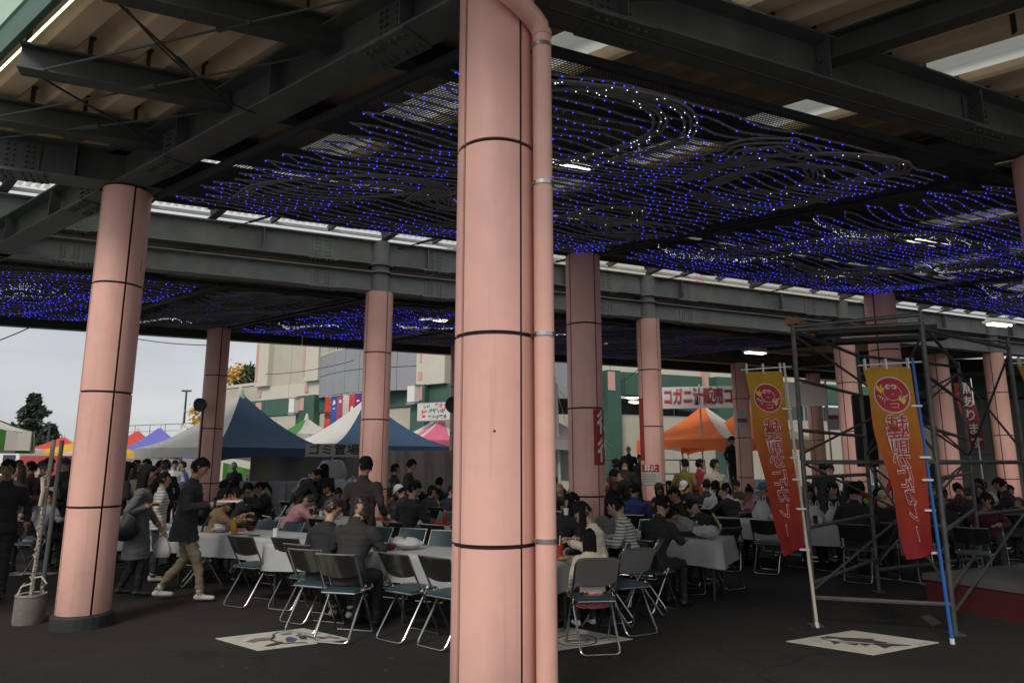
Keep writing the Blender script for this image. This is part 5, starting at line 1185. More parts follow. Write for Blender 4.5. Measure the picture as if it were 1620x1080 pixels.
def cloth_me(seed):
    rnd = random.Random(seed); w, d = 1.86, .80; m = MB(); ph = [rnd.random() * 6 for _ in range(6)]
    loop = []; k = 20; kd = 9
    for i in range(k): loop.append((-w / 2 + w * i / k, 0))
    for i in range(kd): loop.append((w / 2, d * i / kd))
    for i in range(k): loop.append((w / 2 - w * i / k, d))
    for i in range(kd): loop.append((-w / 2, d - d * i / kd))
    n = len(loop); rows = 6; c = Vector((0, d / 2, 0)); vs = []
    for j in range(rows + 1):
        for i, (x, y) in enumerate(loop):
            p = Vector((x, y, 0)); edge = min(1, min(abs(abs(x) - w / 2), 1) * 0 + 1)
            out = Vector(((1 if x > w / 2 - .01 else -1 if x < -w / 2 + .01 else 0), (1 if y > d - .01 else -1 if y < .01 else 0), 0))
            corner = abs(out.x) + abs(out.y) > 1.5
            f = j / rows; s = i / n * 40
            fold = (.022 * math.sin(s * 1.1 + ph[0]) + .014 * math.sin(s * 2.7 + ph[1])) * f + .015 * f
            q = p + out.normalized() * (fold + (.03 * f if corner else 0)) if out.length else p
            vs.append((q.x, q.y, .708 - f * (.30 + .025 * math.sin(s * .35 + ph[2])) - (0 if j else 0)))
    fs = [(j * n + i, j * n + (i + 1) % n, (j + 1) * n + (i + 1) % n, (j + 1) * n + i) for j in range(rows) for i in range(n)]
    m.add(vs, fs); m.grid(lambda u, v: (-w / 2 + w * u, d * v, .708 + .003 * math.sin(u * 19 + ph[3]) * math.sin(math.pi * u) * math.sin(math.pi * v) + .004 * math.sin(v * 9 + u * 5) * math.sin(math.pi * u) * math.sin(math.pi * v)), k, kd)
    me = m.mesh('table_sheet', True); bm = bmesh.new(); bm.from_mesh(me); bmesh.ops.remove_doubles(bm, verts=bm.verts, dist=.0015); bmesh.ops.recalc_face_normals(bm, faces=bm.faces); bm.to_mesh(me); bm.free(); me.materials.append(CLOTH); return me
CM = [cloth_me(s) for s in range(4)]
tabs = [(0, 0, 'left half of the long table in front of the nearest column'), (1.9, 0, 'right half of the long table, beside the girl in the red skirt'), (-3.85, .35, 'table at the far left of the front row, behind the left column'), (-1.97, .35, 'table beside the man in the tan shirt'),
        (2.9, 2.8, 'table where the boy bends over his bag'), (-2.9, 2.8, 'table of the man in the pink shirt'), (-1.0, 2.8, 'table with the red trays left of the nearest column'), (.95, 2.8, 'table of the second row hidden behind the nearest column'),
        (-5.2, 5.9, 'third row table nearest the crates'), (-3.3, 5.9, 'third row table in front of the garbage bags'), (-1.4, 5.9, 'third row table behind the nearest column'), (.5, 5.9, 'third row table behind the column with the red sign'), (2.4, 5.9, 'third row table right of the red signed column'), (4.3, 5.9, 'third row table with the plastic bags, left of the scaffold'),
        (-.3, 9.0, 'fourth row table left of the noticed column'), (1.6, 9.0, 'fourth row table right of the noticed column'), (3.5, 9.0, 'fourth row table behind the pale plastic bag'), (5.4, 9.0, 'fourth row table behind the left flag'), (-2.2, 9.0, 'fourth row table at its left end'), (1.4, 12.0, 'fifth row table behind the noticed column'), (3.4, 12.0, 'fifth row table right of the noticed column'), (5.5, 12.0, 'fifth row table behind the far columns'), (7.6, 12.0, 'rear table deep on the right of the scaffold'), (9.5, 12.0, 'rear table cut by the right edge')]
T0 = make_table()
for i, (a, n, lab) in enumerate(tabs):
    p = RW(a + .925, n); 
    if i == 0: T0.location = p; T0.rotation_euler = (0, 0, RZ); T0['label'] = lab; 
    else: dup(T0, lab, p, RZ)
    o = link('tablecloth', CM[i % 4], None, p, rz=RZ); tag(o, 'white sheet over the ' + lab.replace(' with ', ' carrying ').split(', ')[0].replace('table of the man in the pink shirt', 'pink shirted man’s table'), 'tablecloth', 'white table sheets')
# ================================================================== PEOPLE
def loft(mb, rings, n=14):                             # rings: (centre, x axis * rx, y axis * ry)
    o = len(mb.v)
    for c, x, y in rings:
        for j in range(n): a = 2 * math.pi * j / n; mb.v.append(c + x * math.cos(a) + y * math.sin(a))
    k = len(rings)
    for i in range(k - 1):
        for j in range(n): mb.f.append((o + i * n + j, o + i * n + (j + 1) % n, o + (i + 1) * n + (j + 1) % n, o + (i + 1) * n + j)); mb.m.append(mb.cur)
    mb.f.append(tuple(o + j for j in range(n))[::-1]); mb.m.append(mb.cur); mb.f.append(tuple(o + (k - 1) * n + j for j in range(n))); mb.m.append(mb.cur)
def cone(mb, a, b, ra, rb, n=12, seg=5, flat=1.):
    a, b = Vector(a), Vector(b); d = (b - a).normalized(); x = d.orthogonal().normalized(); y = d.cross(x)
    if flat != 1.: x = Vector((1, 0, 0)); x = (x - d * x.dot(d)).normalized(); y = d.cross(x)
    R_ = []
    for i in range(3): t = math.pi / 2 * (1 - i / 3 * .98 - .01); R_.append((a - d * ra * math.sin(t) * .9, math.cos(t) * ra))
    for i in range(seg + 1): f = i / seg; R_.append((a.lerp(b, f), ra + (rb - ra) * f))
    for i in range(3): t = math.pi / 2 * ((i + 1) / 3 * .98); R_.append((b + d * rb * math.sin(t) * .9, math.cos(t) * rb))
    loft(mb, [(c, x * r, y * r * flat) for c, r in R_], n)
def hand(mb, w, d, pn, curl=.5, side=1):
    d = d.normalized(); pn = (pn - d * pn.dot(d)).normalized(); x = d.cross(pn) * side
    loft(mb, [(w - d * .012, x * .024, pn * .017), (w + d * .02, x * .031, pn * .016), (w + d * .06, x * .040, pn * .014), (w + d * .082, x * .038, pn * .011)], 8)
    for i in range(4):
        b = w + d * .08 + x * (.028 - .0187 * i); L_ = (.068, .078, .073, .056)[i]; p = [b]; ang = 0
        for q in range(3): ang += curl * (.35 + .25 * q); p.append(p[-1] + (d * math.cos(ang) - pn * math.sin(ang)) * L_ * (.44, .32, .26)[q])
        mb.tube(p, [.0095, .009, .0085, .0065], n=6, mi=mb.cur)
    b = w + d * .025 + x * .028; e = (x * .75 + d * .65 - pn * .25).normalized()
    mb.tube([b, b + e * .032, b + e * .03 + (d * .8 + x * .25 - pn * .35 * (1 + curl)).normalized() * .034], [.012, .0105, .0075], n=6, mi=mb.cur)
BODY = {}
def body(P):
    key = P['name']
    if key in BODY: return BODY[key]
    V = lambda p: Vector(p)
    src = MB(); lab = []
    def part(l, fn): src.cur = l; n0 = len(src.v); fn(); lab.extend([l] * (len(src.v) - n0))
    h = V(P['hip']); le = R(P.get('lean', 3)); s = V((0, math.sin(le), math.cos(le))); fy = V((0, math.cos(le), -math.sin(le))); X = V((1, 0, 0))
    j = P.get('bulk', 1.06); sh = h + s * .47; nb = h + s * .53
    def torso():
        T = [(-.10, .135, .10), (-.03, .168, .118), (.06, .166, .118), (.16, .152, .108), (.26, .163, .112), (.36, .182, .118), (.43, .182, .108), (.48, .150, .09), (.52, .09, .068), (.55, .058, .055)]
        loft(src, [(h + s * t + fy * (.012 if .2 < t < .4 else 0), X * rx * j, fy * ry * j) for t, rx, ry in T], 18)
    part(2 if P.get('hem') is None else 1, lambda: cone(src, h - s * .05, h + s * .02, .13, .14, 14, 3, .8)) if False else None
    part(1, torso)
    hem = P.get('hem', .0)
    if hem:                                             # jacket or dress skirt
        k = P.get('flare', 1.12); nst = 5
        dn = V((0, 0, -1)) if P.get('stand') else V((0, .25, -1)).normalized()
        part(P.get('hemlab', 1), lambda: loft(src, [(h + s * .12, X * .162 * j, fy * .115 * j)] + [(h + dn * (hem * i / nst), X * (.172 + (k - 1) * .17 * i / nst) * j, V((0, 1, 0)) * (.13 + (k - 1) * .17 * i / nst) * j) for i in range(nst + 1)], 18))
    nv = R(P.get('lean', 3) + P.get('neck', 6)); ns = V((0, math.sin(nv), math.cos(nv))); hc = nb + ns * .150
    part(0, lambda: cone(src, nb - s * .03, hc - ns * .04, .054, .05))
    if P.get('collar'): part(1, lambda: cone(src, nb - s * .05, nb + ns * .025, .085, .066, 12, 3))
    hp = R(P.get('lean', 3) + P.get('neck', 6) + P.get('nod', 0)); HM = Matrix.Translation(hc + ns * .03) @ Matrix.Rotation(R(P.get('yaw', 0)), 4, 'Z') @ Matrix.Rotation(-hp, 4, 'X')
    def head():
        b = MB(); b.ball((0, 0, 0), 1, 20, 14)
        for v in b.v:
            x, y, z = v; jaw = max(0, -z)
            v.x = x * (.074 - .020 * jaw ** 1.5 ); v.y = y * (.094 - .012 * jaw) + (.010 * jaw if y > 0 else -.004 * (1 - jaw)) - (.018 * jaw if y < 0 else 0); v.z = z * (.112 if z > 0 else .118)
        o = len(src.v); src.v += [HM @ v for v in b.v]; src.f += [tuple(i + o for i in f) for f in b.f]; src.m += [0] * len(b.f)
        for pr in (((0, .088, .018), (0, .108, -.022), .010, .0165), ((-.03, .082, .032), (.03, .082, .032), .011, .011), ((0, .084, -.062), (0, .088, -.066), .014, .012), ((0, .07, -.098), (0, .078, -.1), .02, .018)): cone(src, HM @ V(pr[0]), HM @ V(pr[1]), pr[2], pr[3], 8, 2)
        for sx in (-1, 1): cone(src, HM @ V((sx * .073, -.002, -.018)), HM @ V((sx * .08, -.012, .018)), .012, .017, 8, 2)
    part(0, head)
    for sx, (el, wr) in zip((1, -1), P['arms']):
        S0 = sh + X * (sx * .168 * j) - s * .025; el, wr = V(el), V(wr); S0.z += P.get('shrug', 0)
        part(1, lambda: cone(src, S0, el, .064 * j, .050 * j)); cut = wr.lerp(el, .06)
        part(1 if P.get('sleeve', 1) else 0, lambda: cone(src, el, cut, .049 * j, .037 * j)); part(0, lambda: cone(src, wr.lerp(el, .12), wr, .03, .026, 10, 3))
    for sx, (kn, an) in zip((1, -1), P['legs']):
        kn, an = V(kn), V(an); H0 = h + X * (sx * .088) - V((0, 0, .02))
        part(2, lambda: cone(src, H0, kn, .094, .064)); part(2, lambda: cone(src, kn, an + V((0, 0, .02)), .061, .046))
        td = V(P.get('toes', (0, 1, 0))) ; a0 = V((an.x, an.y, an.z)); up = P.get('heel', {}).get(sx, 0)
        part(3, lambda: (cone(src, a0 + td * -.035 + V((0, 0, -.035 + up * .0)), a0 + td * .15 + V((0, 0, -.048 - up)), .045, .036, 10, 4, .8), cone(src, a0, a0 - V((0, 0, .03)), .046, .046, 10, 2)))
    me = src.mesh('person_source'); o = bpy.data.objects.new('tmp', me); COL.objects.link(o)
    bm = bmesh.new(); bm.from_mesh(me); bmesh.ops.recalc_face_normals(bm, faces=bm.faces); bm.to_mesh(me); bm.free()
    md = o.modifiers.new('r', 'REMESH'); md.mode = 'VOXEL'; md.voxel_size = P.get('voxel', .0135)
    sm = o.modifiers.new('s', 'SMOOTH'); sm.factor = .5; sm.iterations = 3
    out = bpy.data.meshes.new_from_object(o.evaluated_get(bpy.context.evaluated_depsgraph_get())); bpy.data.objects.remove(o)
    kd = kdtree.KDTree(len(src.v))
    for i, v in enumerate(src.v): kd.insert(v, i)
    kd.balance(); rnd = random.Random(4)
    verts = [v.co.copy() for v in out.vertices]; vl = [lab[kd.find(v)[1]] for v in verts]
    if hem and P.get('hemlab', 1) == 1: vl = [1 if l == 2 and v.z > h.z - hem * (.97 if P.get('stand') else .6) and (P.get('stand') or v.y < .2) else l for l, v in zip(vl, verts)]
    nrm = [v.normal.copy() for v in out.vertices]
    for i, v in enumerate(verts):                       # creases in the cloth
        if vl[i] in (1, 2): verts[i] = v + nrm[i] * (.016 * mnoise.noise(v * 8) + .011 * mnoise.noise(Vector((v.x * 8, v.y * 8, v.z * 26))))
    fin = MB(); fin.v = verts; fin.f = [tuple(p.vertices) for p in out.polygons]
    fin.m = [max(set(q), key=q.count) for q in ([vl[i] for i in f] for f in fin.f)]
    fin.cur = 0
    for sx, (el, wr) in zip((1, -1), P['arms']):
        wr, el = V(wr), V(el); hand(fin, wr, V(P.get('hd', {}).get(sx, wr - el)), V(P.get('pn', {}).get(sx, (0, 0, 1))), P.get('curl', .7), sx)
    n0 = len(fin.v); fin.cur = 4
    for sx in (-1, 1):
        fin.ball(HM @ V((sx * .031, .083, .006)), (.013, .008, .007), 8, 5, 4); fin.bar(HM @ V((sx * .018, .094, .028)), HM @ V((sx * .045, .083, .027)), .005, .008, 4)
    fin.bar(HM @ V((-.022, .09, -.062)), HM @ V((.022, .09, -.062)), .012, .007, 5)
    me2 = fin.mesh('person', True)
    for _ in range(6): me2.materials.append(BLACK)
    bpy.data.meshes.remove(out)
    BODY[key] = (me2, HM, hc, nb); return BODY[key]
HAIRS = {}
def hair_me(key, style, HM):
    if (key, style) in HAIRS: return HAIRS[(key, style)]
    b = MB(); cap = style == 'cap'
    n, m = 26, 18; b.ball((0, 0, 0), 1, n, m); rnd = random.Random(len(HAIRS)); drop = {}
    wd = HM.to_3x3().inverted() @ Vector((0, 0, -1)); sd_ = len(HAIRS) * 1.7
    for vi, v in enumerate(b.v):
        x, y, z = v; a = math.atan2(x, y)
        r = 1.0; face = (y > .30 and z < .46 + .1 * math.cos(4 * a + sd_) + .05 * math.sin(11 * a)) or (z < -.15 and y > .02)
        low = z < (-.62 if style in ('short', 'cap', 'bun', 'under', 'pony', 'hat') else -9)
        px, py, pz = x * .086, y * .106 - .006, z * .126 + .006
        stp = .005 * math.sin(a * 13 + z * 4 + sd_) * (1 - abs(z)) + .016 * mnoise.noise(Vector((x * 2.6 + sd_, y * 2.6, z * 2.6))) + .006 * mnoise.noise(Vector((x * 9, y * 9, z * 4)))
        if cap: px, py, pz = x * .092, y * .113, max(z, .05) * .132 + .004; stp = 0; face = False; low = False
        if style in ('long', 'bob') and z < .1 and not (y > .30):
            ln = .42 if style == 'long' else .19; k = min(1, (.1 - z) / 1.1); ring = math.sqrt(x * x + y * y) + 1e-6; f = .098 * min(1., ring + .55)
            px, py = x / ring * f * (1 - .12 * k), min(y / ring * f * 1.1, .05) - .012; pz = .018; drop[vi] = k * ln; face = False
        v.x, v.y, v.z = px, py, pz
        v += Vector((x, y, z)) * stp
        if face or low or (style == 'under' and z > .0): v *= .80
        if vi in drop: v += wd * drop[vi] + Vector((0, -.025, 0)) * min(1, drop[vi] / .2)
    if not cap and style not in ('hat', 'under'):                       # loose locks that break the smooth outline
        for q in range(70):
            a = rnd.uniform(-math.pi, math.pi); z = rnd.uniform(-.35, .97); back = math.cos(a) < .25
            if not back and z < .55: continue
            def sp(z_, k): r_ = math.sqrt(max(0, 1 - z_ * z_)); return Vector((r_ * math.sin(a) * .086, r_ * math.cos(a) * .106 - .006, z_ * .126 + .006)) * k
            p0, p1, p2 = sp(z, 1.0), sp(z - .18, 1.05), sp(z - .42, 1.06 + rnd.uniform(-.02, .07)); t_ = Vector((math.cos(a), -math.sin(a), 0)) * rnd.uniform(.008, .016)
            b.add([p0, p1 - t_, p1 + t_, p2 + t_ * rnd.uniform(-1, 1), p1 * 1.06], [(0, 1, 4), (0, 4, 2), (1, 3, 4), (4, 3, 2)])
    if style == 'bun': b.ball((0, -.06, .12), .045, 10, 7)
    if style == 'pony': b.tube([(0, -.09, .05), (0, -.15, .0), (0, -.14, -.14), (0, -.11, -.24)], [.02, .04, .035, .012], n=10)
    if cap: b.prism([(.085 * math.sin(t), .075 + .085 * math.cos(t)) for t in [(-1.5 + 3 * i / 10) for i in range(11)]], .012, base=.018)
    if style == 'hat': b.lathe([(.03, .13), (.09, .11), (.098, .05), (.16, .03), (.16, .022), (.09, .02)], n=20)
    if style == 'beanie': pass
    b.v = [HM @ v for v in b.v]; me = b.mesh('cap' if cap else 'hair', True); HAIRS[(key, style)] = me; return me
SK = [mat('skin_light', (.40, .245, .17), .55, var=.06, spec=.35), mat('skin_tan', (.31, .18, .12), .55, var=.06, spec=.35)]
HB = mat('black_hair', (.010, .009, .009), .7, var=.3, scale=40, spec=.15); HBR = mat('dark_brown_hair', (.028, .018, .013), .45, var=.3, scale=40); HG = mat('grey_hair', (.12, .115, .11), .5, var=.3, scale=40)
LIP = mat('lips', (.30, .12, .10), .5, var=0)
def cloth(name, col, r=.85, **k): return mat(name + '_cloth', col, r, var=.18, scale=5, bump=.12, bscale=120, **k)
C = dict(black=cloth('black', (.015, .015, .016)), char=cloth('charcoal', (.023, .0225, .0225)), navy=cloth('navy', (.018, .022, .042)), dbrown=cloth('dark_brown', (.034, .026, .022)), grey=cloth('grey_knit', (.115, .113, .118)), lgrey=cloth('light_grey', (.25, .25, .255)),
     khaki=cloth('khaki', (.215, .175, .115)), tan=cloth('tan', (.22, .145, .08)), pink=cloth('pink_shirt', (.62, .30, .33)), cream=cloth('cream_fleece', (.60, .53, .41)), beige=cloth('beige', (.40, .35, .27)), white=cloth('white_shirt', (.62, .62, .62)), red=cloth('red', (.28, .025, .03)),
     olive=cloth('olive', (.17, .14, .035)), dred=cloth('dark_red', (.07, .016, .02)), blue=cloth('royal_blue', (.03, .05, .16)), lime=cloth('lime', (.35, .42, .10)), wine=cloth('wine_brown', (.075, .035, .03)), teal=cloth('teal_cap', (.02, .12, .2)), jean=cloth('dark_jeans', (.03, .034, .05)), sneak=mat('white_sneakers', (.55, .54, .5), .6), bshoe=mat('black_shoes', (.015, .014, .014), .4),
     stripe=stripes('cream_grey_striped_knit', (.50, .48, .40), (.16, .16, .15), 9.0), wave=stripes('white_wave_jacket', (.55, .54, .50), (.30, .29, .27), 6.5), dots=stripes('red_patterned_skirt', (.36, .05, .06), (.46, .16, .15), 14.0, 'DIAGONAL'))
SITL = [((.11, .41, .51), (.12, .40, .09)), ((-.11, .41, .51), (-.12, .42, .09))]; STL = [((.095, .02, .51), (.10, .0, .09)), ((-.095, .02, .51), (-.10, .0, .09))]
HS_ = (0, -.03, .545)
def PO(name, **k): k['name'] = name; return k
POSE = dict(
    eat=PO('eat', hip=HS_, lean=17, neck=12, nod=10, arms=[((.27, .16, .80), (.13, .40, .80)), ((-.27, .17, .79), (-.13, .41, .80))], legs=SITL, collar=1),
    mouth=PO('mouth', hip=HS_, lean=15, neck=12, nod=14, arms=[((.27, .20, .82), (.07, .36, 1.02)), ((-.27, .18, .80), (-.1, .40, .80))], legs=SITL, pn={1: (0, -1, .2)}, collar=1),
    low=PO('low', hip=HS_, lean=36, neck=22, nod=16, arms=[((.28, .36, .76), (.08, .50, .80)), ((-.28, .36, .76), (-.08, .50, .80))], legs=SITL),
    up=PO('up', hip=HS_, lean=4, neck=5, arms=[((.255, .03, .80), (.12, .28, .72)), ((-.255, .03, .80), (-.12, .28, .72))], legs=SITL, collar=1),
    side=PO('side', hip=HS_, lean=9, neck=8, yaw=55, arms=[((.26, .10, .80), (.10, .36, .77)), ((-.26, .08, .80), (-.12, .36, .78))], legs=SITL, collar=1),
    sider=PO('sider', hip=HS_, lean=12, neck=10, yaw=-60, nod=8, arms=[((.26, .10, .80), (.12, .38, .78)), ((-.26, .10, .80), (-.10, .38, .78))], legs=SITL),
    phone=PO('phone', hip=HS_, lean=12, neck=26, nod=14, arms=[((.25, .12, .84), (.07, .32, .90)), ((-.25, .12, .84), (-.06, .33, .88))], legs=SITL),
    stand=PO('stand', hip=(0, 0, .93), lean=2, neck=6, stand=1, hem=.10, arms=[((.265, -.04, 1.15), (.28, .06, .90)), ((-.265, -.04, 1.15), (-.28, .05, .90))], legs=STL, pn={1: (1, 0, 0), -1: (-1, 0, 0)}, collar=1),
    look=PO('look', hip=(0, 0, .93), lean=2, neck=5, yaw=62, stand=1, hem=.17, bulk=1.12, flare=1.06, arms=[((.29, -.02, 1.16), (.24, .18, .98)), ((-.29, -.02, 1.16), (-.24, .18, .98))], legs=STL, collar=1),
    hold=PO('hold', hip=(0, 0, .93), lean=4, neck=14, nod=8, stand=1, hem=.08, arms=[((.265, .05, 1.14), (.12, .30, 1.10)), ((-.265, .05, 1.14), (-.12, .30, 1.10))], legs=STL),
    bend=PO('bend', hip=(0, -.08, .92), lean=32, neck=20, nod=14, stand=1, hem=.06, arms=[((.26, .28, 1.05), (.12, .46, .98)), ((-.26, .28, 1.05), (-.12, .46, .98))], legs=STL),
    tray=PO('tray', hip=(0, 0, .92), lean=7, neck=14, nod=12, stand=1, hem=.20, bulk=1.12, flare=1.16, voxel=.011, arms=[((.26, .08, 1.13), (.13, .38, 1.16)), ((-.26, .08, 1.13), (-.10, .40, 1.15))], legs=[((.09, .20, .50), (.10, .27, .09)), ((-.09, .02, .50), (-.10, -.27, .115))], pn={1: (0, 0, -1), -1: (0, 0, -1)}, curl=.35, collar=1),
    bag=PO('bag', hip=(0, 0, .92), lean=3, neck=8, nod=6, stand=1, hem=.42, flare=1.22, voxel=.011, arms=[((.25, -.10, 1.13), (.13, .14, 1.20)), ((-.24, .06, 1.13), (-.16, .24, .90))], legs=[((.085, .10, .50), (.09, .08, .10)), ((-.085, .0, .50), (-.09, -.16, .11))], pn={1: (0, -1, .3), -1: (-1, 0, 0)}, curl=1.0, collar=1),
    drink=PO('drink', hip=HS_, lean=12, neck=4, voxel=.012, arms=[((.27, .22, .86), (.14, .42, .90)), ((-.25, .22, .84), (-.05, .44, .96))], legs=SITL, curl=.9),
    child=PO('child', hip=(0, -.03, .545), lean=6, neck=10, nod=10, voxel=.012, hem=.16, hemlab=5, flare=1.3, arms=[((.25, .06, .80), (.14, .30, .70)), ((-.26, -.02, .78), (-.24, .14, .60))], legs=[((.10, .36, .50), (.11, .30, .17)), ((-.10, .36, .50), (-.12, .26, .17))]))
def person(pose, loc, rz, top, bot, hair, label, shoes='bshoe', hcol=None, skin=0, sc_=.955, group=None, hcap=None, z=0.):
    me, HM, hc, nb = body(POSE[pose])
    o = link('person', me, None, (loc[0], loc[1], z), rz=R(rz)); o.scale = (sc_,) * 3
    for sl, m in zip(o.material_slots, (SK[skin], C[top], C[bot], C[shoes], HB, LIP)): sl.link = 'OBJECT'; sl.material = m
    tag(o, label, 'person', group)
    styles = {'capped': ('under', 'cap')}.get(hair, (hair,)) if hair != 'bald' else ()
    for st in styles:
        hm = hair_me(pose, st, HM)
        if not hm.materials: hm.materials.append(HB)
        c = link('cap' if st == 'cap' else 'hair', hm, o); c.material_slots[0].link = 'OBJECT'; c.material_slots[0].material = (C[hcap] if st == 'cap' else hcol or HB)
    return o
PPL = {}
def seat(px, n, pose, rz, top, bot, hair, label, short, kind='flat', chair_rz=None, **k):
    a = along(px, n); p = RW(a, n); o = person(pose, p, rz, top, bot, hair, label, **k)
    crz = R(rz) if chair_rz is None else R(chair_rz); chair(p + Vector((math.sin(crz) * .06, -math.cos(crz) * .06, 0)), crz, 'folding chair under ' + short, kind); return o
FN, BK = math.degrees(RZ), math.degrees(RZ) + 180        # facing away along the rows, facing back
f1, b1_, f2, b2_, f3, b3_, f4, b4_ = -.45, 1.25, 2.35, 4.05, 5.45, 7.15, 8.55, 10.25
# ---- front tables
seat(513, -.42, 'sider', FN + 8, 'black', 'black', 'short', 'man in black seen from behind, head bowed to the right, at the nearest long table', 'the bowed man in black', hcol=HBR, shoes='sneak')
seat(556, -.55, 'eat', FN + 14, 'char', 'black', 'bob', 'broad person in a dark quilted coat seen from behind at the nearest long table', 'the person in the dark quilted coat', hcol=HBR, sc_=1.0)
p = at_z(330, 925); person('drink', p, -62, 'tan', 'black', 'short', 'man in a tan shirt seated sideways, holding an orange bottle', shoes='bshoe'); chair(p + Vector((-.06, -.03, 0)), R(-62), 'folding chair under the man in the tan shirt')
mp = at_z(282, 950); person('tray', mp, -80, 'char', 'khaki', 'short', 'man in a dark jacket and khaki trousers walking right with a tray held out', shoes='sneak', sc_=.985)
wp = at_z(208, 944); person('bag', wp, -72, 'grey', 'black', 'long', 'woman in a grey knit dress and black boots carrying a white plastic bag', sc_=.93)
person('stand', at_y(254, 9.9), -60, 'wave', 'jean', 'short', 'boy in a white rippled jacket between the walking woman and man', shoes='sneak', sc_=.86)
person('stand', at_y(8, 8.6), -150, 'black', 'black', 'short', 'man in a black jacket at the far left edge, turning towards the tables', skin=1, sc_=.96)
person('stand', at_y(30, 10.6), 150, 'char', 'black', 'long', 'woman with long dark brown hair behind the man at the left edge', hcol=HBR, sc_=.93)
for i, (px, Y, pose, rz, top, hair, sc_, lab) in enumerate((
    (50, 13.4, 'stand', 100, 'wine', 'short', .95, 'person in a wine brown coat behind the tied tent pole'), (66, 14.2, 'hold', -60, 'navy', 'short', 1.0, 'tall person in navy looking at the coloured tents'), (80, 12.2, 'hold', 120, 'dred', 'short', .93, 'person in a dark red jacket just left of the pink column'),
    (96, 13.2, 'stand', -100, 'dbrown', 'capped', .99, 'man in a dark beanie cap beside the left column'), (108, 14.8, 'stand', 30, 'char', 'short', .97, 'person in charcoal seen from behind left of the left column'), (118, 12.6, 'look', 160, 'black', 'bob', .92, 'woman in black partly hidden by the left column'),
    (205, 12.6, 'stand', -20, 'khaki', 'long', .94, 'woman in a khaki coat just right of the left column'), (190, 11.6, 'hold', -40, 'black', 'long', .95, 'long haired woman in black beside the right side of the left column'), (232, 14.5, 'stand', 170, 'char', 'short', .98, 'man in charcoal under the plain white tent'), (246, 15.6, 'hold', -90, 'black', 'short', .97, 'man in black in profile under the plain white tent'),
    (262, 13.4, 'stand', 60, 'black', 'short', .97, 'person in black standing behind the boy in the rippled jacket'), (275, 19.5, 'hold', -150, 'white', 'short', .98, 'sunlit person in a white shirt far behind the walking man'), (290, 20.2, 'stand', 140, 'blue', 'short', .96, 'person in a blue top beside the sunlit one in white'), (372, 20.5, 'hold', 170, 'black', 'capped', .95, 'stall keeper in a white cap behind the crates'), (402, 21, 'stand', 180, 'beige', 'short', .95, 'stall keeper in beige behind the crates'), (24, 16, 'stand', -80, 'navy', 'short', .97, 'person in navy in the distance above the striped tent weight'), (226, 17.5, 'stand', 20, 'lgrey', 'bob', .92, 'person in light grey far under the violet tent'), (62, 18.5, 'stand', -30, 'beige', 'short', .97, 'person in a beige coat far left in the sun'), (10, 12.4, 'hold', -60, 'jean', 'capped', .96, 'man in a dark blue cap at the far left behind the others'), (128, 16.2, 'stand', 0, 'black', 'short', .97, 'dark figure seen just beside the left edge of the pink column'), (215, 15.2, 'look', 200, 'dbrown', 'short', .97, 'person in dark brown in the crowd right of the left column'))):
    person(pose, at_y(px, Y), rz, top, 'black', hair, lab, sc_=sc_, hcap='white' if px == 372 else 'char' if hair == 'capped' else None, hcol=HBR if i % 4 == 2 else None)
# seated at the far left
seat(62, .0, 'eat', -10, 'lgrey', 'char', 'capped', 'person in a light grey hooded top seated low at the far left', 'the person in the light grey hood', hcap='lgrey')
seat(84, 1.9, 'eat', 60, 'black', 'black', 'short', 'person in black leaning left over the table beside the left column', 'the person in black beside the left column')
seat(40, 2.2, 'up', -20, 'dbrown', 'black', 'short', 'person in dark brown seated at the far left table', 'the person in dark brown at the far left')
# ---- table of the tan shirted man and beyond
seat(318, 1.75, 'phone', BK - 8, 'black', 'black', 'short', 'young man facing the camera, half hidden by the walking man', 'the half hidden young man')
seat(352, 3.2, 'up', FN, 'black', 'black', 'short', 'person in black seen from behind left of the grey crates', 'the person in black left of the crates'); seat(369, 3.4, 'up', FN + 5, 'black', 'black', 'bob', 'woman in black seen from behind in front of the grey crates', 'the woman in black before the crates')
seat(392, 1.55, 'mouth', 95, 'black', 'black', 'short', 'man in black bent left over a red bowl', 'the man with the red bowl'); seat(404, 3.6, 'phone', BK, 'black', 'black', 'short', 'dark haired man in black looking down, facing the camera', 'the man in black looking down'); seat(428, 3.9, 'eat', 110, 'black', 'black', 'pony', 'woman in black in left profile beside the man looking down', 'the woman in left profile')
seat(452, f2, 'low', FN - 25, 'pink', 'jean', 'short', 'man in a pink shirt hunched over his food', 'the man in the pink shirt', hcol=HBR); seat(493, b2_, 'low', BK + 10, 'beige', 'black', 'bob', 'brown haired person in beige with head deep over the table', 'the person in beige with the deep bow', hcol=HBR)
seat(528, b2_ + .4, 'eat', BK, 'black', 'black', 'short', 'man facing the camera behind the standing man', 'the man facing out behind the standing man'); seat(512, b2_ + 1.0, 'eat', BK - 10, 'char', 'black', 'long', 'woman with long hair facing out below the garbage heap', 'the woman below the garbage heap')
seat(470, f3, 'eat', FN, 'char', 'black', 'short', 'man in charcoal bending at the third row, seen from behind', 'the charcoal man of the third row'); person('hold', at_y(517, 14.6), 60, 'black', 'black', 'long', 'woman in black with long hair standing before the garbage bags', sc_=.93); person('bend', at_y(476, 14.2), -60, 'char', 'black', 'short', 'stooping person in charcoal in front of the garbage bags', sc_=.95)
person('look', at_y(574, 8.9), FN + 10, 'dbrown', 'black', 'short', 'man in a dark brown jacket standing, face turned left, in front of the column', sc_=.985, skin=1)
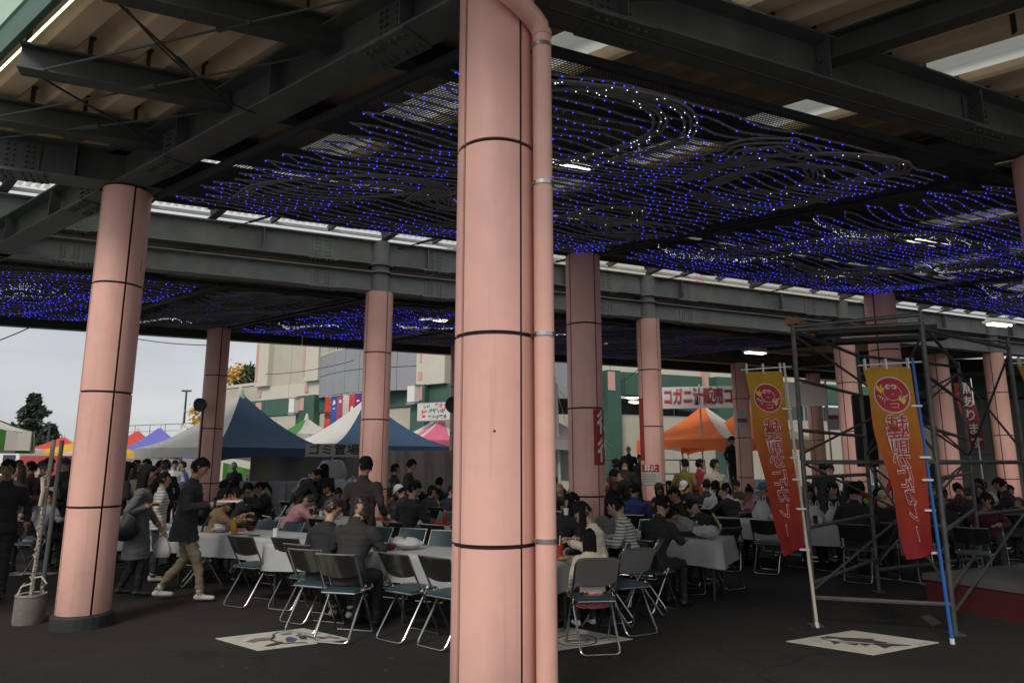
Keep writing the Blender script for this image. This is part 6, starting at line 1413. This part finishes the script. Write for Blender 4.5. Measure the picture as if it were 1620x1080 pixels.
seat(606, b2_, 'up', -70, 'lgrey', 'char', 'capped', 'elderly man in grey with a pale flat cap right of the standing man', 'the elderly man in the flat cap', hcap='lgrey', skin=1); seat(627, b2_ + .1, 'mouth', BK + 30, 'beige', 'black', 'bob', 'woman in a beige coat looking left beside the white cap', 'the woman in the beige coat', hcol=HBR); seat(648, b2_ - .1, 'eat', 75, 'navy', 'black', 'capped', 'person in a white cap and navy padded jacket leaning left', 'the person in the white cap', hcap='white')
seat(644, f2 + .1, 'sider', FN - 5, 'black', 'black', 'short', 'large man in black seen from behind beside the nearest column', 'the large man in black', sc_=1.02); seat(691, f3 + .5, 'up', BK + 12, 'lime', 'black', 'short', 'small child in yellow green facing the camera left of the nearest column', 'the child in yellow green', sc_=.78)
seat(668, b3_ - .6, 'eat', BK, 'black', 'black', 'short', 'person in black at the third row left of the child', 'the person left of the child'); seat(694, b3_, 'up', FN, 'black', 'black', 'short', 'dark figure seen from behind above the child in yellow green', 'the dark figure above the child')
person('hold', at_y(644, 14.6), -90, 'char', 'black', 'short', 'man in charcoal standing in right profile with a tray before the beige tarpaulin', sc_=.98); person('stand', at_y(622, 15.0), -60, 'black', 'black', 'short', 'person in black beside the man with the tray, right of the column', sc_=.92)
# ---- right of the nearest column
cw_ = at_y(946, 7.4); person('phone', cw_, 74, 'cream', 'black', 'long', 'woman in a cream hooded fleece with long black hair, leaning left over the table', sc_=.93); chair(cw_ + Vector((.06, -.02, 0)), R(74), 'round backed chair under the woman in cream fleece', 'round')
gp = at_z(938, 1024); person('child', gp, 14, 'cream', 'black', 'long', 'girl with long black hair, cream vest and red patterned skirt seen from behind', shoes='sneak', sc_=.70, z=.085).material_slots[5].material = C['dots']; gc = chair(gp + Vector((0, -.02, 0)), R(8), 'round backed folding chair under the girl in the red skirt', 'round')
seat(925, 1.55, 'up', 80, 'black', 'black', 'short', 'boy with glasses in left profile drinking from a cup', 'the boy with the cup', sc_=.88); seat(884, f2 - .2, 'eat', -60, 'black', 'black', 'long', 'person in black just right of the rain pipe', 'the person beside the rain pipe')
seat(893, b2_ + .2, 'up', BK, 'char', 'black', 'short', 'child facing out beside the red signed column', 'the child by the red signed column', sc_=.75); seat(872, b2_ + .6, 'low', 40, 'navy', 'black', 'short', 'dark figure bent at the second row right of the pipe', 'the bent figure right of the pipe')
seat(968, f2, 'up', FN - 10, 'grey', 'black', 'long', 'woman in a grey top with long hair seen from behind, left of the striped one', 'the woman in the grey top'); seat(1001, 1.75, 'eat', 72, 'stripe', 'black', 'short', 'person in a cream and grey striped top leaning left', 'the person in the striped top', kind='round'); seat(1034, 2.0, 'eat', -48, 'black', 'black', 'short', 'man in black leaning right across the table', 'the man in black leaning right')
seat(1098, b2_ - .1, 'low', 118, 'lgrey', 'jean', 'short', 'boy bending low over a crumpled white bag', 'the boy bending over the bag', sc_=.9); lj = seat(1129, b2_ - .2, 'low', 30, 'black', 'black', 'short', 'person in a black jacket with a lime stripe, hunched right of the bending boy', 'the person with the lime striped jacket')
ls, ln_ = Vector((0, math.sin(R(36)), math.cos(R(36)))), Vector((0, -math.cos(R(36)), math.sin(R(36))))
MB().grid(lambda u, v: Vector(HS_) + ls * (.06 + .40 * v) + ln_ * (.142 + .02 * math.sin(v * 3.1)) + Vector((.05 + .05 * u + .03 * v, 0, 0)), 2, 8).build('lime_stripe', mat('lime_reflective_tape', (.36, .42, .05), .5), lj, fix=False)
seat(1084, f3 - .2, 'eat', 110, 'black', 'black', 'short', 'man in black in left profile behind the bending boy', 'the man behind the bending boy')
seat(958, b3_ - .6, 'up', BK + 20, 'lgrey', 'black', 'bald', 'bald man half hidden by the red signed column', 'the bald man', skin=1); seat(1003, f3, 'side', FN + 10, 'blue', 'black', 'short', 'man in royal blue with face turned left', 'the man in royal blue'); person('bend', at_y(1000, 12.6), 60, 'black', 'black', 'short', 'man in black bending down to the left, over the one in royal blue', sc_=.96)
person('stand', at_y(977, 13.6), 20, 'dred', 'black', 'short', 'person in dark red and black with his back turned, left of the noticed column', sc_=.98); person('hold', at_y(988, 14.3), -30, 'black', 'black', 'short', 'tall person in black in the standing knot left of the noticed column', sc_=1.02)
person('stand', at_y(995, 21.5), 175, 'char', 'black', 'bald', 'dark man at the handrail in front of the hall wall', sc_=1.0, z=.42); person('stand', at_y(1013, 21.2), 150, 'char', 'black', 'short', 'dark figure at the handrail beside the noticed column', sc_=.96, z=.2); seat(955, b3_ + .6, 'eat', BK, 'black', 'black', 'short', 'person in black behind the bald man', 'the person behind the bald man')
for px, Y, pose, rz, top, hair, sc_, lab, z in ((1083, 15.6, 'look', -40, 'olive', 'short', .94, 'youth in an olive hooded top standing right of the noticed column', .08), (1106, 15.8, 'stand', -70, 'red', 'short', .95, 'youth in a red jacket standing next to the olive one', .06), (1131, 15.2, 'look', 190, 'beige', 'short', .98, 'man in a cream and grey jacket with folded arms', 0), (1159, 22.6, 'stand', -150, 'black', 'hat', 1.0, 'man in a dark coat and brimmed hat under the orange tents', .75)):
    person(pose, at_y(px, Y), rz, top, 'black' if px != 1131 else 'grey', hair, lab, sc_=sc_, z=z)
seat(1093, f4 + .3, 'mouth', BK - 30, 'black', 'black', 'capped', 'person with a white cap eating at the fourth row', 'the eater in the white cap', hcap='white'); seat(1118, f4, 'up', FN, 'char', 'black', 'short', 'person in charcoal seen from behind at the fourth row', 'the charcoal person of the fourth row'); seat(1132, b3_ + .4, 'up', FN - 12, 'white', 'black', 'short', 'person in white and navy seen from behind at the fourth row', 'the person in white and navy')
seat(1152, b3_ + .3, 'eat', FN + 20, 'white', 'black', 'bob', 'woman in a white knit seen from behind, left of the far column', 'the woman in white knit'); seat(1166, b3_ - .2, 'low', 20, 'black', 'black', 'bob', 'person in a black hooded coat bent forward left of the pale plastic bag', 'the person in the black hooded coat', sc_=1.0); seat(1163, b4_ - .3, 'eat', BK + 20, 'char', 'black', 'short', 'dark haired man facing out behind the white knit', 'the man behind the white knit'); seat(1188, b3_ + 1.1, 'mouth', BK, 'pink', 'black', 'bun', 'woman in pink with a hair bun at the foot of the far column', 'the woman with the hair bun', sc_=.9); seat(1211, b3_ - .1, 'up', BK - 35, 'char', 'black', 'capped', 'person in a bright blue cap and dark coat left of the crab flag', 'the person in the blue cap', hcap='teal')
# ---- behind the scaffold
seat(1283, b3_, 'eat', BK, 'dbrown', 'black', 'long', 'person in dark brown behind the white bags', 'the person behind the white bags', skin=1); seat(1320, b3_ + .2, 'side', BK - 10, 'black', 'black', 'short', 'man in a black suit and white collar behind the scaffold', 'the man in the black suit'); seat(1362, b3_ + .8, 'up', FN, 'lgrey', 'black', 'short', 'person in light grey seen from behind beyond the red balloons', 'the person in light grey'); person('hold', at_y(1318, 15.8), 120, 'white', 'black', 'bun', 'waitress in a white blouse standing under the far columns', sc_=.92); person('stand', at_y(1303, 15.2), -20, 'black', 'black', 'short', 'dark person standing left of the waitress', sc_=.95)
seat(1352, f3 - .1, 'up', FN - 4, 'black', 'black', 'short', 'person in black seen from behind in front of the balloons', 'the person in front of the balloons', sc_=1.0); seat(1392, f3 + .4, 'eat', FN, 'black', 'black', 'short', 'dark seated figure behind the middle flag', 'the figure behind the middle flag')
seat(1522, 9.6, 'eat', FN + 12, 'dred', 'black', 'short', 'man in a dark red top seen from behind at the rear table', 'the man in dark red'); seat(1552, 13.3, 'mouth', BK + 8, 'beige', 'black', 'bob', 'woman facing out with her hand at her mouth at the rear table', 'the woman at the rear table', hcol=HBR); seat(1606, 9.9, 'eat', 40, 'black', 'black', 'short', 'large dark figure leaning left at the right edge', 'the dark figure at the right edge', sc_=1.03); seat(1470, 9.3, 'up', FN, 'olive', 'black', 'short', 'person in dull olive behind the blue pole', 'the person behind the blue pole')
# ---- the rest of the seated crowd in the rear rows
crowd = random.Random(21); seen = set(); hn = {'short': 'short haired', 'bob': 'bob haired', 'long': 'long haired', 'pony': 'pony tailed', 'capped': 'capped'}
cn = {'black': 'black', 'navy': 'navy', 'char': 'charcoal', 'dbrown': 'dark brown', 'wine': 'wine brown', 'jean': 'dark denim', 'grey': 'grey knit', 'beige': 'beige', 'dred': 'dark red', 'olive': 'dull olive', }
for n, rz, a0, a1, desc in ((4.05, BK, -2.6, .6, 'on the far side of the second row'), (5.45, FN, -5.0, 2.4, 'on the near side of the third row'), (7.15, BK, -5.0, 8.2, 'on the far side of the third row'), (8.55, FN, -2.2, 9.0, 'on the near side of the fourth row'), (10.25, BK, -2.0, 9.5, 'on the far side of the fourth row'), (11.6, FN, 1.0, 11.3, 'on the near side of the rear row'), (13.35, BK, 1.0, 11.3, 'on the far side of the rear row')):
    a = a0
    while a < a1:
        p = RW(a + crowd.uniform(-.06, .06), n + crowd.uniform(-.05, .15)); sxp = 810 + FPX * p.x / (p.y * _c - .1)
        if 735 < sxp < 840: a += .56; continue                    # wholly behind the nearest column
        if all((p - o).length > .47 for o in OCC) and crowd.random() < .66:
            for _ in range(30):
                k = (crowd.choice(list(cn) + ['black'] * 5 + ['char'] * 2 + ['navy'] * 2), crowd.choice(['short', 'short', 'bob', 'long', 'pony', 'capped']), desc)
                if k not in seen: break
            else: k = None
            if k:
                seen.add(k); r = rz + crowd.uniform(-28, 28); who = '%s person in %s, %s' % (hn[k[1]], cn[k[0]], desc)
                person(crowd.choice(['eat', 'up', 'low', 'mouth', 'phone', 'side', 'sider']), p, r, k[0], crowd.choice(['black', 'jean', 'char']), k[1], who.replace(', on', ' seated on'), sc_=crowd.uniform(.86, .99), hcol=crowd.choice([None, HBR, HBR, HG if crowd.random() < .3 else None]), skin=crowd.choice([0, 0, 1]), hcap=crowd.choice(['char', 'navy', 'dbrown']))
                chair(p + Vector((math.sin(R(r)) * .06, -math.cos(R(r)) * .06, 0)), R(r), 'folding chair under the ' + who.replace(', on the', ',').replace(' side of the ', ' side, '))
        a += .56
# ---- empty chairs
EMP = [(369, 961, FN + 2, 'first empty chair of the front row from the left'), (441, 966, FN + 4, 'second empty chair of the front row from the left'), (460, 987, FN + 0, 'third empty chair of the front row, tucked half behind the second'), (614, 1016, FN - 8, 'empty chair turned right, next to the dark quilted coat'), (680, 1027, FN - 10, 'empty chair turned right, cut by the nearest column')]
for px, py, rz, lab in EMP:
    q = at_z(px, py); f = Vector((-math.sin(R(rz)), math.cos(R(rz)), 0)); chair(q + f * .27, R(rz), lab)
q = at_z(1016, 1006); chair(q + Vector((-.1, .24, 0)), R(24), 'empty round backed chair turned left, right of the girl', 'round'); q = at_z(852, 1060); chair(q + Vector((-.12, .22, 0)), R(20), 'empty chair mostly hidden behind the rain pipe', 'round')
q = at_z(1093, 940); chair(q + Vector((.02, .2, 0)), R(-6), 'empty chair in front of the table of the bending boy'); q = at_z(985, 960); chair(q + Vector((0, .2, 0)), R(-20), 'empty black backed chair behind the round backed one')
ordn = ('first', 'second', 'third', 'fourth', 'fifth', 'sixth', 'seventh', 'eighth', 'ninth', 'tenth', 'eleventh', 'twelfth')
for n, rz, a0, a1, desc in ((1.3, BK, -1.6, 4.2, 'on the far side of the nearest tables'), (2.35, FN, -2.8, 4.2, 'on the near side of the second row'), (4.05, BK, -2.4, 4.8, 'on the far side of the second row'), (5.45, FN, -3.6, 8, 'on the near side of the third row'), (7.15, BK, -3, 8, 'on the far side of the third row'), (8.55, FN, 0, 7.2, 'on the near side of the fourth row')):
    k = 0; a = a0; rnd = random.Random(int(n * 100))
    while a < a1:
        p = RW(a + rnd.uniform(-.04, .04), n + rnd.uniform(-.05, .08))
        if all((p - o).length > .5 for o in OCC) and rnd.random() < .86 and k < 9:
            chair(p, R(rz + rnd.uniform(-9, 9)), '%s empty folding chair from the left %s' % (ordn[k], desc)); k += 1
        a += .53
# ================================================================== SMALL THINGS ON TABLES AND IN HANDS
PBAG = translucent('white_plastic_bag', (.66, .65, .63), .3, .35)
def tz(a, n, z=.714): p = RW(a, n); p.z = z; return p
def onT(px, n): return tz(along(px, n, .75), n)
def carrier(label, c, r, seed, hang=False, print_=False):
    t = thing('plastic_bag', label, 'plastic bag', c)
    rnd = random.Random(seed); H = r[2] * 2.1; n = 26; m = MB(); ph = rnd.random() * 6; z0 = -H - .07 if hang else 0
    prof = [(0, .0), (.72, .0), (.95, .1), (1.0, .3), (.93, .5), (.78, .68), (.6, .82), (.5, .93), (.44, 1.0)]
    for k, z in prof:
        for j in range(n):
            a = 6.2832 * j / n; w = 1 + .09 * math.sin(a * 3 + ph + z * 3) + .07 * math.sin(a * 7 + ph * 2 + z * 5) * (.3 + z) + .16 * mnoise.noise(Vector((math.cos(a) * 2 + ph, math.sin(a) * 2, z * 4)))
            m.v.append(Vector((r[0] * k * w * math.cos(a), r[1] * k * w * math.sin(a) * (1 - .35 * z), z0 + H * z + .012 * math.sin(a * 5 + ph) * (1 if z > .9 else 0))))
    for i in range(len(prof) - 1):
        for j in range(n): m.f.append((i * n + j, i * n + (j + 1) % n, (i + 1) * n + (j + 1) % n, (i + 1) * n + j)); m.m.append(0)
    m.build('body', PBAG, t, True)
    for sx in (-1, 1):
        m = MB(); zt = z0 + H * .93; e = (0 if hang else .0)
        pts = [(sx * r[0] * .46, 0, zt), (sx * r[0] * (.5 if not hang else .3), .008, zt + .06), (sx * r[0] * (.42 if not hang else .1), .012, zt + (.11 if not hang else .09)), (sx * r[0] * (.22 if not hang else .04), .01, zt + (.085 if not hang else .10)), (sx * r[0] * .16, 0, zt + .02)]
        P = [Vector(p) for p in pts]
        for i, (p, q) in enumerate(zip(P, P[1:])):
            w0, w1 = (.04, .022, .014, .016, .03)[i], (.04, .022, .014, .016, .03)[i + 1]
            m.add([p - Vector((0, w0, 0)), p + Vector((0, w0, 0)), q + Vector((0, w1, 0)), q - Vector((0, w1, 0))], [(0, 1, 2, 3)])
        m.build('handle', PBAG, t, True, fix=False)
    if print_: MB().grid(lambda u, v: (-.05 + .1 * u, -r[1] * 1.12 - .012, r[2] * .5 + .12 * v), 2, 2).build('red_print', mat('faded_red_print', (.5, .2, .17), .6), t, fix=False)
    return t
carrier('upright white plastic bag on the table left of the crab flag', onT(1206, 6.2), (.15, .12, .15), 2); carrier('white plastic bag with tall handles right behind the cream flag pole', onT(1290, 6.15), (.14, .11, .12), 3); carrier('white plastic bag with faded red print on the third row table', onT(1322, 6.05), (.16, .12, .12), 4, print_=True)
carrier('white plastic bag standing right beside the rain pipe', onT(869, 3.1), (.12, .1, .14), 5); carrier('low white bag with a lid box beside the upright bag', onT(1232, 6.25), (.14, .1, .07), 8)
tag(blob('crumpled_bag', PBAG, tz(along(1117, 3.0, .75), 3.05), (.15, .11, .08), 6, None, False, 16), 'crumpled white bag on the table in front of the bending boy', 'plastic bag'); tag(blob('crumpled_bag', PBAG, tz(along(643, .35, .75), .35), (.16, .12, .06), 9, None, False, 16), 'crumpled white plastic wrapping on the nearest long table', 'plastic bag')
Mp = Matrix.Translation(mp) @ Matrix.Rotation(R(-80), 4, 'Z') @ Matrix.Scale(.985, 4)
Mw = Matrix.Translation(wp) @ Matrix.Rotation(R(-72), 4, 'Z') @ Matrix.Scale(.93, 4)
carrier('white plastic bag hanging from the hand of the walking woman', Mw @ Vector((-.155, .30, .83)), (.115, .07, .12), 7, hang=True)
def tray(label, c, rz, m, w=.3, d=.22, food=None):
    t = thing('food_tray', label, 'tray', c, rz); b = MB(); b.box((0, 0, .006), (w, d, .008)); 
    for x, y, a, e in ((0, -d / 2, w, .01), (0, d / 2, w, .01)): b.box((x, y, .014), (a, .01, .022))
    for x in (-w / 2, w / 2): b.box((x, 0, .014), (.01, d - .012, .022))
    b.build('tray', m, t)
    if food: 
        f = MB(); rnd = random.Random(5)
        for i in range(9): f.ball((rnd.uniform(-w * .3, w * .3), rnd.uniform(-d * .28, d * .28), .028), (.03, .028, .022), 7, 5)
        f.build('food', food, t, True)
    return t
REDT = mat('red_plastic', (.42, .035, .02), .35); FOOD = mat('reddish_food', (.42, .11, .07), .55, var=.4, scale=30); FOOD2 = mat('fried_food', (.35, .2, .09), .6, var=.4, scale=30); FOAM = mat('white_foam', (.7, .7, .68), .5)
tray('pale tray of reddish food on the palms of the walking man', Mp @ Vector((.02, .53, 1.185)), R(10), FOAM, .26, .18, FOOD)
tray('red tray on the second row table left of the nearest column', onT(700, 3.15), RZ, REDT, .42, .3); tray('red tray beside the beige coated woman', onT(607, 3.3), RZ, REDT, .36, .26, FOOD2); tray('white foam tray with fried scraps in front of the tan shirted man', onT(378, .62), RZ, FOAM, .2, .14, FOOD)
def bowl(label, c, m, r=.075, food=None, cat='bowl'):
    t = thing(cat, label, cat, c); MB().lathe([(0, .004), (r * .55, .004), (r * .5, 0), (r * .6, .008), (r * .95, .05), (r, .062), (r * .93, .06), (r * .55, .014), (0, .012)], n=18).build('shell', m, t, True)
    if food: MB().lathe([(r * .82, .045), (r * .4, .056), (0, .052)], n=14).build('food', food, t, True)
    return t
LAC = mat('red_black_lacquer', (.09, .012, .012), .2)
bowl('dark red bowl next to the crumpled wrapping on the nearest table', onT(617, .22), LAC, .09); bowl('brown bowl of food left of the dark red bowl', onT(596, .1), FOOD2, .075, FOOD2); bowl('dark red bowl in front of the bent man in black', onT(396, .95), LAC, .085, FOOD); bowl('white foam bowl before the pink shirted man', onT(483, 3.1), FOAM, .08, FOOD2); bowl('white foam bowl at the rear right table', onT(1557, 12.3), FOAM, .1, FOOD2)
def cup(label, c, m, r=.034, h=.1, straw=False):
    t = thing('cup', label, 'cup', c); MB().lathe([(0, .002), (r * .78, .0), (r, h), (r * .93, h), (r * .74, .01), (0, .008)], n=16).build('shell', m, t, True)
    if straw: MB().tube([(0, 0, .02), (.015, .005, h + .09)], .005, n=6).build('straw', FOAM, t)
    return t
cup('white paper cup on the pink shirted man\'s table', onT(472, 3.2), FOAM); cup('dark red tumbler beside the foam bowl', onT(492, 3.3), LAC, .036, .12); cup('white cup on the third row table by the scaffold', onT(1298, 6.0), FOAM); cup('black can beside the printed plastic bag', onT(1290, 5.98), BLACK, .033, .12)
cup('white cup near the beige coated woman', onT(614, 3.05), FOAM); cup('red paper cup with a straw by the woman in cream fleece', tz(along(886, .45, .8), .42), REDT, .045, .14, True); cup('white cup at the mouth of the boy with glasses', RW(along(918, 1.5, 1.0), 1.5) + Vector((-.16, .02, 1.06)), FOAM, .03, .075)
def bottle(label, c, m, capm, h=.2):
    t = thing('bottle', label, 'bottle', c); MB().lathe([(0, 0), (.031, .0), (.033, .02), (.033, h * .62), (.028, h * .72), (.013, h * .88), (.013, h * .93)], n=14).build('body', m, t, True); MB().lathe([(.0145, h * .92), (.0145, h), (0, h)], n=12).build('cap', capm, t); return t
bottle('orange juice bottle in front of the tan shirted man', onT(369, .5), mat('orange_juice', (.55, .24, .02), .2), WHITE, .21); bottle('red bottle on the red trays left of the nearest column', onT(704, 3.2), mat('red_drink', (.3, .03, .03), .2), WHITE, .2); bottle('dark bottle between the bags on the third row', onT(1262, 6.2), BLACK, REDT, .18)
pz = tz(along(402, .5, .75), .5); tag(MB().box((0, 0, .004), (.14, .07, .008)).build('phone', BLACK, loc=pz), 'black phone lying on the table right of the orange bottle', 'phone')
p = onT(892, .38); tag(blob('bread_bun', FOOD2, p, (.06, .05, .022), 11, None, False), 'bun on wrapping beside the red cup', 'bread')
for px, n, lab in ((1565, 12.35, 'open white foam lunch box at the rear right table, left one'), (1592, 12.35, 'open white foam lunch box at the rear right table, right one'), (1500, 12.2, 'white foam lunch box seen between the scaffold posts')):
    t = thing('lunch_box', lab, 'lunch box', onT(px, n), RZ, 'white foam lunch boxes'); MB().box((0, 0, .03), (.24, .17, .06)).build('base', FOAM, t); MB().box((0, .1, .13), (.24, .02, .17)).build('lid', FOAM, t)
# shoulder bag of the walking woman, sling of the tan shirted man
sb_ = thing('shoulder_bag', 'black shoulder bag under the arm of the walking woman', 'bag', Mw @ Vector((.24, -.12, .92)), R(-72))
blob('body', cloth('black_leather', (.012, .012, .013), .4), (0, 0, -.16), (.09, .16, .16), 21, sb_, False, 16); MB().tube([(0, .12, .1), (-.06, .08, .35), (-.08, .0, .47), (-.07, -.06, .36), (0, -.12, .1)], .011, n=6).build('strap', C['black'], sb_, True)
p = at_z(330, 925); Mt = Matrix.Translation(p) @ Matrix.Rotation(R(-62), 4, 'Z') @ Matrix.Scale(.955, 4)
tag(MB().tube([Mt @ Vector(q) for q in ((.15, .06, 1.02), (.1, -.06, .96), (-.02, -.13, .82), (-.14, -.15, .66), (-.2, -.1, .56))], .016, n=6).build('sling_strap', mat('brown_leather_strap', (.07, .04, .025), .6), smooth=True), 'thin dark strap across the back of the tan shirted man', 'strap')
# red balloon flower with two pale round balloons
RB = mat('red_balloon_rubber', (.42, .012, .018), .25, var=.05); PB = mat('cream_balloon_rubber', (.52, .47, .36), .3, var=.05)
Yb = 10.4; c0 = at_y(1397, Yb, z_of(795, Yb)); zc0 = z_of(795, Yb); bf = thing('balloon_flower', 'red long balloons tied in a star with two cream round balloons', 'balloons', (c0.x, c0.y, 0))
def bpt(px, py): q = at_y(px, Yb, z_of(py, Yb)); return Vector((q.x - c0.x, 0, z_of(py, Yb)))
for pts in (((1396, 794), (1370, 786), (1342, 768)), ((1398, 790), (1406, 768), (1416, 748)), ((1394, 803), (1364, 806), (1335, 803)), ((1400, 800), (1422, 806), (1440, 802)), ((1408, 806), (1416, 832), (1436, 852))):
    q = [bpt(*p) for p in pts]; P5 = [q[0] * (1 - t) ** 2 + q[1] * 2 * t * (1 - t) + q[2] * t * t for t in [i / 8 for i in range(9)]]
    MB().tube(P5, [.012, .03, .034, .035, .035, .034, .033, .028, .01], n=10).build('long_balloon', RB, bf, True)
for px, py, r in ((1393, 781, .062), (1393, 796, .068)): MB().ball(bpt(px, py) + Vector((0, -.05, 0)), (r, r, r * 1.05), 14, 10).build('round_balloon', PB, bf, True)
MB().ball(bpt(1378, 792) + Vector((0, .08, 0)), (.07, .05, .06), 12, 8).build('green_balloon', mat('lime_balloon_rubber', (.2, .45, .06), .3), bf, True); MB().tube([bpt(1400, 800) + Vector((0, .02, 0)), Vector((.02, .02, .02))], .008, n=6).build('stick', BLACK, bf); MB().lathe([(0, 0), (.12, 0), (.1, .04), (0, .05)], (.02, .02, 0), n=14).build('foot', BLACK, bf)
litter = random.Random(5)
for i, (a, n, lab) in enumerate(tabs):
    if i < 1: continue
    lab = lab.split(', ')[0]
    f = lambda: (a + litter.uniform(.2, 1.65), n + litter.uniform(.15, .65))
    bowl('white foam bowl on the ' + lab, tz(*f()), FOAM, litter.uniform(.065, .085), litter.choice([FOOD, FOOD2]))
    cup('paper cup on the ' + lab, tz(*f()), litter.choice([FOAM, FOAM, REDT, LAC]), .035, litter.uniform(.08, .11))
    if i % 2: tag(blob('crumpled_bag', PBAG, tz(*f()), (.11, .08, .055), 40 + i, None, False, 14), 'small crumpled white bag on the ' + lab, 'plastic bag')
    else: bottle('drink bottle on the ' + lab, tz(*f()), litter.choice([MATS['orange_juice'], MATS['red_drink'], mat('green_tea', (.12, .16, .03), .2), BLACK]), WHITE)
# stall under the orange tents and a waste box by the noticed column
p = at_y(1135, 22.8); sc2 = thing('stall_counter', 'stall counter with a white front under the orange tents', 'counter', p, R(12)); MB().box((0, 0, 1.05), (4.2, .8, .06)).build('top', WHITE, sc2); MB().box((0, -.36, .55), (4.1, .04, .95)).build('front', FOAM, sc2); MB().box((0, 0, .04), (4.2, .8, .06)).build('base', GREYC, sc2)
p = at_y(1065, 14.0); wb = thing('waste_box', 'low brown and grey box with a white label right of the noticed column', 'box', p, R(10)); MB().box((0, 0, .4), (.75, .5, .8)).build('body', mat('dull_brown_box', (.10, .075, .065), .7), wb); MB().box((0, -.256, .3), (.34, .01, .16)).build('label_plate', FOAM, wb); MB().box((0, 0, .83), (.8, .55, .05)).build('lid', GREYC, wb)
pl = thing('speaking_platform', 'low platform the hatted man stands on, under the orange tents', 'platform', at_y(1160, 22.8), R(12)); MB().box((0, 0, .36), (2.6, .9, .72)).build('body', GREYC, pl)
hr.location.z = 0
